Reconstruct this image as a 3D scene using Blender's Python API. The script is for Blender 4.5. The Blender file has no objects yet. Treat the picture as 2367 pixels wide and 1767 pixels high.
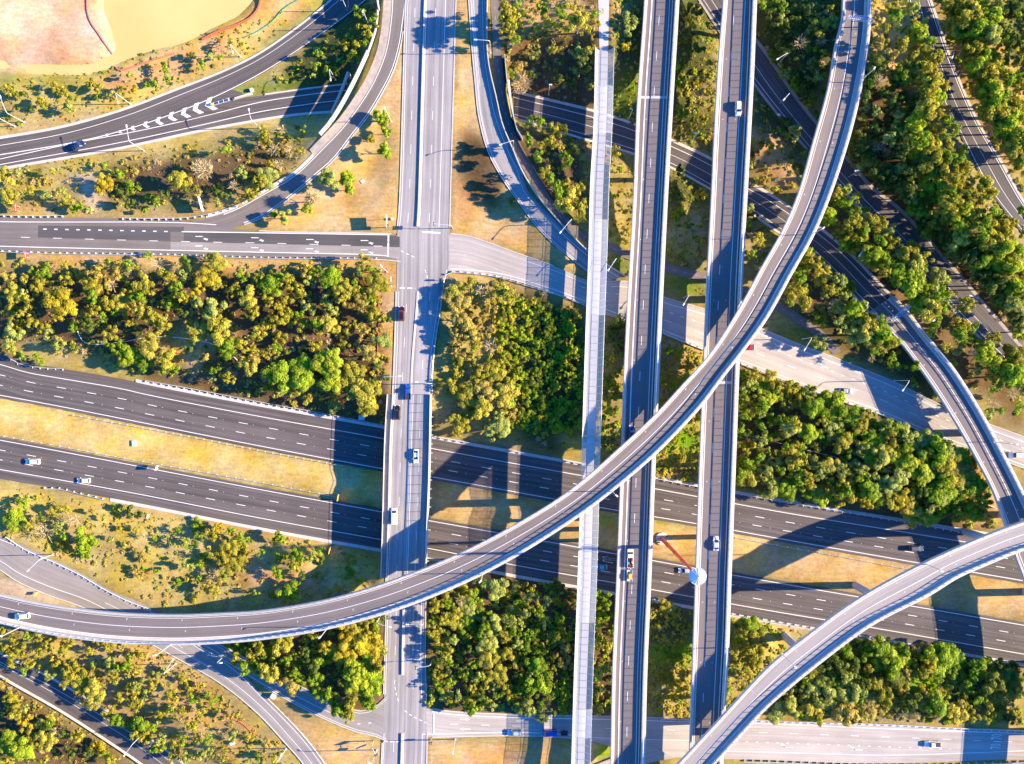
import bpy, math, random
import numpy as np
from mathutils import Vector
random.seed(7); rng = np.random.default_rng(11)
SC = bpy.context.scene; COL = SC.collection

# ---------------- camera, sky, sun, exposure ----------------
H = 300.0          # camera height over the motorway (m)
S = 0.145          # metres per photo pixel at motorway level
CX, CY = 1183.5, 883.5
cam_data = bpy.data.cameras.new('camera'); cam = bpy.data.objects.new('camera', cam_data); COL.objects.link(cam)
cam.location = (0, 0, H); cam.rotation_euler = (0, 0, 0)
cam_data.sensor_width = 36.0; cam_data.lens = 36.0 * H / (2367 * S); cam_data.clip_end = 6000.0; cam_data.clip_start = 1.0
SC.camera = cam

SUN_EL = 24.0
world = bpy.data.worlds.new("World"); SC.world = world; world.use_nodes = True
wn = world.node_tree; bg = wn.nodes['Background']
sky = wn.nodes.new('ShaderNodeTexSky'); sky.sky_type = 'NISHITA'; sky.sun_disc = False
sky.sun_elevation = math.radians(SUN_EL); sky.sun_rotation = math.radians(89)
sky.air_density = 1.0; sky.dust_density = 0.2; sky.ozone_density = 5.0
hsv = wn.nodes.new('ShaderNodeHueSaturation'); hsv.inputs['Saturation'].default_value = 1.3; hsv.inputs['Hue'].default_value = 0.513
wn.links.new(sky.outputs[0], hsv.inputs['Color']); wn.links.new(hsv.outputs[0], bg.inputs[0]); bg.inputs[1].default_value = 0.135
sl = bpy.data.lights.new('sun', 'SUN'); sl.energy = 5.0; sl.angle = math.radians(0.5); sl.color = (1.0, 0.82, 0.56)
sun = bpy.data.objects.new('sun', sl); COL.objects.link(sun)
_e = math.radians(SUN_EL)
sun.rotation_euler = Vector((math.cos(_e), 0.02, math.sin(_e))).to_track_quat('Z', 'Y').to_euler()
sun.location = (200, 0, 150)
SC.view_settings.view_transform = 'Standard'; SC.view_settings.look = 'None'
SC.view_settings.exposure = 1.70; SC.view_settings.gamma = 1.0; SC.view_settings.use_curve_mapping = False
SC.cycles.max_bounces = 6; SC.cycles.transparent_max_bounces = 12
SC.cycles.use_denoising = True

# ---------------- helpers ----------------
def P(px, py, z=0.0):
    k = S * (H - z) / H
    return Vector(((px - CX) * k, -(py - CY) * k, z))

class MB:
    """collects shapes and links them as ONE mesh object"""
    def __init__(s): s.v = []; s.f = []; s.uv = None
    def quad(s, a, b, c, d):
        n = len(s.v); s.v += [tuple(a), tuple(b), tuple(c), tuple(d)]; s.f.append((n, n+1, n+2, n+3))
    def poly(s, pts):
        n = len(s.v); s.v += [tuple(p) for p in pts]; s.f.append(tuple(range(n, n+len(pts))))
    def box(s, c, size, rz=0.0, taper=1.0):
        cx, cy, cz = c; hx, hy, hz = size[0]/2, size[1]/2, size[2]/2
        n = len(s.v); cs, sn = math.cos(rz), math.sin(rz)
        for dz, k in ((-hz, 1.0), (hz, taper)):
            for dx, dy in ((-hx, -hy), (hx, -hy), (hx, hy), (-hx, hy)):
                x, y = dx*k, dy*k
                s.v.append((cx + x*cs - y*sn, cy + x*sn + y*cs, cz + dz))
        s.f += [(n, n+3, n+2, n+1), (n+4, n+5, n+6, n+7)] + [(n+i, n+(i+1) % 4, n+4+(i+1) % 4, n+4+i) for i in range(4)]
    def tube(s, pts, r, seg=8, r2=None, cap=True):
        pts = [Vector(p) for p in pts]; m = len(pts); n0 = len(s.v)
        for i, p in enumerate(pts):
            t = (pts[min(i+1, m-1)] - pts[max(i-1, 0)]).normalized()
            ref = Vector((0, 0, 1)) if abs(t.z) < 0.9 else Vector((1, 0, 0))
            a = t.cross(ref).normalized(); b = t.cross(a)
            rr = r if r2 is None else r + (r2 - r) * i / (m - 1)
            for k in range(seg):
                th = 2*math.pi*k/seg; q = p + a*(rr*math.cos(th)) + b*(rr*math.sin(th)); s.v.append(tuple(q))
        for i in range(m-1):
            for k in range(seg):
                a0 = n0+i*seg+k; a1 = n0+i*seg+(k+1) % seg
                s.f.append((a0, a1, a1+seg, a0+seg))
        if cap:
            s.f.append(tuple(n0+k for k in range(seg))[::-1]); s.f.append(tuple(n0+(m-1)*seg+k for k in range(seg)))
    def extrude(s, path, lat, prof, closed=True):
        """path: world points, lat: unit lateral vectors, prof: (offset along lat, dz) list"""
        n0 = len(s.v); m = len(path); k = len(prof)
        for p, l in zip(path, lat):
            for o, dz in prof: s.v.append((p[0] + l[0]*o, p[1] + l[1]*o, p[2] + dz))
        for i in range(m-1):
            for j in range(k if closed else k-1):
                a = n0+i*k+j; b = n0+i*k+(j+1) % k
                s.f.append((a, b, b+k, a+k))
        if closed:
            s.f.append(tuple(n0+j for j in range(k))[::-1]); s.f.append(tuple(n0+(m-1)*k+j for j in range(k)))
    def build(s, name, mat, parent=None, smooth=False, world=False):
        me = bpy.data.meshes.new(name); v = s.v
        if world and parent is not None:      # coordinates given in world space, parent stands at its own base
            l = parent['base']; v = [(a[0]-l[0], a[1]-l[1], a[2]-l[2]) for a in v]
        me.from_pydata(v, [], s.f)
        if s.uv is not None:
            ul = me.uv_layers.new(name='UVMap')
            fl = np.array([c for f in s.f for i in f for c in s.uv[i]], dtype=np.float32)
            ul.data.foreach_set('uv', fl)
        me.materials.append(mat)
        if smooth: me.shade_smooth()
        me.update()
        o = bpy.data.objects.new(name, me); COL.objects.link(o)
        if parent is not None:
            o.parent = parent; KIDS.setdefault(parent.name, []).append(o)
        return o

KIDS = {}
def tag(o, label=None, cat=None, group=None, kind=None):
    if label: o['label'] = label
    if cat: o['category'] = cat
    if group: o['group'] = group
    if kind: o['kind'] = kind
    return o
def empty(name, loc=(0, 0, 0), rz=0.0):
    o = bpy.data.objects.new(name, None); o.location = loc; o.rotation_euler = (0, 0, rz); o.empty_display_size = 0.5
    o['base'] = tuple(loc); COL.objects.link(o); return o
def copy_tree(o, parent=None):
    c = o.copy(); COL.objects.link(c)
    if parent is not None: c.parent = parent
    for ch in list(KIDS.get(o.name, [])): copy_tree(ch, c)
    return c

# ---------------- materials ----------------
def new_mat(name):
    m = bpy.data.materials.new(name); m.use_nodes = True; nt = m.node_tree
    return m, nt, nt.nodes['Principled BSDF']
def N(nt, t, **kw):
    n = nt.nodes.new(t)
    for k, v in kw.items():
        if k in n.inputs: n.inputs[k].default_value = v
        else: setattr(n, k, v)
    return n
def plain(name, col, rough=0.6, metal=0.0, var=0.12, scale=1.5, bump=0.0):
    m, nt, b = new_mat(name)
    tc = N(nt, 'ShaderNodeTexCoord'); no = N(nt, 'ShaderNodeTexNoise', Scale=scale, Detail=4.0)
    nt.links.new(tc.outputs['Object'], no.inputs['Vector'])
    mp = N(nt, 'ShaderNodeMapRange'); mp.inputs['To Min'].default_value = 1-var; mp.inputs['To Max'].default_value = 1+var
    mp.inputs['From Min'].default_value = 0.25; mp.inputs['From Max'].default_value = 0.75
    nt.links.new(no.outputs['Fac'], mp.inputs['Value'])
    mx = N(nt, 'ShaderNodeVectorMath', operation='SCALE'); mx.inputs[0].default_value = col
    nt.links.new(mp.outputs[0], mx.inputs['Scale']); nt.links.new(mx.outputs[0], b.inputs['Base Color'])
    b.inputs['Roughness'].default_value = rough; b.inputs['Metallic'].default_value = metal
    if bump:
        bp = N(nt, 'ShaderNodeBump', Strength=bump); nt.links.new(no.outputs['Fac'], bp.inputs['Height']); nt.links.new(bp.outputs[0], b.inputs['Normal'])
    return m
def asphalt(name, col, streak=0.25, rough=0.85, joint=0.0, tint=(1, 1, 1), blotch=0.12):
    """road surface: wheel-path streaks along v, patches, fine aggregate. UV is in metres."""
    m, nt, b = new_mat(name)
    uv = N(nt, 'ShaderNodeUVMap'); uv.uv_map = 'UVMap'
    def noise(sx, sy, sc, det=3.0, off=0.0):
        mp = N(nt, 'ShaderNodeMapping'); mp.inputs['Scale'].default_value = (sx, sy, 1); mp.inputs['Location'].default_value = (off, off, 0)
        nt.links.new(uv.outputs[0], mp.inputs['Vector'])
        n = N(nt, 'ShaderNodeTexNoise', Scale=sc, Detail=det); nt.links.new(mp.outputs[0], n.inputs['Vector']); return n
    def rng_(src, lo, hi, a=0.3, c=0.7):
        r = N(nt, 'ShaderNodeMapRange'); r.inputs['From Min'].default_value = a; r.inputs['From Max'].default_value = c
        r.inputs['To Min'].default_value = lo; r.inputs['To Max'].default_value = hi
        nt.links.new(src, r.inputs['Value']); return r
    s1 = rng_(noise(1.0, 0.012, 1.1, 5.0).outputs['Fac'], 1-streak, 1+streak)
    s2 = rng_(noise(1.0, 1.0, 0.06, 4.0, 7.3).outputs['Fac'], 1-blotch, 1+blotch)
    s3 = rng_(noise(1.0, 1.0, 3.5, 5.0, 3.1).outputs['Fac'], 0.9, 1.1)
    s4 = rng_(noise(1.0, 0.08, 0.5, 4.0, 21.0).outputs['Fac'], 1-blotch*.8, 1+blotch*.8)
    cur = None
    for s in (s1, s2, s3, s4):
        if cur is None: cur = s.outputs[0]; continue
        q = N(nt, 'ShaderNodeMath', operation='MULTIPLY'); nt.links.new(cur, q.inputs[0]); nt.links.new(s.outputs[0], q.inputs[1]); cur = q.outputs[0]
    # faint cracks
    vo = N(nt, 'ShaderNodeTexVoronoi', feature='DISTANCE_TO_EDGE', Scale=0.16); nt.links.new(uv.outputs[0], vo.inputs['Vector'])
    nz = noise(1, 1, 0.7, 4.0, 2.0)
    ad = N(nt, 'ShaderNodeVectorMath', operation='ADD'); nt.links.new(uv.outputs[0], ad.inputs[0]); nt.links.new(nz.outputs['Color'], ad.inputs[1]); nt.links.new(ad.outputs[0], vo.inputs['Vector'])
    cr = rng_(vo.outputs['Distance'], 0.86, 1.0, 0.0, 0.006)
    q = N(nt, 'ShaderNodeMath', operation='MULTIPLY'); nt.links.new(cur, q.inputs[0]); nt.links.new(cr.outputs[0], q.inputs[1]); cur = q.outputs[0]
    mx = N(nt, 'ShaderNodeVectorMath', operation='SCALE'); mx.inputs[0].default_value = tuple(c*t for c, t in zip(col, tint))
    nt.links.new(cur, mx.inputs['Scale']); nt.links.new(mx.outputs[0], b.inputs['Base Color'])
    b.inputs['Roughness'].default_value = rough; b.inputs['Specular IOR Level'].default_value = 0.3
    return m
M = {}
M['mway'] = asphalt('dark_asphalt', (0.102, 0.086, 0.081), 0.38)
M['ramp'] = asphalt('ramp_asphalt', (0.104, 0.088, 0.083), 0.30)
M['ns'] = asphalt('worn_pale_asphalt', (0.285, 0.262, 0.258), 0.32)
M['east'] = asphalt('pale_asphalt', (0.37, 0.325, 0.295), 0.16)
M['west'] = asphalt('grey_asphalt', (0.17, 0.145, 0.13), 0.12)
M['patch'] = asphalt('asphalt_patch_dark', (0.085, 0.077, 0.077), 0.16)
M['patchl'] = asphalt('asphalt_patch_pale', (0.27, 0.24, 0.22), 0.08)
M['deck'] = asphalt('bridge_deck_asphalt', (0.175, 0.145, 0.138), 0.06, blotch=0.05)
M['deckc'] = asphalt('curved_deck_asphalt', (0.185, 0.153, 0.142), 0.16, blotch=0.06)
M['deckd'] = asphalt('pale_deck_asphalt', (0.30, 0.265, 0.255), 0.16, blotch=0.05)
M['sramp'] = asphalt('ramp_grey_asphalt', (0.26, 0.23, 0.21), 0.13)
M['path'] = asphalt('path_asphalt', (0.17, 0.14, 0.12), 0.05)
M['line'] = plain('white_line_paint', (0.78, 0.76, 0.72), 0.6, var=0.10, scale=3)
M['line2'] = plain('worn_line_paint', (0.55, 0.52, 0.48), 0.7, var=0.25, scale=2)
M['conc'] = plain('concrete', (0.52, 0.47, 0.42), 0.85, var=0.14, scale=0.6)
M['concw'] = plain('white_concrete', (0.46, 0.425, 0.40), 0.8, var=0.08, scale=0.5)
M['concd'] = plain('weathered_concrete', (0.36, 0.30, 0.25), 0.9, var=0.22, scale=0.8)
M['steel'] = plain('galvanised_steel', (0.62, 0.62, 0.62), 0.45, 0.3, var=0.06)
M['dark'] = plain('dark_metal', (0.05, 0.05, 0.055), 0.5, 0.3, var=0.1)
M['white'] = plain('white_paint', (0.80, 0.80, 0.78), 0.4, var=0.04)
M['red'] = plain('red_paint', (0.80, 0.04, 0.02), 0.35, var=0.05)
M['yellow'] = plain('yellow_paint', (0.85, 0.50, 0.03), 0.5, var=0.05)
M['bluep'] = plain('blue_paint', (0.05, 0.12, 0.45), 0.4, var=0.05)
M['bark'] = plain('pale_bark', (0.36, 0.29, 0.22), 0.9, var=0.25, scale=3)
M['rubber'] = plain('tyre_rubber', (0.02, 0.02, 0.022), 0.8)
def glassy(name, col, alpha):
    m, nt, b = new_mat(name)
    b.inputs['Base Color'].default_value = (*col, 1); b.inputs['Roughness'].default_value = 0.35
    tr = N(nt, 'ShaderNodeBsdfTransparent'); tr.inputs[0].default_value = (1, 1, 1, 1)
    no = N(nt, 'ShaderNodeTexNoise', Scale=0.8); mp = N(nt, 'ShaderNodeMapRange')
    mp.inputs['To Min'].default_value = alpha-0.07; mp.inputs['To Max'].default_value = alpha+0.07
    nt.links.new(no.outputs['Fac'], mp.inputs['Value'])
    mx = N(nt, 'ShaderNodeMixShader'); nt.links.new(mp.outputs[0], mx.inputs[0])
    nt.links.new(tr.outputs[0], mx.inputs[1]); nt.links.new(b.outputs[0], mx.inputs[2])
    nt.links.new(mx.outputs[0], nt.nodes['Material Output'].inputs['Surface']); return m
M['screen'] = glassy('noise_screen_panel', (0.8, 0.82, 0.86), 0.17)
M['mesh'] = glassy('safety_mesh', (0.66, 0.66, 0.68), 0.40)
M['cglass'] = plain('car_glass', (0.03, 0.04, 0.055), 0.08, var=0.05)
# ---------------- ribbons (roads and decks) ----------------
def catmull(pts, step=14.0):
    pts = [np.array(p, float) for p in pts]
    if len(pts) == 2: ext = [2*pts[0]-pts[1]] + pts + [2*pts[1]-pts[0]]
    else: ext = [2*pts[0]-pts[1]] + pts + [2*pts[-1]-pts[-2]]
    out = []
    for i in range(1, len(ext)-2):
        p0, p1, p2, p3 = ext[i-1:i+3]
        d = lambda a, b: max(np.linalg.norm(b-a), 1e-6)**0.5
        t0 = 0; t1 = d(p0, p1); t2 = t1+d(p1, p2); t3 = t2+d(p2, p3)
        n = max(2, int(np.linalg.norm(p2-p1)/step))
        for k in range(n):
            t = t1 + (t2-t1)*k/n
            A1 = (t1-t)/(t1-t0)*p0 + (t-t0)/(t1-t0)*p1
            A2 = (t2-t)/(t2-t1)*p1 + (t-t1)/(t2-t1)*p2
            A3 = (t3-t)/(t3-t2)*p2 + (t-t2)/(t3-t2)*p3
            B1 = (t2-t)/(t2-t0)*A1 + (t-t0)/(t2-t0)*A2
            B2 = (t3-t)/(t3-t1)*A2 + (t-t1)/(t3-t1)*A3
            out.append((t2-t)/(t2-t1)*B1 + (t-t1)/(t2-t1)*B2)
    out.append(pts[-1])
    return np.array(out)
def resample(a, n):
    d = np.r_[0, np.cumsum(np.linalg.norm(np.diff(a, axis=0), axis=1))]
    t = np.linspace(0, d[-1], n)
    return np.stack([np.interp(t, d, a[:, k]) for k in range(a.shape[1])], 1)
def zf(spec):
    """height profile: number, or ('x'|'y', [(pixel, z), ...])"""
    if callable(spec): return spec
    if isinstance(spec, (int, float)): return lambda x, y: float(spec)
    ax, pts = spec; xs = [p[0] for p in pts]; zs = [p[1] for p in pts]
    def f(x, y):
        v = x if ax == 'x' else y
        t = np.interp(v, xs, zs); return float(t)
    return f
class Ribbon:
    def __init__(s, L, R, z, step=3.0):
        s.z = zf(z)
        a, b = catmull(L), catmull(R)
        wl = np.array([P(x, y, s.z(x, y)) for x, y in a]); wr = np.array([P(x, y, s.z(x, y)) for x, y in b])
        ln = max(np.linalg.norm(np.diff(wl, axis=0), axis=1).sum(), np.linalg.norm(np.diff(wr, axis=0), axis=1).sum())
        n = max(4, int(ln/step)); s.n = n
        s.L = resample(wl, n); s.R = resample(wr, n)
        zz = (s.L[:, 2]+s.R[:, 2])/2; s.L[:, 2] = zz; s.R[:, 2] = zz      # level across
        s.C = (s.L+s.R)/2
        d = s.R-s.L; d[:, 2] = 0; s.w = np.linalg.norm(d, axis=1); s.lat = d/s.w[:, None]; s.hw = s.w/2
        s.s = np.r_[0, np.cumsum(np.linalg.norm(np.diff(s.C, axis=0), axis=1))]
    def at(s, sm, t=None, off=None, side='L', dz=0.0):
        """point at distance sm along; t = fraction across, or off = metres from an edge"""
        i = [np.interp(sm, s.s, s.L[:, k]) for k in range(3)]; j = [np.interp(sm, s.s, s.R[:, k]) for k in range(3)]
        i, j = np.array(i), np.array(j)
        if t is None:
            w = np.linalg.norm(j-i); t = off/w if side == 'L' else 1-off/w
        p = i+(j-i)*t; p[2] += dz; return p
    def latat(s, sm):
        v = np.array([np.interp(sm, s.s, s.lat[:, k]) for k in range(3)]); return v/np.linalg.norm(v)
    def surface(s, name, mat, thick=0.5, parent=None, m=3, dz=0.0, world=False, edge=0.0):
        mb = MB(); mb.uv = []
        for i in range(s.n):
            for k in range(m+1):
                p = s.L[i]+(s.R[i]-s.L[i])*k/m; mb.v.append((p[0], p[1], p[2]+dz)); mb.uv.append((s.w[i]*k/m, s.s[i]))
        q = m+1
        for i in range(s.n-1):
            for k in range(m): mb.f.append((i*q+k, i*q+k+1, (i+1)*q+k+1, (i+1)*q+k)[::-1])
        n0 = len(mb.v)
        for i in range(s.n):
            for p, e in ((s.L[i], -1), (s.R[i], 1)):
                mb.v.append((p[0], p[1], p[2]+dz-thick)); mb.uv.append((0 if e < 0 else s.w[i], s.s[i]))
        for i in range(s.n-1):
            mb.f.append((i*q, n0+2*i, n0+2*i+2, (i+1)*q)[::-1]); mb.f.append((i*q+m, (i+1)*q+m, n0+2*i+3, n0+2*i+1)[::-1])
            mb.f.append((n0+2*i, n0+2*i+1, n0+2*i+3, n0+2*i+2)[::-1])
        for i in (0, s.n-1): mb.f.append((i*q, i*q+m, n0+2*i+1, n0+2*i) if i == 0 else (i*q+m, i*q, n0+2*i, n0+2*i+1))
        return mb.build(name, mat, parent, world=world)
    def mark(s, mb, t=None, off=None, side='L', width=0.16, dash=None, a=0.0, b=None, dz=0.03, phase=0.0):
        b = s.s[-1] if b is None else b
        segs = []
        if dash:
            x = a+phase
            while x < b: segs.append((x, min(x+dash[0], b))); x += dash[0]+dash[1]
        else: segs = [(a, b)]
        for u, v in segs:
            n = max(1, int((v-u)/3)); prev = None
            for k in range(n+1):
                sm = u+(v-u)*k/n; p = s.at(sm, t, off, side, dz); l = s.latat(sm)*width/2
                cur = (p-l, p+l)
                if prev is not None: mb.quad(prev[0], prev[1], cur[1], cur[0])
                prev = cur
    def strip(s, mb, side, prof, a=0.0, b=None, base=0.0, step=3.0):
        """extrude prof along an edge; profile offset is measured OUTWARD from the edge"""
        b = s.s[-1] if b is None else b
        n = max(2, int((b-a)/step)); path, lat = [], []
        for k in range(n+1):
            sm = a+(b-a)*k/n; p = s.at(sm, t=0.0 if side == 'L' else 1.0, dz=base); l = s.latat(sm)
            path.append(p); lat.append(-l if side == 'L' else l)
        mb.extrude(path, lat, prof)
    def sheet(s, mb, side, prof, a=0.0, b=None, step=3.0):
        b = s.s[-1] if b is None else b; n = max(2, int((b-a)/step)); path, lat = [], []
        for k in range(n+1):
            sm = a+(b-a)*k/n; path.append(s.at(sm, t=0.0 if side == 'L' else 1.0)); l = s.latat(sm); lat.append(-l if side == 'L' else l)
        mb.extrude(path, lat, prof, closed=False)
    def nearest(s, px, py):
        q = np.array(P(px, py, s.z(px, py)))[:2]
        return float(s.s[np.argmin(np.linalg.norm(s.C[:, :2]-q, axis=1))])
def markpx(mb, pts, z, width=0.16, dash=None, dz=0.03):
    f = zf(z); a = catmull(pts, 8.0); w = np.array([P(x, y, f(x, y)+dz) for x, y in a])
    d = np.r_[0, np.cumsum(np.linalg.norm(np.diff(w, axis=0), axis=1))]
    def at(t): return np.array([np.interp(t, d, w[:, k]) for k in range(3)])
    segs = [(0, d[-1])]
    if dash:
        segs = []; x = 0
        while x < d[-1]: segs.append((x, min(x+dash[0], d[-1]))); x += sum(dash)
    for u, v in segs:
        n = max(1, int((v-u)/2)); prev = None
        for k in range(n+1):
            p = at(u+(v-u)*k/n); q = at(min(u+(v-u)*k/n+0.1, d[-1])) - at(max(u+(v-u)*k/n-0.1, 0)); q[2] = 0
            q /= max(np.linalg.norm(q), 1e-9); l = np.array([q[1], -q[0], 0])*width/2
            cur = (p-l, p+l)
            if prev is not None: mb.quad(prev[0], prev[1], cur[1], cur[0])
            prev = cur
def ppoly(mb, pts, z, dz=0.03):
    f = zf(z); mb.poly([P(x, y, f(x, y)+dz) for x, y in pts])

R = {}
# motorway, two carriageways (level 0)
R['mn'] = Ribbon([(-260,768),(0,820),(60,838),(140,852),(290,878),(331,888),(600,940),(889,992),(998,1014),(1200,1051),(1513,1107),(1800,1160),(2094,1208),(2367,1252),(2600,1290)],
                 [(-260,882),(0,921),(600,1038),(886,1091),(995,1109),(1200,1146),(1426,1187),(1611,1218),(1800,1252),(2126,1309),(2367,1350),(2600,1390)], 0.0)
R['ms'] = Ribbon([(-260,966),(0,1011),(600,1125),(883,1177),(992,1197),(1250,1243),(1502,1288),(1690,1322),(1988,1374),(2367,1439),(2600,1480)],
                 [(-260,1062),(0,1107),(300,1160),(600,1219),(880,1269),(989,1289),(1200,1330),(1421,1369),(1603,1402),(1800,1437),(2007,1471),(2367,1534),(2600,1575)], 0.0)
ZN = 7.0
# north-south road: fill north of the motorway, bridge, fill south
R['nsn'] = Ribbon([(944,-60),(939,0),(925,450),(922,500),(918,540),(918,600),(912,821),(908,912)], [(1055,-60),(1053,0),(1040,450),(1038,541),(1036,625),(1024,655),(1019,700),(1003,808),(998,860),(998,912)], ZN)
R['nsb'] = Ribbon([(895,912),(889,1016),(884,1207),(880,1335)], [(998,912),(994,1106),(990,1207),(985,1335)], ZN)
R['nss'] = Ribbon([(893,1335),(893,1412),(889,1554),(885,1698),(882,1767),(879,1830)], [(985,1335),(983,1412),(982,1524),(985,1633),(986,1698),(985,1767),(983,1830)], ZN)
R['ew'] = Ribbon([(-120,497),(0,501),(436,512),(500,525),(600,535),(897,542),(926,545)], [(-120,576),(0,580),(381,590),(600,597),(886,600),(926,604)], ZN)
R['f'] = Ribbon([(905,-60),(905,0),(901,54),(889,123),(861,191),(831,240),(791,294),(744,343),(682,403),(600,452),(545,482),(490,501),(436,513)],
                [(942,-60),(940,0),(935,41),(926,103),(909,163),(881,218),(851,267),(813,316),(773,368),(724,411),(677,451),(600,505),(545,525),(490,545),(436,552)], ZN)
ZG = ('x', [(1036,7.0),(1500,7.0),(1700,5.5),(1950,3.6),(2100,3.0),(2600,3.0)])
R['g'] = Ribbon([(1034,541),(1076,545),(1117,558),(1200,588),(1295,621),(1358,648),(1400,652),(1452,652),(1534,688),(1630,716),(1767,764),(1857,801),(1909,820),(2012,861),(2083,891),(2175,938),(2287,982),(2367,1011),(2600,1100)],
                [(1034,628),(1076,630),(1145,637),(1200,650),(1355,703),(1396,720),(1442,737),(1531,769),(1625,807),(1709,838),(1800,873),(1843,889),(1947,926),(2045,960),(2148,1004),(2235,1037),(2325,1067),(2367,1082),(2600,1170)], ZG)
R['h'] = Ribbon([(1080,-60),(1084,0),(1091,103),(1099,191),(1107,267),(1129,351),(1160,410),(1200,468),(1249,533),(1295,576),(1352,622),(1400,652)],
                [(1122,-60),(1124,0),(1129,131),(1148,245),(1164,300),(1188,359),(1204,389),(1219,440),(1268,494),(1312,541),(1361,584),(1401,614),(1440,640)], ZN)
R['k'] = Ribbon([(1134,-60),(1134,0),(1137,60),(1141,150),(1150,215),(1166,290),(1190,355),(1220,410),(1254,468),(1294,513),(1346,556),(1398,577),(1448,599),(1537,629),(1629,651),(1697,674),(1787,714),(1846,749),(1894,786),(1928,822)],
                [(1152,-60),(1152,0),(1155,60),(1161,150),(1170,215),(1186,288),(1208,343),(1238,392),(1270,452),(1306,497),(1354,540),(1404,559),(1456,581),(1543,611),(1635,633),(1703,656),(1793,696),(1854,731),(1906,770),(1944,812)],
                ('x', [(1134,7.0),(1500,7.0),(1700,5.6),(1950,3.7)]))
# low road: two arms in the west, tunnel under the intersection, then east and up onto the ramp bridge
R['j1'] = Ribbon([(-120,340),(0,322),(150,295),(286,256),(408,210),(517,167),(600,126),(690,64),(763,5),(850,-75)],
                 [(-120,378),(0,360),(191,327),(300,299),(408,262),(498,225),(600,173),(709,103),(837,8),(930,-75)], 1.5)
R['j2'] = Ribbon([(-120,372),(0,352),(191,322),(300,293),(408,262),(498,232),(600,222),(700,208),(802,196)],
                 [(-120,412),(0,388),(272,341),(463,300),(600,275),(690,262),(768,256)], ('x', [(-120,1.5),(400,1.5),(600,1.0),(810,1.0)]))
R['je'] = Ribbon([(1186,214),(1200,218),(1369,259),(1467,291),(1554,329),(1647,373),(1728,425),(1767,445),(1830,486),(1887,524),(1958,582),(2012,636),(2060,686)],
                 [(1178,270),(1200,275),(1366,324),(1467,354),(1549,384),(1644,436),(1726,484),(1800,535),(1862,573),(1898,603),(1958,666),(2010,722)], ('x', [(1180,1.0),(1700,1.0),(1850,2.2),(1960,4.5),(2060,7.5)]))
ZE = ('y', [(686,7.5),(722,7.5),(850,10.0),(950,11.0),(1800,11.0)])
R['e'] = Ribbon([(2010,722),(2075,786),(2148,884),(2203,970),(2257,1065),(2295,1139),(2323,1218),(2347,1290),(2367,1345),(2395,1480),(2400,1650),(2390,1800)],
                [(2060,686),(2083,710),(2148,791),(2192,843),(2218,880),(2265,956),(2312,1043),(2367,1152),(2400,1225),(2440,1340),(2470,1480),(2478,1650),(2468,1800)], ZE)
R['q'] = Ribbon([(1560,-90),(1619,0),(1663,68),(1742,188),(1821,289),(1876,354),(1958,446),(2012,510),(2105,605),(2230,742),(2367,878),(2480,985)],
                [(1625,-90),(1680,0),(1745,96),(1767,125),(1830,218),(1892,297),(1947,360),(2016,440),(2075,485),(2180,600),(2286,722),(2367,815),(2480,935)], 1.5)
R['r'] = Ribbon([(2075,-60),(2099,0),(2107,46),(2140,125),(2181,240),(2203,280),(2284,436),(2367,546),(2460,690)], [(2124,-60),(2148,0),(2195,136),(2252,272),(2312,376),(2352,449),(2410,535),(2500,680)], 4.0)
ZS = ('x', [(-120,5.0),(200,4.5),(400,4.5),(600,6.0),(720,7.0),(900,7.0)])
R['s'] = Ribbon([(-120,1262),(0,1316),(35,1341),(109,1374),(196,1405),(327,1476),(408,1520),(512,1580),(600,1652),(652,1708),(703,1767),(740,1830)],
                [(-120,1195),(0,1240),(27,1250),(123,1294),(188,1326),(245,1360),(349,1407),(447,1484),(545,1543),(605,1604),(695,1696),(750,1767),(790,1830)][::1], ZS)
R['t'] = Ribbon([(400,1436),(447,1488),(545,1546),(600,1581),(668,1619),(731,1652),(791,1679),(834,1694),(861,1698),(893,1712)],
                [(400,1428),(498,1486),(600,1540),(654,1570),(709,1595),(763,1620),(826,1645),(861,1640),(893,1612)], ZS)
R['u'] = Ribbon([(-120,1480),(0,1560),(136,1638),(245,1708),(327,1764),(420,1835)], [(-120,1440),(0,1513),(112,1567),(229,1636),(327,1696),(422,1767),(500,1825)], 2.5)
ZV = ('x', [(980,7.0),(1200,6.3),(1500,5.5),(1700,4.5),(2000,3.6),(2367,3.0),(2600,3.0)])
R['v'] = Ribbon([(978,1636),(1040,1645),(1200,1653),(1410,1657),(1595,1663),(1767,1667),(2012,1677),(2367,1690),(2600,1700)],
                [(978,1704),(1200,1700),(1322,1706),(1400,1722),(1460,1744),(1595,1752),(1767,1757),(2012,1765),(2367,1756),(2600,1760)], ZV)
R['w'] = Ribbon([(1290,1800),(1390,1763),(1440,1743),(1500,1722)], [(1380,1830),(1440,1790),(1500,1765),(1560,1752)], 5.6)
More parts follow.
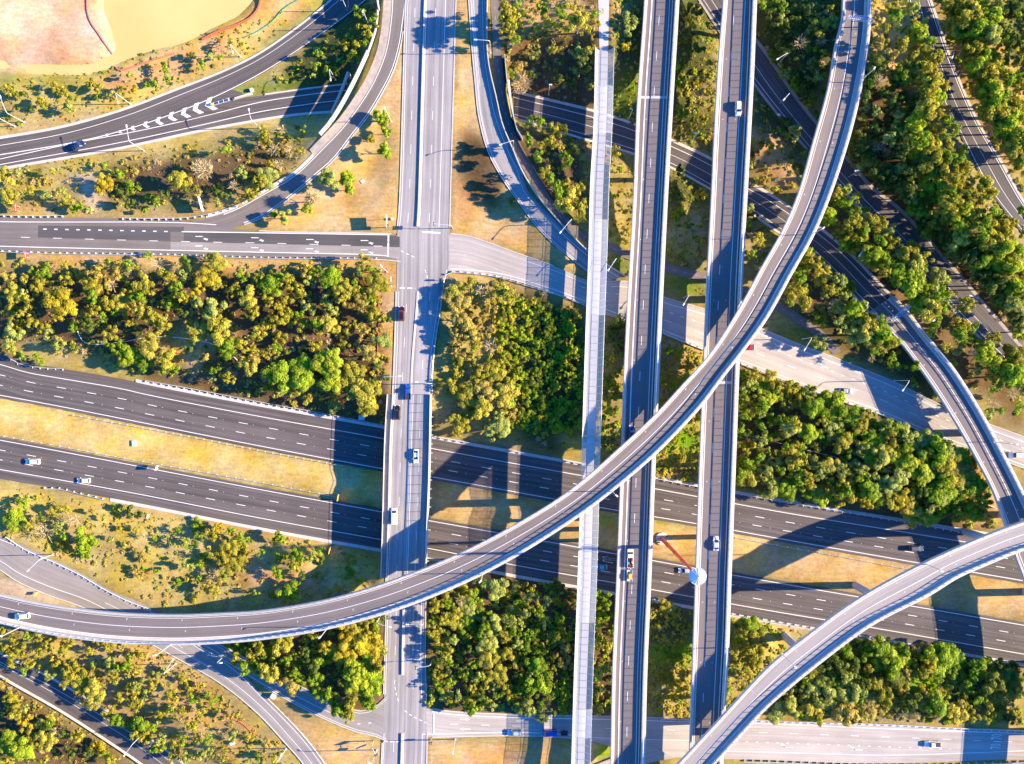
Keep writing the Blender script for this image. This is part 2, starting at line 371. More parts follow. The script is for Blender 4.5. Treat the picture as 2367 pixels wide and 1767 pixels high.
# bridges (outer edges of the deck)
R['a'] = Ribbon([(1491,-60),(1489,0),(1472,245),(1464,449),(1449,712),(1441,880),(1434,1100),(1425,1329),(1415,1562),(1411,1767),(1409,1830)],
                [(1565,-60),(1563,0),(1550,218),(1537,449),(1524,712),(1516,889),(1507,1100),(1499,1317),(1489,1550),(1484,1767),(1482,1830)], 13.5)
R['b'] = Ribbon([(1673,-60),(1671,0),(1660,136),(1649,327),(1644,440),(1634,631),(1626,821),(1614,1125),(1607,1329),(1598,1589),(1592,1767),(1590,1830)],
                [(1745,-60),(1742,0),(1734,191),(1720,449),(1710,631),(1700,880),(1691,1125),(1683,1329),(1678,1480),(1669,1650),(1664,1767),(1662,1830)], 14.0)
R['p'] = Ribbon([(1386,118),(1382,300),(1374,440),(1371,576),(1364,767),(1360,889),(1354,1084),(1346,1329),(1338,1535),(1331,1767),(1329,1830)],
                [(1406,118),(1401,300),(1394,440),(1390,576),(1383,767),(1379,889),(1373,1071),(1366,1329),(1358,1535),(1351,1767),(1349,1830)], ('y', [(118,12.0),(250,12.6),(1000,13.5),(1830,13.0)]))
R['pg'] = Ribbon([(1383,-60),(1383,0),(1384,60),(1386,118)], [(1409,-60),(1408,0),(1407,60),(1406,118)], 12.0)
ZC = ('x', [(-120,8.2),(0,9.0),(300,11.5),(600,14.0),(900,17.5),(1200,20.0),(1450,21.5),(1720,21.5),(1800,20.3),(1880,18.0),(1940,14.5),(1975,12.0),(2010,11.0)])
R['c'] = Ribbon([(-120,1345),(0,1373),(82,1391),(163,1404),(272,1416),(408,1420),(517,1416),(600,1411),(736,1389),(845,1361),(938,1329),(1063,1278),(1200,1207),(1317,1133),(1437,1030),(1513,959),(1577,889),(1636,824),(1709,712),(1761,617),(1808,535),(1846,449),(1884,321),(1917,202),(1936,90),(1947,49),(1950,0),(1952,-60)],
                [(-120,1408),(0,1437),(109,1461),(245,1480),(395,1487),(500,1484),(600,1476),(763,1450),(927,1404),(1063,1350),(1131,1317),(1200,1279),(1342,1188),(1431,1120),(1519,1043),(1622,934),(1668,872),(1712,816),(1767,740),(1800,682),(1821,642),(1876,543),(1914,449),(1958,308),(1985,191),(2001,82),(2006,0),(2009,-60)], ZC)
R['d'] = Ribbon([(1500,1836),(1565,1766),(1663,1660),(1767,1548),(1800,1518),(1849,1480),(1958,1399),(2077,1329),(2230,1256),(2366,1204),(2560,1150)],
                [(1580,1836),(1647,1766),(1700,1708),(1767,1636),(1800,1606),(1876,1543),(2012,1442),(2148,1371),(2208,1333),(2260,1310),(2367,1267),(2560,1215)], ('x', [(1500,20.0),(2000,21.5),(2560,21.0)]))
GROUND = ['mn','ms','nsn','nss','ew','f','g','h','k','j1','j2','je','q','r','s','t','u','v','w','pg']
DECKS = ['nsb','e','a','b','p','c','d']
# ---------------- terrain ----------------
def inpoly(x, y, poly):
    x = np.asarray(x); y = np.asarray(y); c = np.zeros(x.shape, bool); n = len(poly)
    for i in range(n):
        x1, y1 = poly[i]; x2, y2 = poly[(i+1) % n]
        if y1 == y2: continue
        m = ((y1 > y) != (y2 > y)) & (x < (x2-x1)*(y-y1)/(y2-y1)+x1); c ^= m
    return c
def ribdist(X, Y, rb):
    """signed distance to a ribbon's edge and its height there"""
    C = rb.C; T = np.gradient(C[:, :2], axis=0); T /= np.linalg.norm(T, axis=1)[:, None]
    D = np.empty(X.size); Z = np.empty(X.size); xf, yf = X.ravel(), Y.ravel()
    for a in range(0, X.size, 20000):
        xs, ys = xf[a:a+20000, None], yf[a:a+20000, None]
        d2 = (xs-C[None, :, 0])**2+(ys-C[None, :, 1])**2; i = np.argmin(d2, 1)
        vx = xs[:, 0]-C[i, 0]; vy = ys[:, 0]-C[i, 1]
        al = np.abs(vx*T[i, 0]+vy*T[i, 1]); la = np.abs(vx*T[i, 1]-vy*T[i, 0])-rb.hw[i]
        ends = (i == 0) | (i == len(C)-1)
        dd = np.where(ends & (al > 1.6), np.hypot(np.maximum(la, 0), al-1.6), la)
        D[a:a+20000] = dd; Z[a:a+20000] = C[i, 2]
    return D.reshape(X.shape), Z.reshape(X.shape)
CPS = [(100,60,3.2),(300,190,3.0),(60,210,3.2),(560,60,3.0),(430,120,2.6),(1390,20,12.0),(1330,30,11.5),(1300,60,10.5),(1230,20,9),(1440,60,11.5),(1480,30,11),(1430,100,10),(1240,150,3.5),(1330,190,2.5),(1600,80,5),(1580,200,3),
       (1270,330,5.5),(1240,420,7),(1420,400,4.5),(1420,500,6),(1580,450,5),(1580,560,6.5),(1800,60,5),(1860,120,6),(1900,40,8.5),(2000,40,10.5),(2010,150,9),(1960,250,6.0),(2050,260,6),(2150,400,5),(2250,560,6),(2330,700,5),(2180,480,6.5),(2100,330,6.5),(2300,440,5.5),
       (2300,120,7),(2340,300,6),(1860,680,4.5),(1780,560,4),(450,700,7),(200,700,6.6),(700,800,6.8),(120,640,7),(1150,760,7),(1250,800,6.5),(1130,950,5.5),(1300,900,5.5),(1000,960,5.5),(1560,860,5.5),(1800,960,5),(2000,1050,4.5),(2150,1110,4),(1740,900,5.5),
       (500,1280,3.0),(200,1230,3.0),(300,1330,4.0),(700,1320,5.5),(620,1400,6),(800,1380,6.5),(60,1480,4.5),(250,1580,5),(450,1650,5.5),(150,1700,4),(560,1740,6),(700,1520,6),(800,1560,6.8),
       (1150,1500,6),(1250,1420,4.5),(1100,1400,5),(1280,1600,6),(1500,1500,5),(1560,1450,3.5),(1560,1600,5),(1750,1500,4),(1900,1560,4.5),(2100,1600,4),(2300,1560,3),(1900,1660,4.3),(1700,1560,4.5),
       (110,400,3.5),(300,430,4.5),(500,400,5.0),(640,330,4.5),(560,440,6),(200,460,6),(780,120,3.0),(700,190,2.0),(840,60,4.0),(400,1090,0.7),(1700,1290,0.7)]
def core(a, b, st): return np.arange(a, b+st/2, st)
far = [-3500, -2000, -1200, -800, -520, -380, -310, -260, -230]
gx = np.r_[far, core(-212, 212, 1.6), [-v for v in far[::-1]]]; gy = np.r_[far[:-3], [-240, -205], core(-180, 180, 1.6), [205, 240], [-v for v in far[:-3][::-1]]]
GX, GY = np.meshgrid(gx, gy)
POND = [(239,-80),(237,0),(245,40),(262,80),(271,103),(276,122),(240,142),(200,156),(150,150),(60,146),(-80,142),(-80,164),(0,164),(60,167),(130,175),(195,176),(240,160),(300,132),(400,100),(470,70),(520,48),(560,25),(588,-10),(600,-80)]
def wpoly(poly, z): return [tuple(P(x, y, z)[:2]) for x, y in poly]
def heights(X, Y):
    W = np.zeros(X.shape); A = np.zeros(X.shape); dm = np.full(X.shape, 1e9)
    for k in GROUND:
        D, Z = ribdist(X, Y, R[k]); w = 1.0/np.maximum(D-0.9, 0.03)**2.3; w *= 1.0
        W += w; A += w*Z; dm = np.minimum(dm, D)
    for px, py, z in CPS:
        p = P(px, py, z); w = 1.6/np.maximum(np.hypot(X-p.x, Y-p.y), 3.0)**2.3; W += w; A += w*z
    Z = A/W
    n = np.sin(X*0.21+1.3)*np.cos(Y*0.17)+0.6*np.sin(X*0.43+Y*0.37)+0.4*np.cos(X*0.9-Y*0.7)
    Z += 0.12*n*np.clip((dm-2)/6, 0, 1)
    pond = inpoly(X, Y, wpoly(POND, 2.0)); Z = np.where(pond, 1.2, Z)
    if pond.any():
        near = (X < P(640, 0, 2).x) & (Y > P(0, 195, 2).y) & (dm > 2.5)
        for _ in range(3):
            Q = Z.copy(); Q[1:-1, 1:-1] = (Z[1:-1, 1:-1]*2+Z[:-2, 1:-1]+Z[2:, 1:-1]+Z[1:-1, :-2]+Z[1:-1, 2:])/6; Z = np.where(near, Q, Z)
    Z = Z-np.where(dm < -0.6, 0.55, 0.07)
    return Z, dm
GZ, GD = heights(GX, GY)
def ground_z(x, y):
    i = np.clip(np.searchsorted(gx, x)-1, 0, len(gx)-2); j = np.clip(np.searchsorted(gy, y)-1, 0, len(gy)-2)
    u = (x-gx[i])/(gx[i+1]-gx[i]); v = (y-gy[j])/(gy[j+1]-gy[j])
    return (GZ[j, i]*(1-u)+GZ[j, i+1]*u)*(1-v)+(GZ[j+1, i]*(1-u)+GZ[j+1, i+1]*u)*v
def road_d(x, y):
    i = np.clip(np.round(np.interp(x, gx, np.arange(len(gx)))).astype(int), 0, len(gx)-1); j = np.clip(np.round(np.interp(y, gy, np.arange(len(gy)))).astype(int), 0, len(gy)-1)
    return GD[j, i]
def G(px, py, h=0.0):
    """ground point seen at a photo pixel"""
    z = 4.0
    for _ in range(4):
        p = P(px, py, z); z = float(ground_z(p.x, p.y))
    p = P(px, py, z+h); p.z = z; return p
# soil colour by region (sand, clay, dry grass, mulch; dark green growth, also shade put into the colour)
SOIL = {'mulch': (0.12, 0.075, 0.035), 'scrub': (0.38, 0.29, 0.095), 'dry': (0.45, 0.295, 0.125), 'straw': (0.50, 0.36, 0.125), 'clay': (0.46, 0.27, 0.12), 'sand': (0.62, 0.41, 0.25), 'orange': (0.50, 0.30, 0.11),
        'green': (0.13, 0.17, 0.030), 'verge': (0.38, 0.255, 0.10), 'lime': (0.16, 0.28, 0.02), 'darkg_shade': (0.075, 0.080, 0.025), 'gravel': (0.52, 0.40, 0.31), 'pink': (0.56, 0.33, 0.19)}
REG = [('scrub', [(-400,-200),(900,-200),(900,460),(0,460),(-400,460)]),
       ('sand', [(-200,-200),(236,-200),(240,20),(262,80),(278,120),(240,142),(190,158),(-200,150)]), ('pink', [(-50,95),(60,95),(120,110),(170,120),(220,70),(205,20),(215,0),(240,0),(262,80),(278,120),(200,156),(120,150),(-50,145)]),
       ('orange', [(275,160),(420,110),(520,60),(575,10),(600,-50),(720,-50),(690,30),(560,80),(430,130),(300,180)]), ('clay', [(215,185),(420,135),(500,95),(540,110),(420,175),(260,215)]), ('green', [(0,165),(60,175),(200,185),(190,195),(40,190),(0,200)]),
       ('verge', [(0,285),(150,275),(330,235),(470,175),(560,130),(560,145),(400,215),(200,285),(0,325)]), ('green', [(600,100),(760,-20),(770,0),(690,55),(600,112)]),
       ('darkg_shade', [(620,200),(760,30),(880,-20),(870,60),(830,170),(790,220),(640,215)]), ('green', [(480,200),(640,175),(700,190),(620,215),(500,225)]),
       ('mulch', [(250,380),(680,330),(640,400),(520,460),(240,470)]), ('gravel', [(145,410),(205,402),(215,420),(245,470),(215,500),(200,460),(200,430)]), ('verge', [(0,480),(300,490),(440,490),(600,440),(700,350),(720,380),(560,490),(430,510),(0,503)]),
       ('dry', [(935,100),(905,160),(850,260),(780,360),(680,450),(560,520),(600,532),(925,535),(928,440),(940,0)]), ('dry', [(1050,-100),(1090,-100),(1105,250),(1140,380),(1250,540),(1350,630),(1300,620),(1180,580),(1040,545)]),
       ('clay', [(1050,440),(1100,440),(1105,520),(1060,520)]), ('mulch', [(1060,300),(1140,330),(1170,430),(1150,500),(1100,470),(1060,420)]),  # mulch patch here: gum tree shadows put into the soil colour
       ('mulch', [(1150,-100),(1400,-100),(1400,250),(1200,240),(1170,200)]), ('orange', [(1180,-50),(1300,-50),(1390,80),(1370,90),(1200,85)]), ('dry', [(1405,-50),(1480,-50),(1450,110),(1410,125)]),
       ('darkg_shade', [(1410,120),(1490,-20),(1480,300),(1410,290)]), ('green', [(1410,230),(1470,150),(1468,270),(1420,250)]), ('mulch', [(1200,290),(1380,330),(1375,460),(1280,500),(1180,370)]), ('orange', [(1345,340),(1380,340),(1375,450),(1350,440)]),
       ('scrub', [(1400,440),(1460,440),(1450,650),(1400,600)]), ('green', [(1410,560),(1455,600),(1450,640),(1400,640)]), ('darkg_shade', [(1560,-50),(1660,-50),(1650,340),(1545,290)]), ('scrub', [(1600,200),(1655,170),(1650,250),(1610,260)]),
       ('darkg_shade', [(1540,380),(1640,430),(1640,520),(1540,520)]), ('scrub', [(1545,480),(1636,470),(1632,630),(1545,560)]), ('green', [(1535,630),(1630,650),(1625,690),(1535,670)]),
       ('darkg_shade', [(1740,-50),(1950,-50),(1900,200),(1840,420),(1740,430)]), ('clay', [(1735,300),(1830,330),(1850,420),(1760,420)]), ('orange', [(2000,-50),(2090,-50),(2110,130),(2060,200),(2010,140)]), ('mulch', [(1980,200),(2110,200),(2290,560),(2367,760),(2367,860),(1980,440)]),  # first patch: shade beside the curved flyover put into the soil colour
       ('orange', [(2150,-50),(2330,-50),(2367,200),(2367,420),(2330,400),(2230,200)]), ('scrub', [(2300,380),(2400,400),(2400,500),(2340,450)]), ('darkg_shade', [(2300,-50),(2500,-50),(2500,250),(2330,150)]),
       ('mulch', [(1820,560),(1990,560),(2100,780),(2170,900),(2080,880),(1900,780),(1800,700)]), ('darkg_shade', [(1880,740),(2100,790),(2190,950),(2100,890)]), ('mulch', [(1900,440),(2030,520),(2367,900),(2367,1000),(2240,880),(1900,520)]), ('green', [(1800,740),(1900,780),(1930,810),(1830,780)]),
       ('mulch', [(-200,640),(905,640),(905,990),(700,965),(330,880),(-200,790)]), ('orange', [(-200,590),(915,605),(915,640),(600,625),(0,605),(-200,610)]), ('scrub', [(0,780),(120,790),(330,870),(300,880),(150,850),(0,815)]), ('clay', [(870,610),(915,615),(905,890),(885,870),(880,700)]), ('orange', [(350,770),(500,740),(560,780),(450,850),(350,830)]),
       ('scrub', [(1030,650),(1170,650),(1180,850),(1150,960),(1010,940)]), ('verge', [(1035,635),(1180,645),(1300,690),(1440,745),(1440,770),(1180,675),(1030,660)]), ('darkg_shade', [(1170,670),(1350,720),(1350,960),(1160,940)]), ('darkg_shade', [(1180,940),(1345,930),(1340,1060),(1210,1030)]), ('scrub', [(1290,1010),(1345,1000),(1345,1060),(1320,1060)]), ('verge', [(1000,1010),(1180,1020),(1350,1070),(1340,1085),(1000,1030)]),
       ('straw', [(-200,890),(0,925),(600,1045),(1000,1115),(1430,1190),(1430,1270),(1000,1195),(600,1120),(-200,990)]), ('dry', [(980,1110),(1440,1190),(1700,1235),(2130,1310),(2400,1360),(2400,1440),(1700,1322),(1440,1280),(980,1195)]),
       ('green', [(1510,1200),(1600,1215),(1600,1228),(1510,1215)]), ('lime', [(1370,1190),(1430,1195),(1430,1215),(1380,1215)]),
       ('scrub', [(1530,760),(1640,800),(1640,1130),(1520,1110)]), ('clay', [(1535,780),(1630,830),(1620,930),(1530,900)]), ('lime', [(1535,980),(1620,980),(1618,1060),(1530,1060)]), ('darkg_shade', [(1520,1065),(1618,1075),(1615,1110),(1515,1090)]), ('lime', [(1700,985),(1780,990),(1780,1040),(1700,1040)]),
       ('mulch', [(1700,840),(1960,940),(2260,1050),(2330,1230),(2230,1245),(1700,1120)]), ('clay', [(2240,1060),(2290,1080),(2330,1200),(2290,1170)]), ('orange', [(2220,1190),(2320,1190),(2320,1215),(2240,1215)]),
       ('scrub', [(-200,1110),(0,1130),(600,1225),(860,1275),(900,1400),(600,1420),(400,1415),(200,1330),(0,1235),(-200,1200)]), ('verge', [(300,1155),(600,1215),(880,1270),(880,1290),(600,1250),(300,1180)]), ('clay', [(560,1290),(780,1330),(850,1400),(700,1400),(560,1350)]), ('gravel', [(0,1330),(100,1375),(190,1405),(150,1402),(0,1375)]),
       ('verge', [(-200,1430),(0,1450),(250,1490),(400,1490),(520,1600),(700,1780),(560,1830),(400,1767),(200,1610),(0,1500)]), ('scrub', [(-200,1450),(0,1460),(250,1510),(200,1600),(0,1500)]), ('mulch', [(-200,1560),(0,1575),(320,1780),(-200,1800)]), ('scrub', [(600,1650),(640,1700),(700,1780),(560,1780),(580,1690)]),
       ('mulch', [(500,1490),(900,1400),(890,1620),(830,1650),(650,1570)]), ('dry', [(600,1590),(740,1660),(880,1710),(890,1830),(780,1830),(690,1690)]),
       ('mulch', [(985,1360),(1150,1320),(1440,1370),(1420,1650),(990,1640)]), ('dry', [(985,1705),(1420,1710),(1380,1830),(985,1830)]), ('clay', [(1030,1720),(1250,1715),(1240,1800),(1020,1800)]), ('lime', [(1370,1720),(1420,1715),(1400,1760),(1370,1750)]),
       ('darkg_shade', [(1500,1385),(1620,1410),(1600,1500),(1500,1500)]), ('lime', [(1500,1485),(1610,1480),(1605,1530),(1495,1530)]), ('scrub', [(1490,1545),(1605,1540),(1600,1660),(1490,1650)]), ('verge', [(1490,1640),(1770,1650),(2367,1675),(2367,1692),(1490,1664)]),
       ('scrub', [(1680,1430),(1840,1440),(1780,1560),(1680,1640)]), ('darkg_shade', [(1780,1560),(2000,1440),(2367,1530),(2367,1660),(1780,1660)]), ('lime', [(1970,1560),(2150,1570),(2200,1610),(2050,1600)]), ('scrub', [(2280,1590),(2367,1600),(2367,1680),(2300,1670)]), ('gravel', [(1690,1400),(2367,1505),(2367,1540),(1690,1425)])]
def colour_field():
    base = np.array((0.27, 0.21, 0.075)); Cc = np.tile(base, (GX.size, 1)).reshape(*GX.shape, 3)
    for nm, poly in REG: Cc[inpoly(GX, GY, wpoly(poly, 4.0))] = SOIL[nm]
    for _ in range(3):
        Q = Cc.copy(); Q[1:-1, 1:-1] = (Cc[1:-1, 1:-1]*2+Cc[:-2, 1:-1]+Cc[2:, 1:-1]+Cc[1:-1, :-2]+Cc[1:-1, 2:])/6; Cc = Q
    return Cc
SOILC = colour_field()
def build_ground():
    ny, nx = GX.shape
    v = np.stack([GX, GY, GZ], -1).reshape(-1, 3).astype(np.float32)
    idx = np.arange(ny*nx).reshape(ny, nx); f = np.stack([idx[:-1, :-1], idx[:-1, 1:], idx[1:, 1:], idx[1:, :-1]], -1).reshape(-1, 4)
    me = bpy.data.meshes.new('ground'); me.vertices.add(len(v)); me.vertices.foreach_set('co', v.ravel())
    me.loops.add(f.size); me.loops.foreach_set('vertex_index', f.ravel().astype(np.int32))
    me.polygons.add(len(f)); me.polygons.foreach_set('loop_start', np.arange(0, f.size, 4, dtype=np.int32)); me.polygons.foreach_set('loop_total', np.full(len(f), 4, dtype=np.int32))
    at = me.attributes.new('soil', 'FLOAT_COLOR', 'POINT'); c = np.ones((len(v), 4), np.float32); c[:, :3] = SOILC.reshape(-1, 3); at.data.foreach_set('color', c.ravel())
    me.update(); me.validate(); me.shade_smooth()
    m, nt, b = new_mat('soil_and_dry_grass')
    a = N(nt, 'ShaderNodeAttribute', attribute_name='soil'); tc = N(nt, 'ShaderNodeTexCoord')
    # warp the lookup is not possible for attributes: break edges up with several noises instead
    def noise(sc, det, rough=0.6, st=(1, 1, 1)):
        mp = N(nt, 'ShaderNodeMapping'); mp.inputs['Scale'].default_value = st; nt.links.new(tc.outputs['Object'], mp.inputs[0])
        n = N(nt, 'ShaderNodeTexNoise', Scale=sc, Detail=det, Roughness=rough); nt.links.new(mp.outputs[0], n.inputs['Vector']); return n
    def mr(src, lo, hi, f0, f1):
        r = N(nt, 'ShaderNodeMapRange'); r.inputs['From Min'].default_value = f0; r.inputs['From Max'].default_value = f1; r.inputs['To Min'].default_value = lo; r.inputs['To Max'].default_value = hi
        nt.links.new(src, r.inputs['Value']); return r.outputs[0]
    def mul(x, y):
        q = N(nt, 'ShaderNodeMath', operation='MULTIPLY'); nt.links.new(x, q.inputs[0]); nt.links.new(y, q.inputs[1]); return q.outputs[0]
    k = mul(mul(mr(noise(0.07, 6).outputs['Fac'], 0.76, 1.22, 0.3, 0.7), mr(noise(0.9, 5, 0.75).outputs['Fac'], 0.76, 1.2, 0.28, 0.72)), mr(noise(0.3, 3, 0.6, (1, 3.5, 1)).outputs['Fac'], 0.85, 1.15, 0.3, 0.7))
    sc = N(nt, 'ShaderNodeVectorMath', operation='SCALE'); nt.links.new(a.outputs['Color'], sc.inputs[0]); nt.links.new(k, sc.inputs['Scale'])
    # patches of greener and redder growth
    hs = N(nt, 'ShaderNodeHueSaturation'); nt.links.new(sc.outputs[0], hs.inputs['Color'])
    nt.links.new(mr(noise(0.16, 5, 0.7).outputs['Fac'], 0.484, 0.514, 0.3, 0.7), hs.inputs['Hue']); nt.links.new(mr(noise(0.11, 4).outputs['Fac'], 0.85, 1.2, 0.3, 0.7), hs.inputs['Saturation'])
    nt.links.new(hs.outputs[0], b.inputs['Base Color']); b.inputs['Roughness'].default_value = 0.95; b.inputs['Specular IOR Level'].default_value = 0.1
    bp = N(nt, 'ShaderNodeBump', Strength=0.5, Distance=0.22); nt.links.new(noise(1.3, 6, 0.7).outputs['Fac'], bp.inputs['Height']); nt.links.new(bp.outputs[0], b.inputs['Normal'])
    me.materials.append(m); o = bpy.data.objects.new('ground', me); COL.objects.link(o); tag(o, kind='structure')
build_ground()
# pond
m, nt, b = new_mat('muddy_water'); no = N(nt, 'ShaderNodeTexNoise', Scale=0.05, Detail=3.0)
tc = N(nt, 'ShaderNodeTexCoord'); nt.links.new(tc.outputs['Object'], no.inputs['Vector'])
cr = N(nt, 'ShaderNodeValToRGB'); cr.color_ramp.elements[0].color = (0.55, 0.40, 0.14, 1); cr.color_ramp.elements[1].color = (0.60, 0.45, 0.17, 1); cr.color_ramp.elements[0].position = 0.35; cr.color_ramp.elements[1].position = 0.65
nt.links.new(no.outputs['Fac'], cr.inputs[0]); nt.links.new(cr.outputs[0], b.inputs['Base Color']); b.inputs['Roughness'].default_value = 0.12
n2 = N(nt, 'ShaderNodeTexNoise', Scale=1.2, Detail=3.0); bp = N(nt, 'ShaderNodeBump', Strength=0.08, Distance=0.05); nt.links.new(n2.outputs['Fac'], bp.inputs['Height']); nt.links.new(bp.outputs[0], b.inputs['Normal'])
mb = MB(); c = P(240, -20, 2.25); pm = inpoly(GX, GY, wpoly(POND, 2.25))
for _ in range(3):
    q = pm.copy(); q[1:] |= pm[:-1]; q[:-1] |= pm[1:]; q[:, 1:] |= pm[:, :-1]; q[:, :-1] |= pm[:, 1:]; pm = q
for j_, i_ in zip(*np.nonzero(pm[:-1, :-1])): mb.quad((gx[i_], gy[j_], 2.25), (gx[i_+1], gy[j_], 2.25), (gx[i_+1], gy[j_+1], 2.25), (gx[i_], gy[j_+1], 2.25))
tag(mb.build('pond_water', m), kind='structure')
# ---------------- ground roads with kerbs and markings ----------------
DZ = {'mn':0,'ms':0,'nsn':.012,'nss':.012,'ew':.006,'f':.0,'g':.004,'h':-.004,'k':-.012,'j1':0,'j2':-.006,'je':0,'q':0,'r':0,'s':0,'t':-.006,'u':0,'v':.006,'w':-.004,'pg':0}
def dzof(k): return DZ[k]
def road(k, name, mat):
    o = R[k].surface(name, mat, 0.45, dz=dzof(k)); tag(o, kind='structure'); return o
def kid(mb, name, mat, par):
    if mb.f: return mb.build(name, mat, par, world='base' in par)
KERB = [(0.0, -0.3), (0.0, 0.13), (0.28, 0.13), (0.28, -0.3)]
def gutter(mb, rb, side, w, a=0, b=None, h=0.04): rb.strip(mb, side, [(0.0, -0.3), (0.0, h), (w, h+0.03), (w, -0.3)], a, b)
# motorway
for k, nm in (('mn', 'motorway_northern_carriageway'), ('ms', 'motorway_southern_carriageway')):
    rb = R[k]; o = road(k, nm, M['mway']); mb = MB()
    up, lo = (3.35, 1.0) if k == 'mn' else (1.0, 3.1)
    rb.mark(mb, off=up, side='L', width=0.2); rb.mark(mb, off=lo, side='R', width=0.2)
    for fr in (1/3, 2/3):
        # lane lines between the two edge lines
        a0 = 6.0 if fr < .5 else 5.0
        x = a0
        while x < rb.s[-1]-3:
            pr = None
            for q in (0, 1):
                sm = x+q*3.1; A = rb.at(sm, off=up, side='L', dz=.03); B = rb.at(sm, off=lo, side='R', dz=.03); p = A+(B-A)*fr; l = rb.latat(sm)*0.09; cur = (p-l, p+l)
                if pr: mb.quad(pr[0], pr[1], cur[1], cur[0])
                pr = cur
            x += 10.35
    kid(mb, 'road_marking', M['line'], o)
    mb = MB()
    x = 11.0
    while x < rb.s[-1]-3:      # raised reflective studs between the dashes
        for fr in (1/3, 2/3):
            A = rb.at(x, off=up, side='L', dz=.045); B = rb.at(x, off=lo, side='R', dz=.045); p = A+(B-A)*fr; mb.box(p, (0.15, 0.15, 0.05))
        x += 10.35
    kid(mb, 'reflective_studs', M['white'], o)['kind'] = 'stuff'
    mb = MB()
    gs = ('L', rb.nearest(331, 888), rb.nearest(2400, 1250)) if k == 'mn' else ('R', rb.nearest(240, 1160), rb.nearest(2450, 1540))
    gutter(mb, rb, gs[0], 1.1, gs[1], gs[2]); kid(mb, 'concrete_gutter', M['conc'], o)
# north-south road
for k, nm in (('nsn', 'main_road_north'), ('nss', 'main_road_south')):
    rb = R[k]; o = road(k, nm, M['ns']); mb = MB()
    if k == 'nsn':
        e = rb.nearest(985, 520)
        i2 = rb.nearest(970, 668)
        mb2 = MB()
        for a, b in ((0, e), (i2, None)):
            rb.strip(mb2, 'L', KERB, a, b); rb.strip(mb2, 'R', KERB, a, b)
        kid(mb2, 'kerb', M['conc'], o)
        med = MB()
        def medstrip(a, b, f0=0.385):
            n = int((b-a)/3); path = [rb.at(a+(b-a)*i/n, t=f0) for i in range(n+1)]; lat = [rb.latat(a+(b-a)*i/n) for i in range(n+1)]
            med.extrude(path, lat, [(-0.35, -0.1), (-0.3, 0.55), (0.1, 0.55), (0.15, -0.1)])
        medstrip(0, e)
        path = [rb.at(i2+(rb.s[-1]-i2)*i/12, t=0.47) for i in range(13)]; lat = [rb.latat(i2+(rb.s[-1]-i2)*i/12) for i in range(13)]
        med.extrude(path, lat, [(-0.3, -0.1), (-0.3, 0.16), (0.3, 0.16), (0.3, -0.1)])
        kid(med, 'median_kerb', M['conc'], o)
        rb.mark(mb, off=0.6, side='L', b=e, width=.15); rb.mark(mb, t=0.185, b=e, dash=(3, 8.2), width=.13); rb.mark(mb, t=0.375, b=e, width=.12)
        rb.mark(mb, t=0.415, b=e, width=.22); rb.mark(mb, t=0.605, b=e, dash=(3, 8.2), width=.13); rb.mark(mb, t=0.80, b=e, width=.18)
        markpx(mb, [(976,536.5),(1018,539)], ZN, .45)
        rb.mark(mb, off=0.8, side='L', a=rb.nearest(912, 660), width=.15); rb.mark(mb, t=0.235, a=i2+4, dash=(3, 8.2), width=.13); rb.mark(mb, t=0.455, a=i2, width=.12); rb.mark(mb, t=0.49, a=i2, width=.14); rb.mark(mb, t=0.74, a=i2, dash=(3, 8.2), width=.13); rb.mark(mb, off=.8, side='R', a=i2+2, width=.14)
        markpx(mb, [(927,580),(940,587),(960,596)], ZN, .22, (1.0, .9)); markpx(mb, [(982,624),(986,634),(989,650)], ZN, .2, (1.0, .9))
        markpx(mb, [(924,666),(960,667)], ZN, .4, (1.6, .9))
    else:
        mb2 = MB()
        rb.strip(mb2, 'L', KERB, 0, rb.nearest(889, 1600)); rb.strip(mb2, 'R', KERB, 0, rb.nearest(985, 1632)); rb.strip(mb2, 'L', KERB, rb.nearest(889, 1718)); rb.strip(mb2, 'R', KERB, rb.nearest(985, 1702))
        kid(mb2, 'kerb', M['conc'], o); med = MB()
        for a, b in ((0, rb.nearest(931, 1564)), (rb.nearest(927, 1696), rb.s[-1])):
            n = int((b-a)/3)+1; path = [rb.at(a+(b-a)*i/n, t=.445) for i in range(n+1)]; lat = [rb.latat(a+(b-a)*i/n) for i in range(n+1)]
            med.extrude(path, lat, [(-0.3, -0.1), (-0.3, 0.5), (0.15, 0.5), (0.15, -0.1)])
        kid(med, 'median_kerb', M['conc'], o)
        rb.mark(mb, off=0.5, side='L', width=.15, b=rb.nearest(889,1600)); rb.mark(mb, t=.255, dash=(3, 8.2), width=.13, b=rb.nearest(930, 1590)); rb.mark(mb, t=.47, width=.2, b=rb.nearest(931, 1564)); rb.mark(mb, t=.70, dash=(3, 8.2), width=.13, b=rb.nearest(930, 1600)); rb.mark(mb, t=.90, width=.16, b=rb.nearest(973, 1632))
        markpx(mb, [(931,1524),(976,1525)], ZN, .35)
        markpx(mb, [(911,1575),(914,1595),(922,1626)], ZN, .2, (1.0, .9)); markpx(mb, [(935,1643),(955,1657),(985,1671)], ZN, .22, (1.0, .9))
        a = rb.nearest(927, 1716); markpx(mb, [(886,1714),(922,1715)], ZN, .4, (1.6, .5)); rb.mark(mb, t=.255, a=a, dash=(3, 8.2), width=.15); rb.mark(mb, t=.48, a=rb.nearest(927,1698), width=.25); rb.mark(mb, t=.90, a=rb.nearest(973,1695), width=.16); rb.mark(mb, off=.4, side='L', a=rb.nearest(885,1687), width=.16)
    kid(mb, 'road_marking', M['line'], o)
